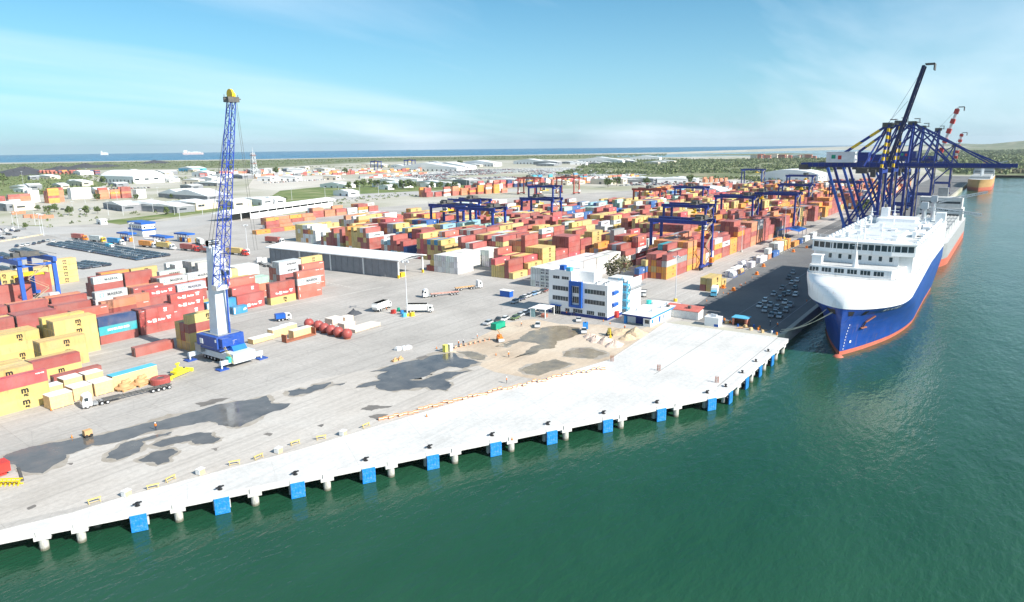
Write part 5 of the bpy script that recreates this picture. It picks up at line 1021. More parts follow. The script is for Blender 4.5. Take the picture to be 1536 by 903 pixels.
for z in (5.6, 10.1):
    for a in (3.0, 5.2): mb = MB(); mb.box(bu + a, bv0 - .05, z, bu + a + 1.5, bv0 - .004, z + 1.0); mb.build('side_window', MATS['pale_sand'], t)
mb = MB(); mb.box(bu + 5.4, bv0 - 1.1, 0, bu + 7.2, bv0 - .06, 2.4); mb.build('side_door', red, t)
for k in range(3): mb = MB(); mb.box(bu + 2.5 + 2 * k, 129.02, 13.3, bu + 3.9 + 2 * k, 129.09, 15.0); mb.build('tower_side_window', MATS['pale_sand'], t)
t = thing('rear_office_annex', 'white flat roofed annex behind the port office with blue stair and terrace rail', 'building', (0, 0, 0))
mb = MB(); mb.box(234.2, 113.6, 0, 245.5, 124, 9.2, 0, 1); mb.box(234.2, 113.6, 9.2, 245.5, 113.9, 12.6); mb.box(236, 116, 9.2, 243, 123, 12.4, 0, 1); mb.build('wall', [off_white, roof_grey], t)
mb = MB(); mb.box(231.0, 113.0, 0, 232.2, 116, .2)
for z in range(2, 13, 3): mb.box(230.9, 112.6, z + .0, 233.9, 116, z + .2); mb.beam((231, 112.8, z - 3 + .2), (233.8, 112.8, z), .3)
for p in ((231, 112.6), (233.8, 112.6), (231, 116), (233.8, 116)): mb.beam((*p, 0), (*p, 13.5), .18)
mb.build('outside_stair', teal if False else blue_light, t)
mb = MB(); mb.box(233.5, 112.2, 8.9, 246.5, 113.55, 9.15)
for k in range(8): mb.beam((233.6 + 1.8 * k, 112.3, 9.15), (233.6 + 1.8 * k, 112.3, 10.3), .09)
mb.beam((233.6, 112.3, 10.3), (246.4, 112.3, 10.3), .1); mb.build('terrace_rail', grey, t)
def from_px(p, z=0): return Vector(at(*p, z))
# low building with blue trim
a = from_px((977, 476.5), 3.6); b = from_px((936, 469), 3.6); c = from_px((1016.5, 454.3), 3.6); x0, y0 = a.x, a.y; y1 = b.y; x1 = c.x
t = thing('site_office', 'low white building with flat white roof and bright blue roof edge', 'building', (0, 0, 0))
mb = MB(); mb.box(x0 + 3.0, y0 + .5, 0, x1 - .4, y1 - .5, 3.3); mb.box(x0 + .5, y0 + .5, 0, x0 + 3, y0 + 3.2, 3.3); mb.build('wall', off_white, t)
mb = MB(); mb.box(x0, y0, 3.3, x1, y1, 3.62, 0, 1); mb.build('roof', [blue_light, roof_white], t)
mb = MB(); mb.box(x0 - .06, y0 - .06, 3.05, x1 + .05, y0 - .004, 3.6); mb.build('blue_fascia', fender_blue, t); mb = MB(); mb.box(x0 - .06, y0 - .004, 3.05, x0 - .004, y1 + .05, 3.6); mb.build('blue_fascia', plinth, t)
mb = MB(); mb.box(x0 + 2.9, y0 + 3.4, 0, x0 + 2.996, y0 + 7.2, 2.9); mb.build('roller_door', plinth, t); mb = MB(); mb.box(x0 + .4, y1 - 1.4, 0, x0 + 1.6, y1 - .6, 3.28); mb.build('blue_column', fender_blue, t)
for k, (q, w, m) in enumerate(((1.6, 1.3, fender_blue), (7.4, 1.6, blue), (11.4, .9, blue))): mb = MB(); mb.box(x0 + q, y0 + .42, .3 if k == 1 else 1.0, x0 + q + w, y0 + .496, 2.4); mb.build('door' if k == 1 else 'window', m, t)
mb = MB(); mb.box(x0 + .44, y0 + 1.0, 1.1, x0 + .496, y0 + 2.6, 2.4); mb.build('window', glass, t)
for k, (p, q) in enumerate(((.3, .3), (.55, .25), (.25, .75), (.8, .3), (.7, .7))): mb = MB(); xx, yy = x0 + (x1 - x0) * p, y0 + (y1 - y0) * q; mb.box(xx, yy, 3.62, xx + 1.0, yy + .7, 4.4); mb.build('roof_unit', galv, t)
mb = MB(); xx, yy = x0 + (x1 - x0) * .72, y1 - 1.5; mb.cyl((xx, yy, 3.62), (xx, yy, 5.0), 1.0, n=12); mb.build('water_tank', teal, t)
# red roofed shed
a = from_px((1049, 467.5), 3.2); b = from_px((1019, 455), 3.2); t = thing('red_roofed_shed', 'shed with faded red sheet roof and streaked white wall by the deck end', 'shed', (0, 0, 0))
x0, y0, x1, y1 = a.x - .5, a.y, a.x + 5.2, a.y + 13.5
mb = MB(); mb.box(x0 + .3, y0 + .3, 0, x1 - .3, y1 - .3, 3.0); mb.build('wall', mat('streaked_white', (.7, .69, .66), .8, dirt=.6, dirtc=(.35, .28, .22), scale=.8), t)
mb = MB(); mb.quad([(x0, y0, 3.0), (x0, y1, 3.0), (x1, y1, 4.0), (x1, y0, 4.0)][::-1]); mb.quad([(x0, y0, 2.9), (x0, y1, 2.9), (x1, y1, 3.9), (x1, y0, 3.9)])
for k in range(20): y = y0 + .3 + k * (y1 - y0 - .6) / 19; mb.beam((x0, y, 3.03), (x1, y, 4.03), .12, .08)
mb.build('roof', roof_red, t); mb = MB(); mb.box(x0 - .4, y1 - 2.2, 3.25, x0 + 1.0, y1 - 1.2, 4.3); mb.build('roof_unit', mach_dark, t); mb = MB(); mb.box(x0 + 2, y0 + 4, 3.4, x0 + 3.2, y0 + 5, 4.4); mb.build('roof_unit', mach_dark, t)
for k in range(6): mb = MB(); yy = y0 + .8 + k * 2.1; mb.box(x0 + .22, yy, .1, x0 + .297, yy + .12, 2.9); mb.build('wall_rib', galv, t)
# small white block and hut
a = from_px((1064, 489)); t = thing('white_switch_room', 'small white box hut with clutter on its flat roof by the deck end', 'hut', (a.x, a.y, 0)); mb = MB(); mb.box(0, -3.2, 0, 3.6, 1.8, 3.0, 0); mb.box(-.15, -3.35, 3.0, 3.75, 1.95, 3.2, 0); mb.build('wall', off_white, t); mb = MB(); mb.box(-.03, -3.2, 0, -.003, -1.6, .9); mb.build('blue_base', blue, t); mb = MB(); mb.box(.8, -2, 3.2, 2, -.8, 4.0); mb.box(2.2, -.5, 3.2, 3.2, .6, 3.8); mb.build('roof_unit', galv, t)
a = from_px((1094, 491)); t = thing('open_brick_hut', 'small hut with open dark front and pale sheet roof near the ship bow', 'hut', (a.x + 4, a.y, 0)); mb = MB(); mb.box(0, -4.6, 0, .2, -3.9, 2.6); mb.box(0, -.3, 0, .2, .4, 2.6); mb.box(.2, -4.6, 0, 4, -4.4, 2.6); mb.box(.2, .2, 0, 4, .4, 2.6); mb.box(3.8, -4.4, 0, 4, .2, 2.6); mb.build('wall', brick_red, t); mb = MB(); mb.box(-.3, -4.9, 2.6, 4.3, .7, 2.8); mb.build('roof', blue_light, t)
a = from_px((1050, 487)); t = thing('generator_cabinet', 'pale generator cabinet on skids standing on rubble', 'cabinet', (a.x + 1, a.y - 4.6, 0)); mb = MB(); mb.box(0, 0, .25, 2.2, 3.4, 2.2); mb.build('cabinet', mat('cabinet_cream', (.7, .66, .58), .6), t); mb = MB(); mb.box(0, .1, 0, 2.2, .4, .25); mb.box(0, 3, 0, 2.2, 3.3, .25); mb.build('skid', rust, t); mb = MB(); mb.box(-.02, .4, .7, -.003, 1.4, 1.8); mb.build('louvre', mach_dark, t)
# steel rubbish along the deck end
drnd = random.Random(4)
for i in range(26):
    px = 1062 + 4.1 * i + drnd.uniform(-1.5, 1.5); py = 478 + (px - 1062) * .22 + drnd.uniform(-3, 3); x, y = at(px, py); mb = MB(); k = drnd.randint(0, 2)
    if k == 0:
        for q in range(3): mb.beam((0, q * .35, .12 + .1 * q), (drnd.uniform(1.5, 3), q * .3 + drnd.uniform(-.4, .4), .12 + .1 * q), .14)
        nm, m, lab = 'timber_pile', tan, 'little heap of loose timbers at the deck end'
    elif k == 1: mb.box(-.6, -.4, 0, .6, .4, .5); mb.box(-.45, -.35, .5, .5, .3, .9); nm, m, lab = 'pallet_stack', crate_wood, 'low stack of pallets at the deck end'
    else: mb.lathe([(.3, 0), (.32, .45), (.3, .9), (0, .92)], n=10); nm, m, lab = 'drum', drnd.choice([blue, orange, white]), 'coloured drum among the clutter at the deck end'
    o = mb.build(nm, m, None, (x, y, .02)); o.rotation_euler = (0, 0, drnd.uniform(0, 3)); tag(o, '%s piece of clutter from the left at the deck end, %s' % (ORD[i], lab.split(' at ')[0].split(' among ')[0]), nm.replace('_', ' ').split()[-1], 'clutter at the deck end')
# long grey-walled shed
a = from_px((597, 390), 9); d_ = from_px((403, 370.5), 9) - a; t = thing('long_storage_shed', 'long shed with grey block wall and curved white sheet roof', 'shed', (a.x, a.y, 0), math.atan2(d_.y, d_.x) - PI / 2)
SL, SW = d_.length, 18.5
mb = MB(); mb.box(.2, .4, 0, .5, SL - .3, 8.2); sw = mb.build('block_wall', block_grey, t)
for k in range(23): mb = MB(); y = .4 + k * (SL - 1.0) / 22; mb.box(.02, y, 0, .196, y + .35, 8.4); mb.build('pilaster', block_grey, t)
mb = MB(); mb.box(.3, SL - .3, 0, SW, SL, 8.4); mb.build('end_wall', block_grey, t)
prof = [(-1.2, 9.0), (1.5, 9.5), (5, 10.1), (9.3, 10.4), (13.6, 10.1), (17.2, 9.5), (19.8, 9.0)]
mb = MB(); ns = 30
for (p, q) in zip(prof, prof[1:]):
    for k in range(ns): ya, yb = -1.5 + (SL + 3) * k / ns, -1.5 + (SL + 3) * (k + 1) / ns - .06; mb.quad([(p[0], ya, p[1]), (q[0], ya, q[1]), (q[0], yb, q[1]), (p[0], yb, p[1])]); mb.quad([(p[0], ya, p[1] - .25), (p[0], yb, p[1] - .25), (q[0], yb, q[1] - .25), (q[0], ya, q[1] - .25)])
mb.quad([(x, -1.5, z) for x, z in prof] + [(x, -1.5, z - .4) for x, z in prof[::-1]]); mb.quad([(prof[0][0], -1.5, 8.65), (prof[0][0], SL + 1.5, 8.65), (prof[0][0], SL + 1.5, 9.05), (prof[0][0], -1.5, 9.05)][::-1]); mb.build('roof', roof_white, t)
for y in (.2, 23, 46, 69):
    for x in (.1, SW - .2): mb = MB(); mb.box(x - .3, y - .3, 0, x + .3, y + .3, 9.1); p_ = mb.build('column', white, t)
    mb = MB(); mb.lattice((0, y, 8.9), (SW, y, 8.9), .8, .8, 10, .12); mb.build('roof_truss', galv, t)
for x in (.1, SW - .2): mb = MB(); mb.box(x - .4, -.25, 0, x + .4, .65, 1.6); mb.build('yellow_guard', yellow, t)
mb = MB(); mb.box(3, 1, 0, 6, 3.4, 2.0); mb.build('yellow_bin', yellow, t)
# gate house, blue and white, on legs
a = from_px((195, 352)); t = thing('gate_office', 'two storey white gate office with broad blue bands', 'building', (a.x, a.y, 0), R(-4)); gl = 22
mb = MB(); mb.box(0, -gl, 0, 9, 0, 9.5); mb.build('wall', off_white, t)
for z in (4.2, 9.0): mb = MB(); mb.box(-.7, -gl - .7, z, 9.7, .7, z + 1.2); mb.build('blue_band', blue, t)
for k in range(6): mb = MB(); mb.box(-.04, -3.2 - 3.4 * k, 6.0, -.004, -1.4 - 3.4 * k, 7.6); mb.build('window', glass, t); mb = MB(); mb.box(1 + 0 * k, -gl - .04, 6, 2.4, -gl - .004, 7.4) if k == 0 else mb.box(3 + 1.1 * k, -gl - .04, 6, 3.6 + 1.1 * k, -gl - .004, 7.4); mb.build('window', glass, t)
for (px, py, ln, lab) in ((176, 361, 16, 'left blue gate canopy on white posts before the gate office'), (225, 366, 20, 'right blue gate canopy on white posts before the gate office'), (262, 362, 16, 'blue gate canopy on white posts nearest the tall crane')):
    a = from_px((px, py)); t = thing('gate_canopy', lab, 'canopy', (a.x, a.y, 0), 0, 'gate canopies'); mb = MB(); mb.box(0, -ln, 5, 6, 0, 6); mb.build('roof', blue, t)
    for k in range(5):
        mb = MB(); mb.box(2.2, -.6 - k * ln / 5, 0, 2.8, -.2 - k * ln / 5, 5); mb.build('post', white, t); mb = MB(); mb.box(1.5, -1.8 - k * ln / 5, .1, 3.5, -.7 - k * ln / 5, 2.8); mb.build('booth', [white, orange, blue][k % 3], t)
# generic sheds and houses further off
_dup = {}
def shed(px, py, lw, dv, h, label, wallm=None, roofm=None, rotz=0.0, vault=False, door=True, ridge=.12, name='warehouse', cat='warehouse', gab='y', group=None):
    _dup[label] = _dup.get(label, 0) + 1
    if group: label = '%s %s' % (ORD[_dup[label] - 1], label)
    a = from_px((px, py)); t = thing(name, label, cat, (a.x, a.y, 0), rotz, group); wallm = wallm or off_white; roofm = roofm or roof_white
    mb = MB(); mb.box(0, -dv, 0, lw, 0, h); w_ = mb.build('wall', wallm, t); mb = MB()
    if gab == 'u': A, B = lw, dv
    else: A, B = dv, lw
    n = 8 if vault else 2; pr = []
    for k in range(n + 1): s = k / n; pr.append((-.4 + (A + .8) * s, h + (A * ridge * (math.sin(PI * s) ** .7 if vault else 1 - abs(2 * s - 1))) + .05))
    poly = pr + [(A + .4, h - .1), (-.4, h - .1)]
    if gab == 'u': mb.yprism(poly[::-1] if False else poly, -B - .4, .4)
    else: mb.xprism([(y - A, z) for y, z in poly], -.4, B + .4)
    mb.build('roof', roofm, t)
    for k in range(max(1, int(dv / 14))): mb = MB(); y = -dv + 3 + k * 14; mb.box(-.08, y, 0, -.004, min(-.5, y + 4), h * .5); mb.build('door', mach_dark if door else grey, t)
    for k in range(max(1, int(lw / 18))): mb = MB(); x = 3 + k * 18; mb.box(x, -dv - .08, h * .45, min(lw - .5, x + 8), -dv - .004, h * .7); mb.build('window', glass, t)
    return t
BG = 'low sheds in the far background'
shed(152, 273.5, 60, 125, 13, 'big white vaulted warehouse with arched dark end, left of the tall crane', roof_white, roof_white, 0, True, True, .17, gab='u')
shed(238, 296, 30, 60, 5.5, 'low white warehouse of two gables behind the car park', block_grey, roof_white, 0, False, False, .10); shed(252, 297.5, 30, 90, 5.5, 'longer pale roofed hangar next to the twin gables', block_grey, roof_white, 0, False, False, .08)
shed(355, 306, 26, 48, 6.5, 'white and pale blue flat building right of the tall crane', off_white, roof_white, 0, False, False, .02, 'workshop', 'building'); shed(392, 306, 14, 26, 6, 'small white house with dark windows by the green field', off_white, roof_white, 0, False, True, .1, 'house', 'house')
a = from_px((346, 333)); b = from_px((503, 309)); t = thing('long_open_shed', 'very long low shed with pale roof and dark open side behind the stacks', 'shed', (a.x, a.y, 0), math.atan2(b.y - a.y, b.x - a.x)); L_ = (b - a).length
mb = MB(); mb.xprism([(-1, 6.5), (0, 7.5), (9, 9.5), (20, 7.0), (20, 6.5)], 0, L_); mb.build('roof', roof_white, t); mb = MB(); mb.box(12, 8, 0, L_, 8.3, 6.6); mb.build('back_wall', mach_dark, t); mb = MB(); mb.box(26, -.3, 0, L_ - 6, 0, 4.6); mb.build('front_wall', off_white, t)
for k in range(14): mb = MB(); mb.box(1 + k * (L_ - 2) / 13, -.2, 4.6 if k > 2 else 0, 1.6 + k * (L_ - 2) / 13, .3, 7.2); mb.build('column', white, t)
for k, (px, py, lw, dv, h, lab) in enumerate(((500, 293, 16, 36, 6, 'white block between the field and the trees'), (568, 284, 14, 22, 6, 'small white house right of the green trees'), (630, 281, 14, 20, 6, 'small white house at the end of the green field'), (480, 281, 20, 60, 5, 'long pale shed beyond the green field'), (555, 276, 20, 70, 5, 'pale shed with grey roof beyond the dark trees'),
        (590, 256, 40, 200, 9, 'long bright shed near the coast, left of the middle'), (640, 253, 40, 160, 9, 'second long bright shed near the coast'), (690, 249, 40, 140, 10, 'third long bright shed near the coast'), (770, 246, 40, 120, 10, 'white coastal shed before the beach line'), (800, 247, 30, 90, 9, 'grey coastal shed before the beach line'),
        (866, 243, 30, 170, 8, 'long depot with pale front far off in the middle'), (945, 240, 30, 120, 10, 'pale far depot right of the longer one'), (230, 262, 40, 50, 8, 'grey warehouse behind the vaulted one'), (268, 257, 40, 80, 9, 'white shed with blue stripe behind the vaulted one'), (300, 274, 20, 40, 9, 'white end warehouse left beside the tall crane boom'), (288, 265, 20, 60, 10, 'dark fronted warehouse left of the crane boom'),
        (20, 288, 12, 30, 5, 'small white shed at the far left edge'), (110, 262, 30, 60, 8, 'far white shed beside the coal heaps'), (145, 336, 5, 10, 4, 'tiny white kiosk by the road'), (1030, 296, 30, 40, 8, 'white fabric warehouse behind the blue gantries'), (1045, 306, 26, 34, 7, 'grey gabled hall before the white fabric warehouse'))):
    shed(px, py, lw, dv, h, lab, [off_white, block_grey, blue_light][2 if 'blue' in lab else (1 if 'grey' in lab else 0)], [roof_white, roof_grey][1 if 'grey' in lab else 0], R(-8 + (k * 37) % 17), 'fabric' in lab, True, .12 if 'fabric' in lab else .06, group=None)
shed(1140, 272, 60, 90, 12, 'broad white arched shed beyond the far orange stacks', roof_white, roof_white, 0, True, False, .08)
a = from_px((1165, 357)); t = thing('open_canopy', 'open canopy with blue sheet roof beside the orange stacks', 'canopy', (a.x, a.y, 0)); mb = MB(); mb.quad([(0, -14, 5), (22, -14, 5), (22, -7, 6.4), (0, -7, 6.4)]); mb.quad([(0, -7, 6.4), (22, -7, 6.4), (22, 0, 5), (0, 0, 5)]); mb.xprism([(-14, 4.8), (-7, 6.2), (0, 4.8), (-7, 6.0)], 0, .2); mb.build('roof', blue, t)
for x in (.5, 11, 21.5):
    for y in (-13.5, -.5): mb = MB(); mb.box(x - .2, y - .2, 0, x + .2, y + .2, 5); mb.build('post', galv, t)
for k in range(18):
    px = 1125 + k * 5.2 + random.uniform(-2, 2); shed(px, 237.5 + random.uniform(-.6, 1), 14, 26, random.choice([10, 13, 16]), 'small red and white apartment block far off by the lagoon', brick_red if k % 3 else cream, brick_red, 0, False, False, .02, 'apartment_block', 'building', group='apartment blocks by the lagoon')
crn = random.Random(8)
for k in range(110):
    px = crn.uniform(540, 1010) if k < 56 else crn.uniform(150, 540) if k < 86 else crn.uniform(-20, 330); py = (crn.uniform(246, 252) if k % 2 else crn.uniform(275, 281)) if k < 56 else crn.uniform(252, 270) if k < 86 else crn.choice([crn.uniform(262, 284), crn.uniform(306, 313)]); shed(px, py - (px - 560) * .012, crn.uniform(12, 24), crn.uniform(20, 70), crn.uniform(5, 8), ['pale low shed in the scattered buildings around the far car park', 'low shed among the coastal buildings left of the far car park', 'low shed on the far left beyond the truck gate'][(k >= 56) + (k >= 86)], crn.choice([off_white, block_grey, cream]), crn.choice([roof_white, roof_white, roof_grey]), crn.uniform(-.3, .3), False, True, .05, group='scattered far sheds')
# lattice mast and coal heaps
a = from_px((382, 264)); t = thing('lattice_mast', 'tall pale lattice mast with platforms right of the tall crane', 'mast', (a.x, a.y, 0)); mb = MB(); mb.lattice((0, 0, 0), (0, 0, 52), 12, 5.5, 9, .8, up=(1, 0, 0)); mb.build('lattice', galv, t)
for z in (28, 46): mb = MB(); mb.box(-5, -5, z, 5, 5, z + 1.2); mb.build('platform', rust, t)
mb = MB(); mb.cyl((0, 0, 52), (0, 0, 64), .5, n=5); mb.build('aerial', galv, t)
def heapmesh(name, px, py, rx, ry, h, label, m, seed, cat='heap', group=None, res=14):
    a = at(px, py); mb = MB(); n = 22
    for k in range(res + 1):
        f = k / res
        for i in range(n): an = 2 * PI * i / n; w = 1 + .35 * mnoise.noise(Vector((math.cos(an) * 1.3, math.sin(an) * 1.3, seed + f))); mb.v.append((rx * f * w * math.cos(an), ry * f * w * math.sin(an), max(-.02, h * (1 - f) ** .85 * (1 + .25 * mnoise.noise(Vector((f * 4, an * 2, seed)))) - .02)))
    for k in range(res):
        for i in range(n): j = (i + 1) % n; mb.f.append((k * n + i, (k + 1) * n + i, (k + 1) * n + j, k * n + j)); mb.m.append(0)
    return tag(mb.build(name, m, None, (*at(px, py), .02)), label, cat, group)
coal = mat('coal', (.06, .062, .07), .9); sandc = mat('sand_heap', (.52, .40, .27), .95, var=.2, scale=.8, bump=.4); gravelc = mat('pink_gravel', (.56, .44, .37), .95, var=.2, scale=1.2, bump=.4)
for i, (px, py, r_, h) in enumerate(((38, 262, 90, 20), (20, 264, 60, 14), (92, 257, 60, 16), (128, 252, 80, 16), (232, 245, 70, 14), (160, 250, 60, 10))): heapmesh('coal_heap', px, py, r_, r_ * .7, h, ['broad black coal heap at the far left', 'lower black heap in front of the broad one at far left', 'black heap behind the far red containers', 'black coal ridge left of the vaulted warehouse', 'black heap above the vaulted warehouse roof', 'flat black heap touching the vaulted warehouse'][i], coal, i, 'heap', 'coal heaps')
for i, (px, py, rx, ry, h, m, lab) in enumerate(((894, 510, 3.6, 2.8, 1.7, gravelc, 'leftmost pinkish gravel heap beside the deck kerb'), (908, 513, 3.4, 2.6, 1.8, gravelc, 'second pinkish gravel heap from the left'), (922, 518, 3.6, 2.7, 1.8, gravelc, 'third pinkish gravel heap from the left'), (886, 505, 3.0, 2.4, 1.2, gravelc, 'small gravel heap behind the leftmost one'),
        (953, 502, 4.6, 3.8, 2.6, sandc, 'largest tan sand heap near the low blue edged building'), (941, 508, 3.4, 2.8, 1.7, sandc, 'smaller tan sand heap in front of the largest'), (932, 498, 5.5, 3.4, 1.0, sandc, 'flat spread of tan sand behind the heaps'))): heapmesh('sand_heap' if m is sandc else 'gravel_heap', px, py, rx, ry, h, lab, m, i * 3.1)
# ================================================================ LIGHT POLES, FENCES
def pole(px, py, h, label, arms=4, group='light poles', base=True):
    x, y = at(px, py); t = thing('light_pole', label, 'light pole', (x, y, 0), 0, group); mb = MB(); mb.cyl((0, 0, 0), (0, 0, h), .16 + .006 * h, .10, 8); mb.build('mast', galv, t)
    if base: mb = MB(); mb.cyl((0, 0, 0), (0, 0, 1.1), .75, n=12); mb.build('base', yellow if h > 18 else concrete, t)
    mb = MB(); mb.beam((-1.5, 0, h), (1.5, 0, h), .14); mb.beam((0, -1.5, h - .5), (0, 1.5, h - .5), .14); mb.build('crossarm', galv, t)
    for k in range(arms): a = k * PI / 2; mb = MB(); x_, y_ = 1.4 * math.cos(a), 1.4 * math.sin(a); mb.box(x_ - .35, y_ - .35, h - .6, x_ + .35, y_ + .35, h - .25); mb.build('floodlight', galv, t)
pole(611, 474, 21, 'tall light pole with yellow base in the middle of the open yard'); pole(1013, 452, 18.5, 'light pole beside the low blue edged building'); pole(1112, 378, 15, 'light pole with pale mast along the quay road'); pole(1176, 358, 20, 'light pole by the blue canopy'); pole(1014, 402, 17, 'light pole before the dark orange front stacks')
for i, (px, py, h) in enumerate(((62, 352, 16), (66, 354, 16), (28, 342, 14), (20, 340, 12), (35, 276, 24), (53, 338, 14), (163, 323, 14), (185, 323, 14), (110, 320, 12), (230, 318, 14), (262, 322, 14), (304, 322, 12), (202, 377, 18), (372, 382, 18), (438, 300, 14), (488, 298, 14), (508, 292, 14), (568, 292, 14), (540, 295, 14), (700, 280, 16), (130, 262, 16), (270, 330, 12), (128, 305, 12), (176, 300, 10), (237, 294, 12), (80, 300, 12), (745, 262, 22), (820, 258, 20))):
    pole(px, py, h, '%s slim pale pole of the background yards and roads' % ORD[i], 4 if h > 15 else 2, 'slim poles in the background', False)
# mesh fence along the left yard road
mb = MB(); pa, pb = Vector(at(68, 352)), Vector(at(205, 388)); n = 60
t = thing('mesh_fence', 'long wire mesh fence between the truck road and the car lot', 'fence', (0, 0, 0))
for k in range(n + 1): q = pa.lerp(pb, k / n); mb.beam((*q, 0), (*q, 2.4), .08)
mb.build('posts', galv, t); mb = MB()
for z in (.3, .9, 1.5, 2.1, 2.4): mb.beam((*pa, z), (*pb, z), .04)
mb.build('wires', galv, t)
mb = MB(); pa, pb = Vector(at(0, 363)), Vector(at(66, 352)); 
for k in range(12): a, b = pa.lerp(pb, k / 12), pa.lerp(pb, (k + .9) / 12); mb.beam((*a, .4), (*b, .4), .5, .8)
tag(mb.build('concrete_barrier_row', mat('barrier_buff', (.6, .52, .36), .8)), 'row of buff concrete road blocks along the left end of the car lot', 'barrier')
# ================================================================ VEHICLES
def car_shape(L_=4.6, W_=1.85, H_=1.55, kind_='suv'):
    body = MB(); hw = W_ / 2
    if kind_ == 'pickup': pr = [(0, .45), (0, .95), (.15, 1.02), (1.55, 1.08), (1.95, 1.0), (5.0, 1.0), (5.15, .9), (5.15, .45)]; cab = [(1.35, 1.05), (2.0, 1.75), (3.2, 1.78), (3.45, 1.02)]
    elif kind_ == 'sedan': pr = [(0, .40), (0, .75), (.2, .82), (1.3, .95), (3.7, .98), (4.5, .92), (4.6, .75), (4.6, .40)]; cab = [(1.2, .95), (1.9, 1.42), (3.0, 1.45), (3.9, .97)]
    else: pr = [(0, .45), (0, .85), (.2, .98), (1.2, 1.08), (4.4, 1.12), (4.6, .9), (4.6, .45)]; cab = [(1.05, 1.08), (1.75, 1.62), (3.9, 1.66), (4.45, 1.12)]
    xp = lambda mb, poly, a, b, mi=0: mb.yprism(poly[::-1], a, b, mi)
    xp(body, pr, -hw, hw); c2 = hw - .12
    cabm = MB(); n = len(cab); b0 = 0
    lo = [(x, hw - .06) for x, _ in cab]; cabm.v += [(x, -(hw - .05 - .22 * (z > 1.2)), z) for x, z in cab] + [(x, (hw - .05 - .22 * (z > 1.2)), z) for x, z in cab]
    cabm.f += [(0, 1, 2, 3)[::-1], (4, 5, 6, 7)]; cabm.m += [0, 0]
    for i in range(3): cabm.f.append((i, i + 1, 4 + i + 1, 4 + i)); cabm.m.append(1 if i == 1 else 0)
    return pr, cab, body, cabm
def wheels(xs, hw, r=.36, w=.22):
    out = []
    for x in xs:
        for s in (-1, 1): mb = MB(); mb.cyl((x, s * (hw - w), r), (x, s * (hw + .02), r), r, n=12, mi=0); mb.cyl((x, s * (hw + .02), r), (x, s * (hw + .03), r), r * .55, n=8, mi=1); out.append(mb.mesh('wheel', [dark, galv]))
    return out
CARM = {}
for kd, xs in (('suv', (.9, 3.65)), ('sedan', (.9, 3.6)), ('pickup', (1.0, 4.1))):
    pr, cab, body, cabm = car_shape(kind_=kd); hw = .92
    if kd == 'pickup': body.box(3.55, -.8, 1.0, 5.05, .8, 1.0) if False else None
    lights = MB()
    for s in (-1, 1): lights.box(-.02, s * .62 - .18, .68, .0, s * .62 + .18, .84); 
    one = MB(); one.v += body.v; one.f += body.f; one.m += [0] * len(body.f); o = len(one.v); one.v += cabm.v; one.f += [tuple(i + o for i in f) for f in cabm.f]; one.m += [1 if m == 0 else 0 for m in cabm.m]
    for x in xs:
        for s in (-1, 1): one.cyl((x, s * (hw - .2), .36), (x, s * (hw + .02), .36), .36, n=8, mi=2)
    CARM[kd] = (body.mesh('body', CARP), cabm.mesh('cabin', [glass, CARP]), wheels(xs, hw), lights.mesh('headlights', galv), one.mesh('parked_car', [CARP, glass, dark]))
def car(x, y, rot, kd, col, label, group=None, detail=True):
    if not detail: o = link('parked_car', CARM[kd][4], None, (x, y, .02), rot, col); return tag(o, label, 'car', group)
    t = thing('parked_car', label, 'car', (x, y, .02), rot, group); link('body', CARM[kd][0], t, color=col); link('cabin', CARM[kd][1], t, color=col)
    for w in CARM[kd][2]: link('wheel', w, t)
    link('headlights', CARM[kd][3], t); return t
SIL, WHT, DRK, NAV = (.45, .47, .49), (.75, .75, .74), (.03, .03, .035), (.02, .045, .10)
prnd = random.Random(31)
# cars by the office
for i, (px, py, a, kd, col, lab) in enumerate(((768, 456, 0, 'suv', SIL, 'silver car at the near end of the shaded row'), (778, 452, 0, 'pickup', NAV, 'dark blue car second in the shaded row'), (783, 449.5, 0, 'suv', WHT, 'white car third in the shaded row'), (790, 447, 0, 'suv', SIL, 'pale car fourth in the shaded row'), (797, 444.5, 0, 'suv', (.2, .35, .55), 'blue car fifth in the shaded row'), (803, 442.5, 0, 'suv', SIL, 'silver car sixth in the shaded row'), (809, 440.5, 0, 'suv', DRK, 'dark car next to last in the shaded row'), (815, 439, 0, 'sedan', (.25, .06, .05), 'dark red car at the far end of the shaded row'),
        (727, 489, 0, 'suv', SIL, 'silver estate car at the near end of the sunny row'), (743, 485, 0, 'pickup', DRK, 'black pickup second in the sunny row'), (753, 483, 0, 'suv', WHT, 'white car behind the black pickup'), (768, 481, 0, 'suv', (.10, .16, .06), 'green car in the sunny row'), (776, 477, 0, 'suv', SIL, 'silver car after the green one'), (783, 474, 0, 'suv', (.5, .55, .6), 'pale blue car in the sunny row'), (791, 471, 0, 'suv', WHT, 'white car in the sunny row near the canopy'), (798, 468.5, 0, 'suv', WHT, 'white car last before the vehicle canopy'), (804, 464, 0, 'suv', DRK, 'dark car beside the vehicle canopy'),
        (806, 493, 35, 'pickup', WHT, 'white pickup on the sand by the big puddle'), (868, 484, 25, 'sedan', WHT, 'white sedan before the office plinth'), (876, 502, 30, 'pickup', WHT, 'white pickup carrying a blue tank'))):
    x, y = at(px, py); car(x, y, R(a + prnd.uniform(-5, 5)) + (R(0) if a else R(20)) - (0 if a else R(10)), kd, col, lab, 'cars around the port office')
x, y = at(878, 497); t = thing('blue_tank', 'blue box tank standing on the white pickup', 'tank', (x, y, 1.05), R(30)); mb = MB(); mb.prism([(-1, -.9), (1.2, -.9), (1.2, .9), (-1, .9)], 0, 1.9); mb.box(-.9, -.8, 1.9, 1.1, .8, 2.05); mb.build('box', fender_blue, t); mb = MB(); mb.cyl((0, 0, 2.05), (0, 0, 2.25), .3, n=10); mb.build('lid', dark, t)
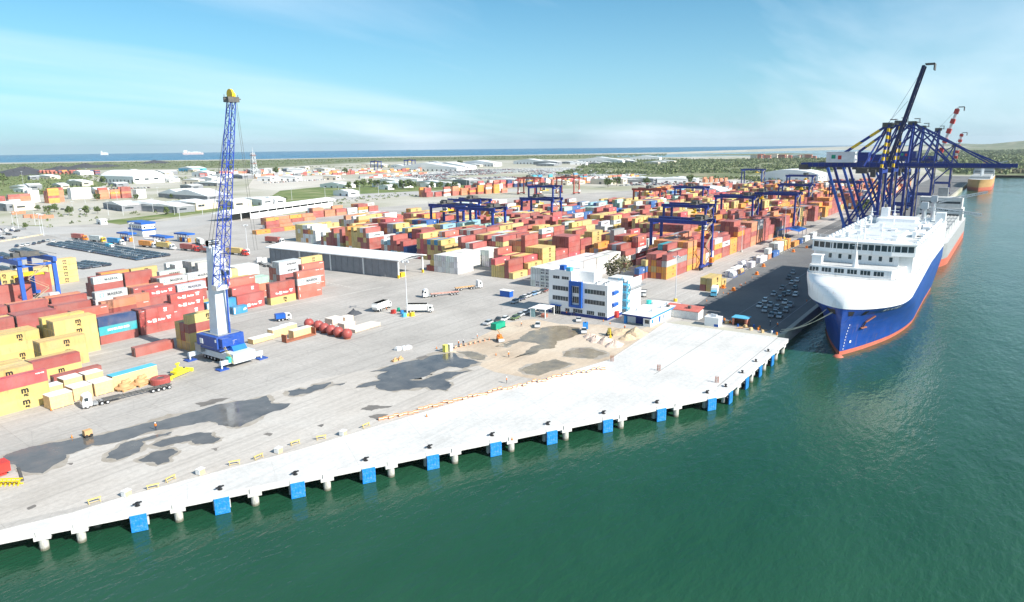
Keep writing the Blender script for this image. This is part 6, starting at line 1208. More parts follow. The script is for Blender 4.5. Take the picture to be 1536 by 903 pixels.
x, y = at(769, 449); t = thing('blue_kiosk', 'blue kiosk with white roof by the shaded cars', 'kiosk', (x + 2, y + 3, 0)); mb = MB(); mb.box(0, 0, 0, 2.6, 5, 2.6); mb.build('wall', blue, t); mb = MB(); mb.box(-.3, -.3, 2.6, 2.9, 5.3, 2.75); mb.build('roof', white, t)
# new cars on the lot: dark, in tight rows
A1, A2 = Vector(at(70, 368)), Vector(at(203, 391)); W1 = Vector(at(104, 363))
n = 40; cnt = 0
for k in range(n):
    s = k / (n - 1); base = A1.lerp(A2, s)
    for r_ in range(4):
        col = (.012, .035, .075) if prnd.random() < .55 else prnd.choice([(.03, .09, .16), (.10, .15, .2), SIL, (.02, .02, .022), (.04, .07, .11)])
        pale = col is SIL
        car(base.x + r_ * 5.3 + prnd.uniform(-.15, .15), base.y, 0.03, 'suv', col, '%s new car, %s column from the left, %s row of the long block' % ('silver' if pale else 'dark', ORD[k], ORD[r_]), 'new cars in the long block', False)
for (pa, pb, rows, bn) in (((14, 377), (46, 388), 2, 'behind the left gantry beam'), ((88, 400), (128, 405), 3, 'right of the left gantry'), ((-6, 383), (22, 393), 1, 'at the left edge'), ((-8, 404), (18, 410), 1, 'below the left gantry beam')):
    a, b = Vector(at(*pa)), Vector(at(*pb)); n = int((b - a).length / 2.9)
    for k in range(n):
        for r_ in range(rows):
            if prnd.random() < .05: continue
            p = a.lerp(b, k / n); car(p.x + 5.3 * r_, p.y, 0.02, 'suv', (.014, .03, .06) if prnd.random() < .75 else (.12, .15, .19), '%s dark new car from left, %s row of the block %s' % (ORD[k], ORD[r_], bn), 'new cars around the left gantry', False)
for i, (px, py) in enumerate(((24, 371), (33, 370), (41, 369), (50, 367.5), (58, 366), (64, 364), (71, 363), (80, 363.5))):
    p = at(px, py); car(p[0], p[1], R(60), 'suv', [NAV, WHT, WHT, NAV, (.05, .05, .06), (.01, .02, .05), SIL, WHT][i], '%s car from the left in the loose row behind the car lot blocks' % ORD[i], 'loose row of cars', False)
# shaded quay cars under the ship
for i, (px, py) in enumerate(((1150, 455), (1158, 462), (1168, 466), (1163, 445), (1172, 452), (1180, 458), (1185, 444), (1176, 436), (1190, 428), (1186, 420), (1196, 446), (1188, 462), (1182, 470), (1165, 474), (1195, 436), (1142, 463), (1150, 470), (1160, 478), (1172, 479), (1178, 446), (1198, 424), (1192, 412))):
    p = at(px, py); car(p[0], p[1] + 1, R(8), 'pickup' if i % 2 else 'suv', [WHT, SIL, (.3, .31, .33), SIL, (.12, .13, .15)][i % 5], '%s pale car parked in the ship shadow on the quay' % ORD[i], 'cars in the ship shadow')
for i, (px, py) in enumerate([(100 + prnd.uniform(-6, 40), 314 + prnd.uniform(-2, 2)) for _ in range(8)] + [(205 + 6 * k, 313 + prnd.uniform(-1.5, 1.5)) for k in range(7)] + [(283 + 5 * k, 313.5 + prnd.uniform(-2, 1)) for k in range(6)] + [(232 + 6 * k, 304.5) for k in range(4)] + [(2 + 5 * k, 354 + prnd.uniform(-6, 6)) for k in range(6)]):
    p = at(px, py); car(p[0], p[1], R(prnd.choice([20, 25, 110])), 'suv', prnd.choice([NAV, DRK, SIL, WHT]), '%s car on the far left car parks and roads' % ORD[i], 'cars on the far left car parks', False)
# the huge far car park: beyond counting
mb = MB(); mb.col = []
def rowcars(pa, pb, depth, step=2.9):
    a, b = Vector(at(*pa)), Vector(at(*pb)); n = int((b - a).length / step); d = (b - a).normalized(); q = Vector((-d.y, d.x)); q = q if q.y > 0 or q.x > 0 else -q
    for r_ in range(depth):
        if r_ % 5 == 4: continue
        for k in range(n):
            if prnd.random() < .06: continue
            p = a + d * (k * step) + q * (6.2 * r_); c = prnd.choice([WHT, WHT, SIL, SIL, DRK, NAV, (.3, .05, .05), (.2, .22, .25)]); f0 = len(mb.f); mb.box(p.x - .9, p.y - 2.2, .3, p.x + .9, p.y + 2.2, 1.0); mb.box(p.x - .8, p.y - 1.2, 1.0, p.x + .8, p.y + 1.5, 1.6); mb.col += [c] * 12
def fieldcars(poly, step, pitch, keep):
    P_ = [at(*p) for p in poly]; y0, y1 = min(p[1] for p in P_), max(p[1] for p in P_); y = y0; r_ = 0
    while y < y1:
        r_ += 1; xs = []
        for i in range(len(P_)):
            (xa, ya), (xb, yb) = P_[i], P_[(i + 1) % len(P_)]
            if (ya > y) != (yb > y): xs.append(xa + (xb - xa) * (y - ya) / (yb - ya))
        xs.sort()
        for xa, xb in zip(xs[::2], xs[1::2]):
            x = xa
            while x < xb:
                g = mnoise.noise(Vector((x * .008, y * .008, 4.4)))
                if g > -.25 and prnd.random() < keep:
                    c = prnd.choice([WHT, WHT, SIL, SIL, DRK, NAV, (.3, .05, .05), (.2, .22, .25)] if g < .12 else [WHT, WHT, WHT, SIL]); b0 = len(mb.v); f0 = len(mb.f); mb.box(x - .9, y - 2.2, .3, x + .9, y + 2.2, 1.1); mb.box(x - .75, y - 1.2, 1.1, x + .75, y + 1.4, 1.55); mb.col += [c] * 12
                x += step
        y += pitch if r_ % 3 else pitch * 1.8
fieldcars([(565, 277), (580, 262), (700, 255), (850, 252), (980, 262), (930, 266), (820, 270), (700, 274)], 5.2, 8.5, .85); fieldcars([(930, 279), (960, 273), (1060, 270), (1050, 277)], 3.2, 7, .9); rowcars((1046, 330), (1060, 322), 2); rowcars((200, 309), (330, 302), 3, 4.5); rowcars((-20, 349), (30, 346), 3, 4); rowcars((150, 285), (230, 282), 3, 5); rowcars((400, 275), (520, 268), 2, 6)
kind(tag(mb.build('parked_cars', HEAP), 'countless white and dark cars filling the far car park', 'cars'), 'stuff')
# ---- trucks
def tractor(t, x, paint, cabm_=None, nose=False):
    mb = MB(); hw = 1.22
    if nose: mb.yprism([(x, .6), (x, 1.7), (x + 1.5, 1.95), (x + 1.5, .6)][::-1], -1.0, 1.0); x += 1.5
    mb.yprism([(x, .6), (x + .02, 1.9), (x + .35, 3.1), (x + 1.0, 3.55), (x + 2.1, 3.6), (x + 2.1, .6)][::-1], -hw, hw); c = mb.build('cab', paint, t)
    mb = MB(); mb.quad([(x - .02, -hw + .15, 1.95), (x - .02, hw - .15, 1.95), (x + .30, hw - .2, 3.0), (x + .30, -hw + .2, 3.0)][::-1])
    for s in (-1, 1): mb.box(x + .45, s * hw - .012, 1.9, x + 1.35, s * hw + .012, 2.8)
    mb.build('windscreen', glass, c); mb = MB(); mb.box(x + 2.1, -.5, .75, x + 6.2, .5, 1.05); mb.box(x + 2.3, -1.1, .5, x + 3.4, -.6, 1.0); mb.box(x + 2.3, .6, .5, x + 3.4, 1.1, 1.0); mb.box(x + 4.0, -.7, 1.05, x + 5.4, .7, 1.2); mb.build('chassis', grey, t)
    mb = MB(); mb.box(x - .08, -1.15, .4, x + .3, 1.15, .9); mb.build('bumper', grey, t)
    for wx in (x + 1.0, x + 4.2, x + 5.5):
        for s in (-1, 1): link('wheel', TW, t, (wx, s * 1.0, .5))
mbw = MB(); mbw.cyl((0, -.2, 0), (0, .2, 0), .5, n=12); mbw.cyl((0, -.22, 0), (0, .22, 0), .28, n=8, mi=1); TW = mbw.mesh('wheel', [dark, galv])
def flatbed(t, x, ln, axles=3, paint=None, low=False):
    mb = MB(); z = 1.05 if not low else .8
    for s in (-1, 1): mb.box(x, s * .55 - .1, z, x + ln, s * .55 + .1, z + .35)
    for k in range(int(ln / 1.5) + 1): mb.box(x + 1.5 * k, -1.15, z + .1, x + 1.5 * k + .14, 1.15, z + .3)
    if low: mb.box(x + 1, -1.0, z + .02, x + ln * .3, 1.0, z + .42)
    mb.build('trailer', paint or grey, t)
    for k in range(axles):
        for s in (-1, 1): link('wheel', TW, t, (x + ln - .8 - 1.35 * k, s * 1.0, .5))
def lorry(px, py, rot, label, cabp, load=None, ln=12.4, nose=False, low=False, axles=3, tpaint=None, group=None):
    x, y = at(px, py); t = thing('lorry', label, 'truck', (x, y, .02), rot, group); tractor(t, 0, cabp, nose=nose); s = 3.6 + (1.5 if nose else 0); flatbed(t, s, ln, axles, tpaint, low)
    if load:
        dx = Vector((math.cos(rot), math.sin(rot))); dn = Vector((-dx.y, dx.x))
        if len(load) == 1:
            p = Vector((x, y)) + dx * s - dn * 1.22; container(p.x, p.y, 1.45, load, '%s container riding on the %s' % (CODE[load][1], label[:60]), 'containers on lorries', CL, rot)
        else:
            for k, c in enumerate(load): p = Vector((x, y)) + dx * (s + 6.15 * k) - dn * 1.22; container(p.x, p.y, 1.45, c, '%s %s short container on the %s' % (['front', 'rear'][k], CODE[c][1], label[:60]), 'containers on lorries', 6.06, rot)
    return t
v1 = Vector(at(130, 612)); v2 = Vector(at(272, 578)); lorry(123, 613, math.atan2(v2.y - v1.y, v2.x - v1.x), 'white lorry with long black low loader trailer in front of the crates', white, None, 17.5, axles=4, tpaint=mach_dark, low=True)
qa, qb = Vector(at(400, 382)), Vector(at(100, 354)); qd = (qb - qa).normalized(); qr = math.atan2(qd.y, qd.x)
for i, (px, py, cp, ld, nose, lab) in enumerate(((131, 361, orange, 'R', 1, 'lorry with red container at the tail of the queue'), (157, 364, yellow, 'W', 0, 'lorry with pale container and yellow cab in the queue'), (187, 368, white, 'bb', 1, 'white lorry with bright blue boxes in the queue'), (236, 372.5, white, 'OO', 1, 'lorry with two orange boxes in the queue'), (263, 375, white, 'Y', 1, 'lorry with yellow container in the queue'), (300, 378, red, 'R', 1, 'red lorry with red container at the middle of the queue'), (372, 384, red, 'Y', 1, 'red lorry with yellow container at the head of the queue'), (332, 381, white, 'R', 1, 'lorry with red container behind the crane tower'))):
    lorry(px, py, qr, lab, cp, ld, nose=bool(nose), group='lorries queueing at the gate')
for i, (px, py, cp, ld, lab, rr) in enumerate(((296, 365, yellow, 'W', 'yellow cabbed lorry with pale box near the gate', qr + 2.7), (240, 369, white, 'w', 'lorry with grey white box by the gate canopies', qr), (325, 374, white, None, 'empty lorry among the gate traffic', qr), (372, 383, white, None, 'empty white lorry under the crane boom', 1.2), (388, 395, white, None, 'white lorry at the shed end, left one', -1.9), (396, 396, white, None, 'white lorry at the shed end, right one', -1.9), (425, 366, white, 'R', 'lorry with red container before the low stacks', qr), (1160, 372, white, None, 'lorry under the blue canopy', 0.2), (905, 395, orange, None, 'orange lorry behind the white reefers', 0.3), (1000, 396, white, None, 'white lorry between the front stacks', 1.4))):
    lorry(px, py, rr, lab, cp, ld, group='lorries about the yards')
lorry(634, 446.5, math.atan2(-(449.5 - 443) * 0 - .55, .9), 'white lorry with empty red and white skeleton trailer on the open yard', white, None, 12.4, axles=3, tpaint=mat('skeleton_red', (.55, .3, .25), .6))
lorry(722, 431.5, 2.7, 'white tractor with short empty trailer near the white stacks', white, None, 9, axles=2, tpaint=tan)
def box_truck(px, py, rot, label, cabp, boxp, ln=6.5, h=3.4, tip=False, name='box_truck'):
    x, y = at(px, py); t = thing(name, label, 'truck', (x, y, .02), rot); mb = MB(); mb.yprism([(0, .6), (.05, 1.7), (.4, 2.6), (2.0, 2.65), (2.0, .6)][::-1], -1.15, 1.15); c = mb.build('cab', cabp, t); mb = MB(); mb.quad([(.03, -1, 1.72), (.03, 1, 1.72), (.38, .95, 2.5), (.38, -.95, 2.5)][::-1])
    for s in (-1, 1): mb.box(.5, s * 1.15 - .012, 1.6, 1.5, s * 1.15 + .012, 2.4)
    mb.build('windscreen', glass, c); mb = MB(); mb.box(1.9, -.5, .6, 2.3 + ln, .5, .95); mb.build('chassis', grey, t); mb = MB()
    if tip:
        mb.yprism([(2.3, 1.0), (2.2, h), (2.3 + ln, h), (2.9 + ln, 2.0), (2.3 + ln, 1.0)][::-1], -1.25, 1.25)
        for k in range(6): mb.box(2.5 + k * ln / 6, -1.32, 1.1, 2.65 + k * ln / 6, 1.32, h - .1)
        mb.box(2.1, -1.35, h - .15, 2.5 + ln, 1.35, h)
    else: mb.box(2.2, -1.25, 1.0, 2.2 + ln, 1.25, h)
    mb.build('load_body', boxp, t)
    for wx in (1.0, ln - .2, ln + 1.1):
        for s in (-1, 1): link('wheel', TW, t, (wx, s * .98, .5))
    return t
tw_ = mat('truck_white', (.74, .74, .72), .5, dirt=.2, dirtc=(.5, .46, .4))
box_truck(584, 460.5, 3.35, 'white tipper truck left of the tall light pole', tw_, tw_, 7.4, 3.5, True, 'tipper_truck'); box_truck(650, 468, 2.2, 'white tipper truck right of the tall light pole', tw_, tw_, 7.4, 3.4, True, 'tipper_truck')
box_truck(436.5, 479, 2.75, 'small blue box truck on the open yard', white, blue, 3.4, 2.7); box_truck(1070, 446, .25, 'blue and white box truck parked on the quay road', blue_light, white, 6.2, 3.6); box_truck(965, 446, .4, 'white headed truck behind the site office', tw_, mach_dark, 4, 2.2); box_truck(340 / 2, 373, qr, 'small blue cabin truck beside the car lot fence', white, blue_light, 4, 3.2)
# tank containers and loose machinery along the quay road
def tank(px, py, m, label):
    x, y = at(px, py); t = thing('tank_container', label, 'tank', (x, y, .02), 0, 'tank containers by the quay road'); mb = MB(); mb.cyl((.3, 0, 1.35), (5.7, 0, 1.35), 1.15, n=14); mb.build('barrel', m, t); mb = MB()
    for x_ in (0, 6.0):
        for y_ in (-1.2, 1.2): mb.beam((x_, y_, 0), (x_, y_, 2.6), .14)
        mb.beam((x_, -1.2, 2.6), (x_, 1.2, 2.6), .14); mb.beam((x_, -1.2, .1), (x_, 1.2, .1), .14)
    mb.beam((0, -1.2, .1), (6, -1.2, .1), .14); mb.beam((0, 1.2, .1), (6, 1.2, .1), .14); mb.build('frame', blue, t)
tank(1107, 412, tan, 'tan tank container in the line along the quay road'); tank(1110, 400, roof_white, 'white tank container behind the tan one'); tank(1132, 392, cream, 'cream tank container farther along the quay road'); tank(1096, 417, roof_white, 'white tank container before the tan one')
# ================================================================ YARD CARGO
def crate(px, py, lx, ly, h, rot, label, topm=None, group='wooden crates before the near stack', body=None):
    x, y = at(px, py); t = thing('wooden_crate', label, 'crate', (x, y, .02), rot, group); nb = 3
    for (a, b, c, d) in ((0, 0, lx, .08), (0, ly - .08, lx, ly), (0, .08, .08, ly - .08), (lx - .08, .08, lx, ly - .08)): mb = MB(); mb.box(a, b, .15, c, d, h); mb.build('side_panel', body or crate_wood, t)
    mb = MB(); mb.box(-.06, -.06, h, lx + .06, ly + .06, h + .1); mb.build('lid', topm or crate_top, t); mb = MB()
    for k in range(nb): mb.box(.2 + k * (lx - .6) / 2, -.03, 0, .45 + k * (lx - .6) / 2, ly + .03, .15)
    mb.build('skid', crate_wood, t); mb = MB(); mb.box(.02, ly * .55, h + .1, lx * .98, ly * .98, h + .13); mb.build('white_sheet', white, t) if topm is None else None
    return t
for i, (px, py, lx, ly, h, lab) in enumerate(((77, 616, 5.2, 3.6, 3.4, 'front left wooden crate at the near corner'), (65, 602, 5.0, 3.4, 3.2, 'wooden crate behind the front left one'), (112, 603, 4.6, 4.2, 3.4, 'middle wooden crate behind the lorry cab'), (98, 588, 4.6, 3.8, 3.2, 'wooden crate at the back of the middle pair'), (144, 595, 4.6, 4.0, 3.4, 'right wooden crate next to the tarp topped one'), (130, 580, 4.6, 3.6, 3.2, 'wooden crate at the back right'))): crate(px, py, lx, ly, h, .02, lab)
crate(171, 584, 12.2, 2.9, 3.4, .04, 'long wooden crate with bright blue sheet on top', mat('sheet_cyan', (.10, .45, .62), .5))
for i, (px, py, lx, ly, h, lab) in enumerate(((380, 517, 8, 2.8, 1.6, 'low long buff crate nearest the mobile crane'), (410, 508, 5.6, 2.9, 2.8, 'square buff crate right of the low long one'), (428, 502, 5, 3, 2.8, 'buff crate third from the mobile crane'), (441, 509, 7.8, 2.6, 2.7, 'long buff crate on the red frame'), (499, 489, 5, 4, 2.3, 'pale crate behind the red spheres'), (518, 485, 4, 3, 2.0, 'small pale crate at the back of the spheres'), (517, 496, 5, 3.4, 2.2, 'pale crate between the spheres and planks'), (533, 500, 12, 4.5, 1.1, 'wide flat stack of pale planks'))): crate(px, py, lx, ly, h, .02, lab, white if i < 3 else crate_top, 'crates around the red spheres', mat('pale_crate', (.62, .50, .40), .8, dirt=.2) if i > 3 else None)
x, y = at(430, 515); t = thing('flat_rack', 'red flat rack frame carrying a buff crate', 'rack', (x, y, .02)); mb = MB(); mb.box(0, 0, .1, 12, 2.5, .5); mb.build('platform', rust, t); 
for a in (0, 11.7): mb = MB(); mb.box(a, 0, .5, a + .3, 2.5, 2.6); mb.build('end_wall', rust, t)
for i, (px, py) in enumerate(((464, 492), (478, 495), (487, 499), (497, 502), (508, 505), (521, 508))):
    x, y = at(px, py); t = thing('steel_sphere', '%s dark red steel sphere from the left in the row' % ORD[i], 'sphere', (x, y, 0), 0, 'dark red spheres in a row'); mb = MB(); n = 9; mb.lathe([(1.75 * math.cos(-1.2 + 2.7 * k / n), 1.75 + 1.75 * math.sin(-1.2 + 2.7 * k / n)) for k in range(n + 1)], n=18); mb.build('shell', dome_red, t, smooth=True); mb = MB(); mb.lathe([(.28, 3.4), (.28, 3.7), (0, 3.72)], n=8); mb.build('neck', galv, t); mb = MB(); mb.lathe([(1.2, 0), (1.25, .3), (.9, .3)], n=12); mb.build('cradle', rust, t)
heapmesh('covered_pile', 530, 472, 3.2, 2.4, 2.2, 'dark tarpaulin covered pile behind the planks', tarp, 3.3, 'pile')
x, y = at(241, 575); t = thing('red_coil', 'dark red ring coil lying behind the trailer', 'coil', (x, y, 0)); mb = MB(); mb.lathe([(1.0, .0), (2.4, .0), (2.5, .2), (2.5, 1.5), (2.35, 1.7), (1.1, 1.7), (1.0, 1.5), (1.0, 0)], n=24); mb.build('ring', dome_red, t, smooth=False); mb = MB(); mb.lathe([(.95, .3), (.95, 1.6), (0, 1.62)], n=14); mb.build('core', mach_dark, t)
for i, (px, py) in enumerate(((187, 584), (211, 577))):
    x, y = at(px, py); t = thing('tan_valve_body', ['left tan round casting on its pallet', 'right tan round casting on its pallet'][i], 'machine part', (x, y, 0), .3, 'tan castings'); mb = MB(); mb.lathe([(2.3, .5), (2.3, .8), (1.4, .95), (1.2, 1.6), (.6, 1.8), (.5, 2.5), (0, 2.55)], n=18); mb.build('flange', tan, t); mb = MB(); mb.cyl((-.2, 0, 1.7), (1.6, -.3, 2.1), .6, n=10); mb.build('nozzle', tan, t); mb = MB()
    for a in (-1.6, 0, 1.6): mb.box(-2, a - .25, 0, 2, a + .25, .5)
    mb.build('pallet', tan, t)
x, y = at(268, 563); t = thing('container_spreader', 'bright yellow container spreader lying on the ground by the crane', 'spreader', (x, y, .02), .35); yb = mat('spreader_yellow', (.80, .70, .05), .45)
for s in (-1, 1): mb = MB(); mb.box(-4.4, s * .8 - .2, .3, 4.4, s * .8 + .2, .95); mb.build('beam', yb, t); mb = MB(); mb.box(s * 4.2 - .35, -1.3, .0, s * 4.2 + .35, 1.3, .9); mb.build('end_beam', yb, t)
mb = MB(); mb.box(-1.8, -1.1, .95, 1.8, 1.1, 1.6); mb.box(-1.0, -.7, 1.6, 1.0, .7, 2.2); mb.cyl((0, 0, 2.2), (0, 0, 3.4), .4, .25, 8); mb.box(-.6, -.3, 3.2, .6, .3, 3.6); mb.build('head_block', yb, t); mb = MB(); mb.cyl((2.5, .2, 1.0), (2.5, .2, 1.6), .4, n=8); mb.box(-3.3, -.4, .95, -2.4, .4, 1.4); mb.build('hydraulic_unit', mach_dark, t)
mbT = MB(); mbT.box(-.6, -.6, .1, .6, .6, 2.2); mbT.prism([(-.66, -.66), (.66, -.66), (.66, .66), (-.66, .66)], 2.2, 2.3); mbT.box(-.55, -.64, .3, .35, -.6, 2.1)
for i, (px, py, m) in enumerate(((668, 528, yellow), (675, 526.5, white))): tag(mbT.build('portable_toilet', mat('toilet_yellow', (.75, .68, .15), .5) if i == 0 else white, None, (*at(px, py), .02)), ['yellow portable toilet at the puddle edge', 'white portable toilet next to the yellow one'][i], 'toilet')
x, y = at(744, 496); t = thing('green_generator', 'pair of green container boxes with open lid near the parked cars', 'generator', (x, y, .02)); mb = MB(); mb.box(0, 0, .2, 3, 2.2, 2.3); mb.build('left_box', green, t); mb = MB(); mb.box(3.4, .4, .2, 6.0, 2.4, 2.0); mb.build('right_box', green, t); mb = MB(); mb.box(0, .1, 0, 6, .4, .2); mb.box(0, 1.8, 0, 6, 2.1, .2); mb.build('skid', dark, t)
x, y = at(750, 512); t = thing('road_roller', 'orange compactor machine with folded boom on the sand', 'compactor', (x, y, .02), .9); mb = MB(); mb.box(-1.4, -.8, .7, 1.4, .8, 1.5); mb.box(.2, -.7, 1.5, 1.3, .7, 2.1); mb.build('body', orange, t); mb = MB(); mb.cyl((-1.5, -.9, .6), (-1.5, .9, .6), .6, n=14); mb.build('drum', galv, t); mb = MB(); mb.cyl((1.2, -.8, .5), (1.2, -.4, .5), .5, n=10); mb.cyl((1.2, .4, .5), (1.2, .8, .5), .5, n=10); mb.build('tyres', dark, t); mb = MB(); mb.beam((0, 0, 1.5), (-.6, .4, 3.2), .25); mb.beam((-.6, .4, 3.2), (1.1, .6, 3.8), .2); mb.build('boom', tan, t)
x, y = at(914, 503); t = thing('mini_excavator', 'small dark excavator working beside the sand heaps', 'excavator', (x, y, .02), .6); mb = MB(); mb.box(-1, -.7, .6, 1, .7, 1.4); mb.box(-.3, -.6, 1.4, .7, .5, 2.4); mb.build('body', mat('dozer_olive', (.3, .26, .08), .6), t); mb = MB(); mb.box(-1.3, -1, 0, 1.3, -.6, .6); mb.box(-1.3, .6, 0, 1.3, 1, .6); mb.build('tracks', dark, t); mb = MB(); mb.beam((-.8, 0, 1.2), (-2.2, 0, 2.6), .25); mb.beam((-2.2, 0, 2.6), (-3.2, 0, .6), .2); mb.box(-3.6, -.35, .1, -2.9, .35, .8); mb.build('digging_arm', yellow, t)
x, y = at(818, 478); t = thing('vehicle_canopy', 'white framed carport with flat sheet roof left of the office', 'canopy', (x, y, 0), .08); mb = MB(); mb.box(0, 0, 3.2, 7.5, 6.5, 3.4); mb.build('roof', white, t)
for a, b in ((.2, .2), (7.3, .2), (.2, 6.3), (7.3, 6.3)): mb = MB(); mb.box(a - .15, b - .15, 0, a + .15, b + .15, 3.2); mb.build('post', white, t)
mb = MB(); mb.box(.1, 4.4, 0, .3, 6.4, 3.0); mb.build('side_wall', mat('wall_teal', (.3, .45, .45), .8), t); mb = MB(); mb.box(1, .5, .1, 3, 2.4, 1.2); mb.build('brick_stack', brick_red, t)
# clutter round the tall light pole
for i, (px, py, m, lab) in enumerate(((598, 467, green, 'green drum left of the tall light pole'), (603, 471, fender_blue, 'blue drum left of the tall light pole'), (606, 475, blue_light, 'pale blue box at the foot of the tall light pole'), (618, 474, yellow, 'yellow box right of the tall light pole'), (590, 470, red, 'red frame left of the tall light pole'))):
    mb = MB()
    if 'drum' in lab: mb.lathe([(.6, 0), (.65, .7), (.6, 1.4), (0, 1.42)], n=12)
    else: mb.box(-1, -.7, 0, 1, .7, .3); mb.box(-.8, -.6, .3, .8, .5, 1.4)
    tag(mb.build('drum' if 'drum' in lab else 'cargo_box', m, None, (*at(px, py), .02)), lab, 'drum' if 'drum' in lab else 'box')
for i, (px, py) in enumerate(((597, 525), (606, 524), (612, 523))): mb = MB(); mb.box(-1, -.8, 0, 1, .8, .7); mb.box(-.7, -.6, .7, .8, .6, 1.0); tag(mb.build('concrete_block', white, None, (*at(px, py), .02)), ['left', 'middle', 'right'][i] + ' one of three pale blocks on the empty yard', 'block', 'pale blocks on the empty yard')
for i, (px, py) in enumerate(((592, 542), (600, 539.5))): mb = MB(); mb.box(-.9, -.5, 0, .9, .5, .5); mb.cyl((-.3, 0, .5), (.5, 0, .9), .3, n=8); tag(mb.build('pump', tan, None, (*at(px, py), .02)), ['left', 'right'][i] + ' small tan pump beside the grey puddle', 'pump', 'tan pumps')
x, y = at(132, 655); t = thing('pump_trolley', 'small buff pump trolley at the edge of the long puddle', 'pump', (x, y, .02)); mb = MB(); mb.box(-.8, -.6, .4, .8, .6, 1.6); mb.build('body', tan, t); mb = MB(); mb.cyl((-.5, -.7, .35), (-.5, .7, .35), .35, n=10); mb.cyl((.5, -.7, .35), (.5, .7, .35), .35, n=10); mb.build('wheels', dark, t)
x, y = at(13, 728); t = thing('yellow_frame', 'yellow tubular lifting frame at the left edge', 'frame', (x, y, .02), -.9); mb = MB(); fy = mat('frame_yellow', (.8, .55, .02), .5)
for k in range(6): mb.beam((k * .8 - 2, -.5, 0), (k * .8 - 2, .5, 1.1), .16); mb.beam((k * .8 - 2, .5, 0), (k * .8 - 2, -.5, 1.1), .16)
mb.beam((-2.2, -.5, 1.1), (2.4, -.5, 1.1), .2); mb.beam((-2.2, .5, 1.1), (2.4, .5, 1.1), .2); mb.beam((-2.2, .5, .1), (2.4, .5, .1), .2); mb.build('tubes', fy, t)
x, y = at(3, 712); t = thing('red_hopper', 'red steel hopper cut by the left edge', 'hopper', (x, y, .02)); mb = MB(); mb.prism([(-2, -1.4), (1.2, -1.4), (1.2, 1.4), (-2, 1.4)], .8, 2.6); mb.prism([(-1.2, -.8), (.6, -.8), (.6, .8), (-1.2, .8)], .1, .8); mb.build('bin', red, t); mb = MB(); mb.box(-2.05, -1.45, 2.6, 1.25, 1.45, 2.75); mb.build('rim', red, t)
mb = MB(); p, q = Vector(at(28, 702)), Vector(at(34, 722)); mb.beam((*p, .12), (*q, .12), .5, .2); tag(mb.build('steel_plate', mach_dark), 'dark steel strip lying beside the long puddle', 'plate')
for k, (px, py) in enumerate(((1135, 412), (1100, 436), (1145, 400), (1210, 372), (1190, 378), (1085, 432))): mb = MB(); x, y = at(px, py); mb.box(-1.4, -.8, 0, 1.4, .8, .25); mb.cyl((-.8, 0, .9), (.8, 0, .9), .6, n=10); tag(mb.build('cable_reel', orange, None, (x, y, .02)), '%s orange reel of gear along the quay road' % ORD[k], 'reel', 'gear along the quay road')
# ================================================================ PEOPLE
def person_mesh(step, shirt, trousers):
    me = bpy.data.meshes.new('person'); V = [(0, 0, .95), (0, 0, 1.2), (0, 0, 1.42), (0, 0, 1.52), (0, .01, 1.66), (.10, 0, .92), (.10, step, .50), (.10, step * 1.3 + .02, .08), (.10, step * 1.3 - .12, .03), (-.10, 0, .92), (-.10, -step, .50), (-.10, -step * 1.3 + .02, .08), (-.10, -step * 1.3 - .12, .03), (.20, 0, 1.40), (.25, .02, 1.12), (.24, -.10, .88), (-.20, 0, 1.40), (-.25, .02, 1.12), (-.24, -.12, .88)]
    E = [(0, 1), (1, 2), (2, 3), (3, 4), (0, 5), (5, 6), (6, 7), (7, 8), (0, 9), (9, 10), (10, 11), (11, 12), (2, 13), (13, 14), (14, 15), (2, 16), (16, 17), (17, 18)]; rad = [.15, .15, .16, .055, .105, .10, .07, .05, .045, .10, .07, .05, .045, .07, .05, .04, .07, .05, .04]
    me.from_pydata(V, E, []); o = bpy.data.objects.new('p', me); C.objects.link(o); o.modifiers.new('s', 'SKIN'); 
    for i, r_ in enumerate(rad): sv = me.skin_vertices[0].data[i]; sv.radius = (r_, r_); sv.use_root = i == 0
    o.modifiers.new('u', 'SUBSURF').levels = 1; bpy.context.view_layer.update(); m2 = bpy.data.meshes.new_from_object(o.evaluated_get(bpy.context.evaluated_depsgraph_get())); bpy.data.objects.remove(o); m2.materials.clear()
    for m in (skin_m, shirt, trousers, dark): m2.materials.append(m)
    for p in m2.polygons: z = p.center.z; p.material_index = 3 if z < .1 else 2 if z < .95 else (1 if z < 1.47 and not (z < 1.02 and abs(p.center.x) > .17) else 0); p.use_smooth = True
    m2.name = 'person'; return m2
PM = [person_mesh(.0, vest, cloth), person_mesh(.18, vest, cloth), person_mesh(.12, cloth, cloth)]
mb = MB(); mb.lathe([(.17, 1.68), (.15, 1.78), (.08, 1.84), (0, 1.85)], n=10); mb.lathe([(.13, 1.70), (.19, 1.69)], n=10); HAT = mb.mesh('helmet', white)
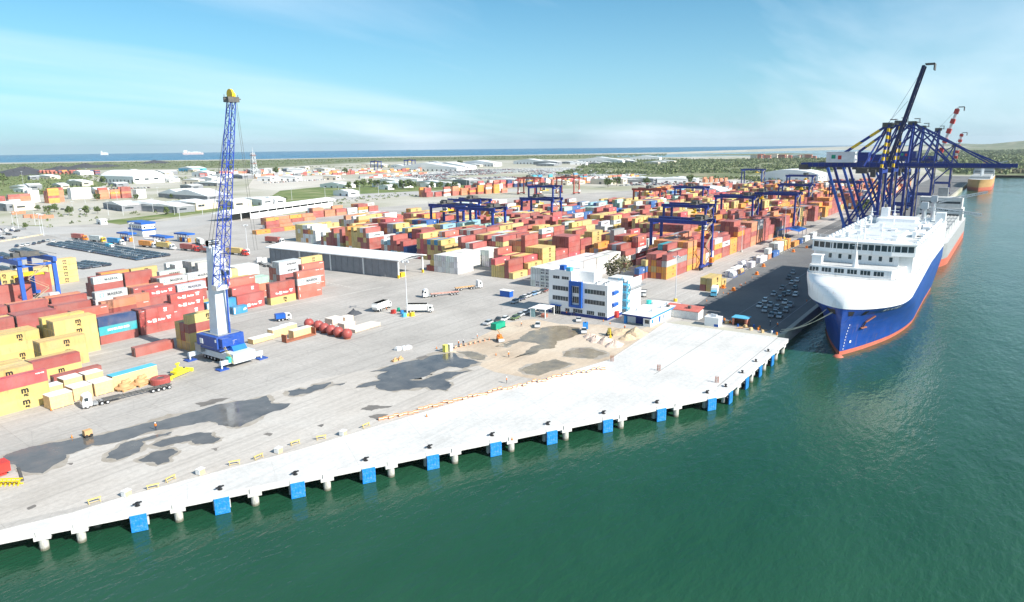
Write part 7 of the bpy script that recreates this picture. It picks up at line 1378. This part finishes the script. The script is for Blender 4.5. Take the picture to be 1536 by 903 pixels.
for i, (px, py, k, lab) in enumerate(((688, 519, 0, 'person in orange vest beside the red barriers, left one'), (695, 518, 2, 'person in dark clothes beside the red barriers'), (716, 509, 0, 'person standing alone past the red barriers'), (782, 490, 1, 'person in orange vest walking by the green generator'), (880, 476, 1, 'person in orange vest before the office, right one'), (850, 473, 1, 'person in orange vest before the office, left one'), (861, 474, 2, 'person in dark clothes before the office'), (234, 645, 0, 'person standing alone by the long puddle'), (1166, 491, 1, 'person in orange vest by the mooring ropes'), (1155, 489, 2, 'person in dark clothes by the deck end'), (763, 556 - 20, 1, 'person on the sand near the puddles'), (1112, 432, 1, 'person in orange vest on the quay road'), (760, 575, 0, 'person by the orange barriers'), (937, 495, 0, 'person at the low building porch'), (580, 467, 1, 'person walking near the white tipper truck'))):
    x, y = at(px, py); t = thing('person', lab, 'person', (x, y, .03), random.uniform(0, 6), 'workers on foot'); link('body', PM[k], t); link('helmet', HAT, t)
mb = MB(); p, q = Vector(at(676, 524)), Vector(at(740, 508))
for i in range(9):
    e = p.lerp(q, i / 8 * .9); tag(link('plastic_barrier', BARR, None, (e.x, e.y, .02), .4 + random.uniform(-.2, .2)), '%s barrier from the left in the line past the portable toilets' % ORD[i], 'barrier', 'barriers past the toilets')
# ================================================================ TREES AND SCRUB
leafm, lt, lb = new_mat('foliage'); setp(lb, .7, 0, .2)
lgi = N(lt, 'ShaderNodeNewGeometry'); li = lgi.outputs['Random Per Island']; L(lt, ramp(lt, li, [(0, (.06, .095, .03)), (.5, (.11, .155, .055)), (1, (.17, .20, .085))]), lb.inputs['Base Color'])
dryleaf, lt2, lb2 = new_mat('olive_foliage'); setp(lb2, .75, 0, .2); li2 = N(lt2, 'ShaderNodeNewGeometry').outputs['Random Per Island']; L(lt2, ramp(lt2, li2, [(0, (.10, .10, .05)), (.5, (.16, .15, .085)), (1, (.24, .22, .13))]), lb2.inputs['Base Color'])
scrubleaf, lt3, lb3 = new_mat('scrub_foliage'); setp(lb3, .8, 0, .2); li3 = N(lt3, 'ShaderNodeNewGeometry').outputs['Random Per Island']; L(lt3, ramp(lt3, li3, [(0, (.085, .12, .05)), (.5, (.15, .19, .085)), (1, (.24, .26, .14))]), lb3.inputs['Base Color'])
def leaf(mb, c, s, rnd):
    a = Vector((rnd.gauss(0, 1), rnd.gauss(0, 1), rnd.gauss(0, 1))).normalized(); b = a.cross(Vector((rnd.gauss(0, 1), rnd.gauss(0, 1), rnd.gauss(0, 1)))).normalized(); c = Vector(c)
    mb.quad([c - a * s - b * s * .5, c + a * s * .3 - b * s * .7, c + a * s + b * s * .4, c - a * s * .4 + b * s * .7])
def tree_meshes(seed, h, r, leaves=520, m=None, ls=.32):
    rnd = random.Random(seed); tr = MB(); cr = MB(); th = h * .38; tr.cyl((0, 0, 0), (0.1, 0, th), .06 * h * .5, .035 * h * .5, 7); cl = []
    for k in range(7):
        a = rnd.uniform(0, 6.28); e = Vector((math.cos(a) * r * rnd.uniform(.3, .75), math.sin(a) * r * rnd.uniform(.3, .75), rnd.uniform(th * 1.1, h * .88))); tr.cyl((0.1, 0, th * rnd.uniform(.6, 1)), e, .018 * h, .006 * h, 5); cl.append((e, r * rnd.uniform(.32, .55)))
    cl.append((Vector((0, 0, h * .85)), r * .5))
    for k in range(leaves):
        c, q = rnd.choice(cl); d = Vector((rnd.gauss(0, 1), rnd.gauss(0, 1), rnd.gauss(0, .75))).normalized() * q * rnd.uniform(.5, 1.05); leaf(cr, c + d, ls * rnd.uniform(.7, 1.5), rnd)
    return tr.mesh('trunk', leafless), cr.mesh('crown', m or leafm)
TR = [tree_meshes(s, 7.5, 3.6, 620, None, .42) for s in (1, 2, 3)] + [tree_meshes(9, 8, 4.2, 800, dryleaf, .24)]
def tree(px, py, s, k, label, group=None):
    x, y = at(px, py); t = thing('tree', label, 'tree', (x, y, 0), random.uniform(0, 6), group); t.scale = (s, s, s); link('trunk', TR[k][0], t); link('crown', TR[k][1], t); return t
t = tree(925, 433, 1.75, 3, 'grey green feathery tree behind the port office')
for i, (px, py, s, k) in enumerate(((104, 322, 1.1, 0), (72, 320, 1.0, 1), (82, 318, 1.1, 2), (130, 322, 1.1, 1), (147, 320, .9, 0), (57, 316, .8, 2), (250, 322, 1.0, 0), (146, 301, 1.1, 1), (257, 298, .8, 0), (290, 297, 1.2, 1), (303, 296, 1.2, 2), (266, 298, .6, 2), (38, 344, .7, 0), (205, 300, .9, 1), (103, 296, 1.3, 2), (5, 276, 2.6, 0), (155, 276, 1.8, 1), (408, 303, .9, 2), (418, 302, .9, 1), (428, 302, .7, 0), (524, 286, 1.7, 0), (536, 283, 1.6, 1), (545, 281, 1.7, 2), (556, 280, 1.6, 0), (566, 281, 1.5, 1), (578, 284, 1.6, 2), (592, 286, 1.3, 0), (604, 284, 1.8, 1), (614, 283, 1.8, 2), (622, 284, 1.5, 0), (648, 284, 1.4, 1), (660, 283, 1.4, 2), (672, 284, 1.3, 0), (682, 283, 1.3, 1), (518, 262, 2.0, 2), (415, 262, 2.4, 0), (925, 279, 1.8, 1), (912, 281, 1.8, 2), (970, 278, 1.6, 0), (1035, 276, 1.8, 1), (1200, 298, 2.2, 2), (1288, 322, 1.4, 0), (1298, 318, 1.5, 1), (345, 256, 2, 0), (690, 250, 2.4, 1))):
    tree(px, py, s, k, '%s background tree, round and green, by the fields and roads' % ORD[i], 'green trees of the background')
def thicket(name, label, pts, n, hmin, hmax, seed, m=scrubleaf):
    "clumps of leaves covering a polygon of ground"
    rnd = random.Random(seed); mb = MB(); P_ = [at(*p) for p in pts]; xs = [p[0] for p in P_]; ys = [p[1] for p in P_]
    def inside(x, y):
        c = False; j = len(P_) - 1
        for i in range(len(P_)):
            if (P_[i][1] > y) != (P_[j][1] > y) and x < (P_[j][0] - P_[i][0]) * (y - P_[i][1]) / (P_[j][1] - P_[i][1]) + P_[i][0]: c = not c
            j = i
        return c
    k = tries = 0
    while k < n and tries < n * 60:
        tries += 1; x, y = rnd.uniform(min(xs), max(xs)), rnd.uniform(min(ys), max(ys))
        if not inside(x, y) or mnoise.noise(Vector((x * .006, y * .006, seed))) < -.18: continue
        k += 1; h = rnd.uniform(hmin, hmax); r_ = h * rnd.uniform(.6, 1.1)
        for q in range(11): d = Vector((rnd.gauss(0, .5), rnd.gauss(0, .5), 0)) * r_; leaf(mb, (x + d.x, y + d.y, max(.3, h * rnd.uniform(.25, 1) * math.exp(-(d.length / r_) ** 2))), h * .36, rnd)
    return kind(tag(mb.build(name, m), label, 'scrub'), 'stuff')
thicket('mangrove_scrub', 'broad belt of green mangrove scrub beyond the far terminal', [(835, 262), (870, 250), (910, 243), (1000, 239), (1250, 238), (1250, 256), (1060, 263)], 3600, 3, 7, 3)
thicket('coastal_scrub', 'brown green scrub belt behind the beach', [(-60, 257), (-60, 248), (200, 243), (400, 240.5), (560, 237.5), (768, 234), (1000, 230.5), (1000, 235), (768, 239), (560, 242), (390, 249), (200, 252)], 3600, 2, 5, 4)
thicket('bank_scrub', 'dense green bank of trees across the harbour on the right', [(1440, 262), (1400, 246), (1340, 236), (1420, 228), (1590, 224), (1590, 262)], 3400, 5, 10, 5)
thicket('bank_scrub', 'low shrubs on the quay end bank', [(1480, 262.2), (1470, 258), (1590, 256), (1590, 263)], 600, 3, 7, 6, dryleaf)
thicket('verge_scrub', 'ragged bushes between the far sheds on the left', [(-40, 300), (-40, 262), (110, 262), (240, 268), (160, 285), (60, 300)], 600, 2, 5, 7)
thicket('verge_scrub', 'ragged bushes around the far car park', [(960, 270), (1060, 268), (1180, 264), (1170, 276), (1080, 280), (1000, 274)], 300, 2, 6, 8)
thicket('verge_scrub', 'scattered bushes by the long open shed', [(395, 310), (470, 303), (600, 290), (760, 288), (600, 296), (480, 310)], 120, 1, 2.5, 9)
thicket('verge_scrub', 'low bushes dotted along the roads of the far left', [(-20, 335), (60, 320), (200, 305), (330, 298), (420, 300), (330, 312), (180, 330), (60, 345)], 110, 1, 2.6, 12)
thicket('verge_scrub', 'scattered bushes between the sheds near the coast', [(150, 262), (400, 252), (560, 248), (740, 244), (700, 254), (540, 262), (380, 268), (200, 275)], 500, 2, 4.5, 13)
# ================================================================ AIR
def add_haze(dens):
    me = MB(); me.box(-6500, -8000, -8.5, 16500, 16500, 135)
    o = me.mesh('haze', []); ob = link('haze', o); m = bpy.data.materials.new('haze_air'); m.use_nodes = True; t = m.node_tree; t.nodes.clear()
    v = N(t, 'ShaderNodeVolumePrincipled'); v.inputs['Color'].default_value = (.86, .93, 1, 1); v.inputs['Density'].default_value = dens; v.inputs['Anisotropy'].default_value = .3
    ou = N(t, 'ShaderNodeOutputMaterial'); L(t, v.outputs[0], ou.inputs['Volume']); o.materials.append(m); kind(ob, 'stuff'); tag(ob, 'thin pale sea haze filling the air over the whole port', 'haze'); return ob
HAZE = 4.5e-5
if HAZE: add_haze(HAZE)
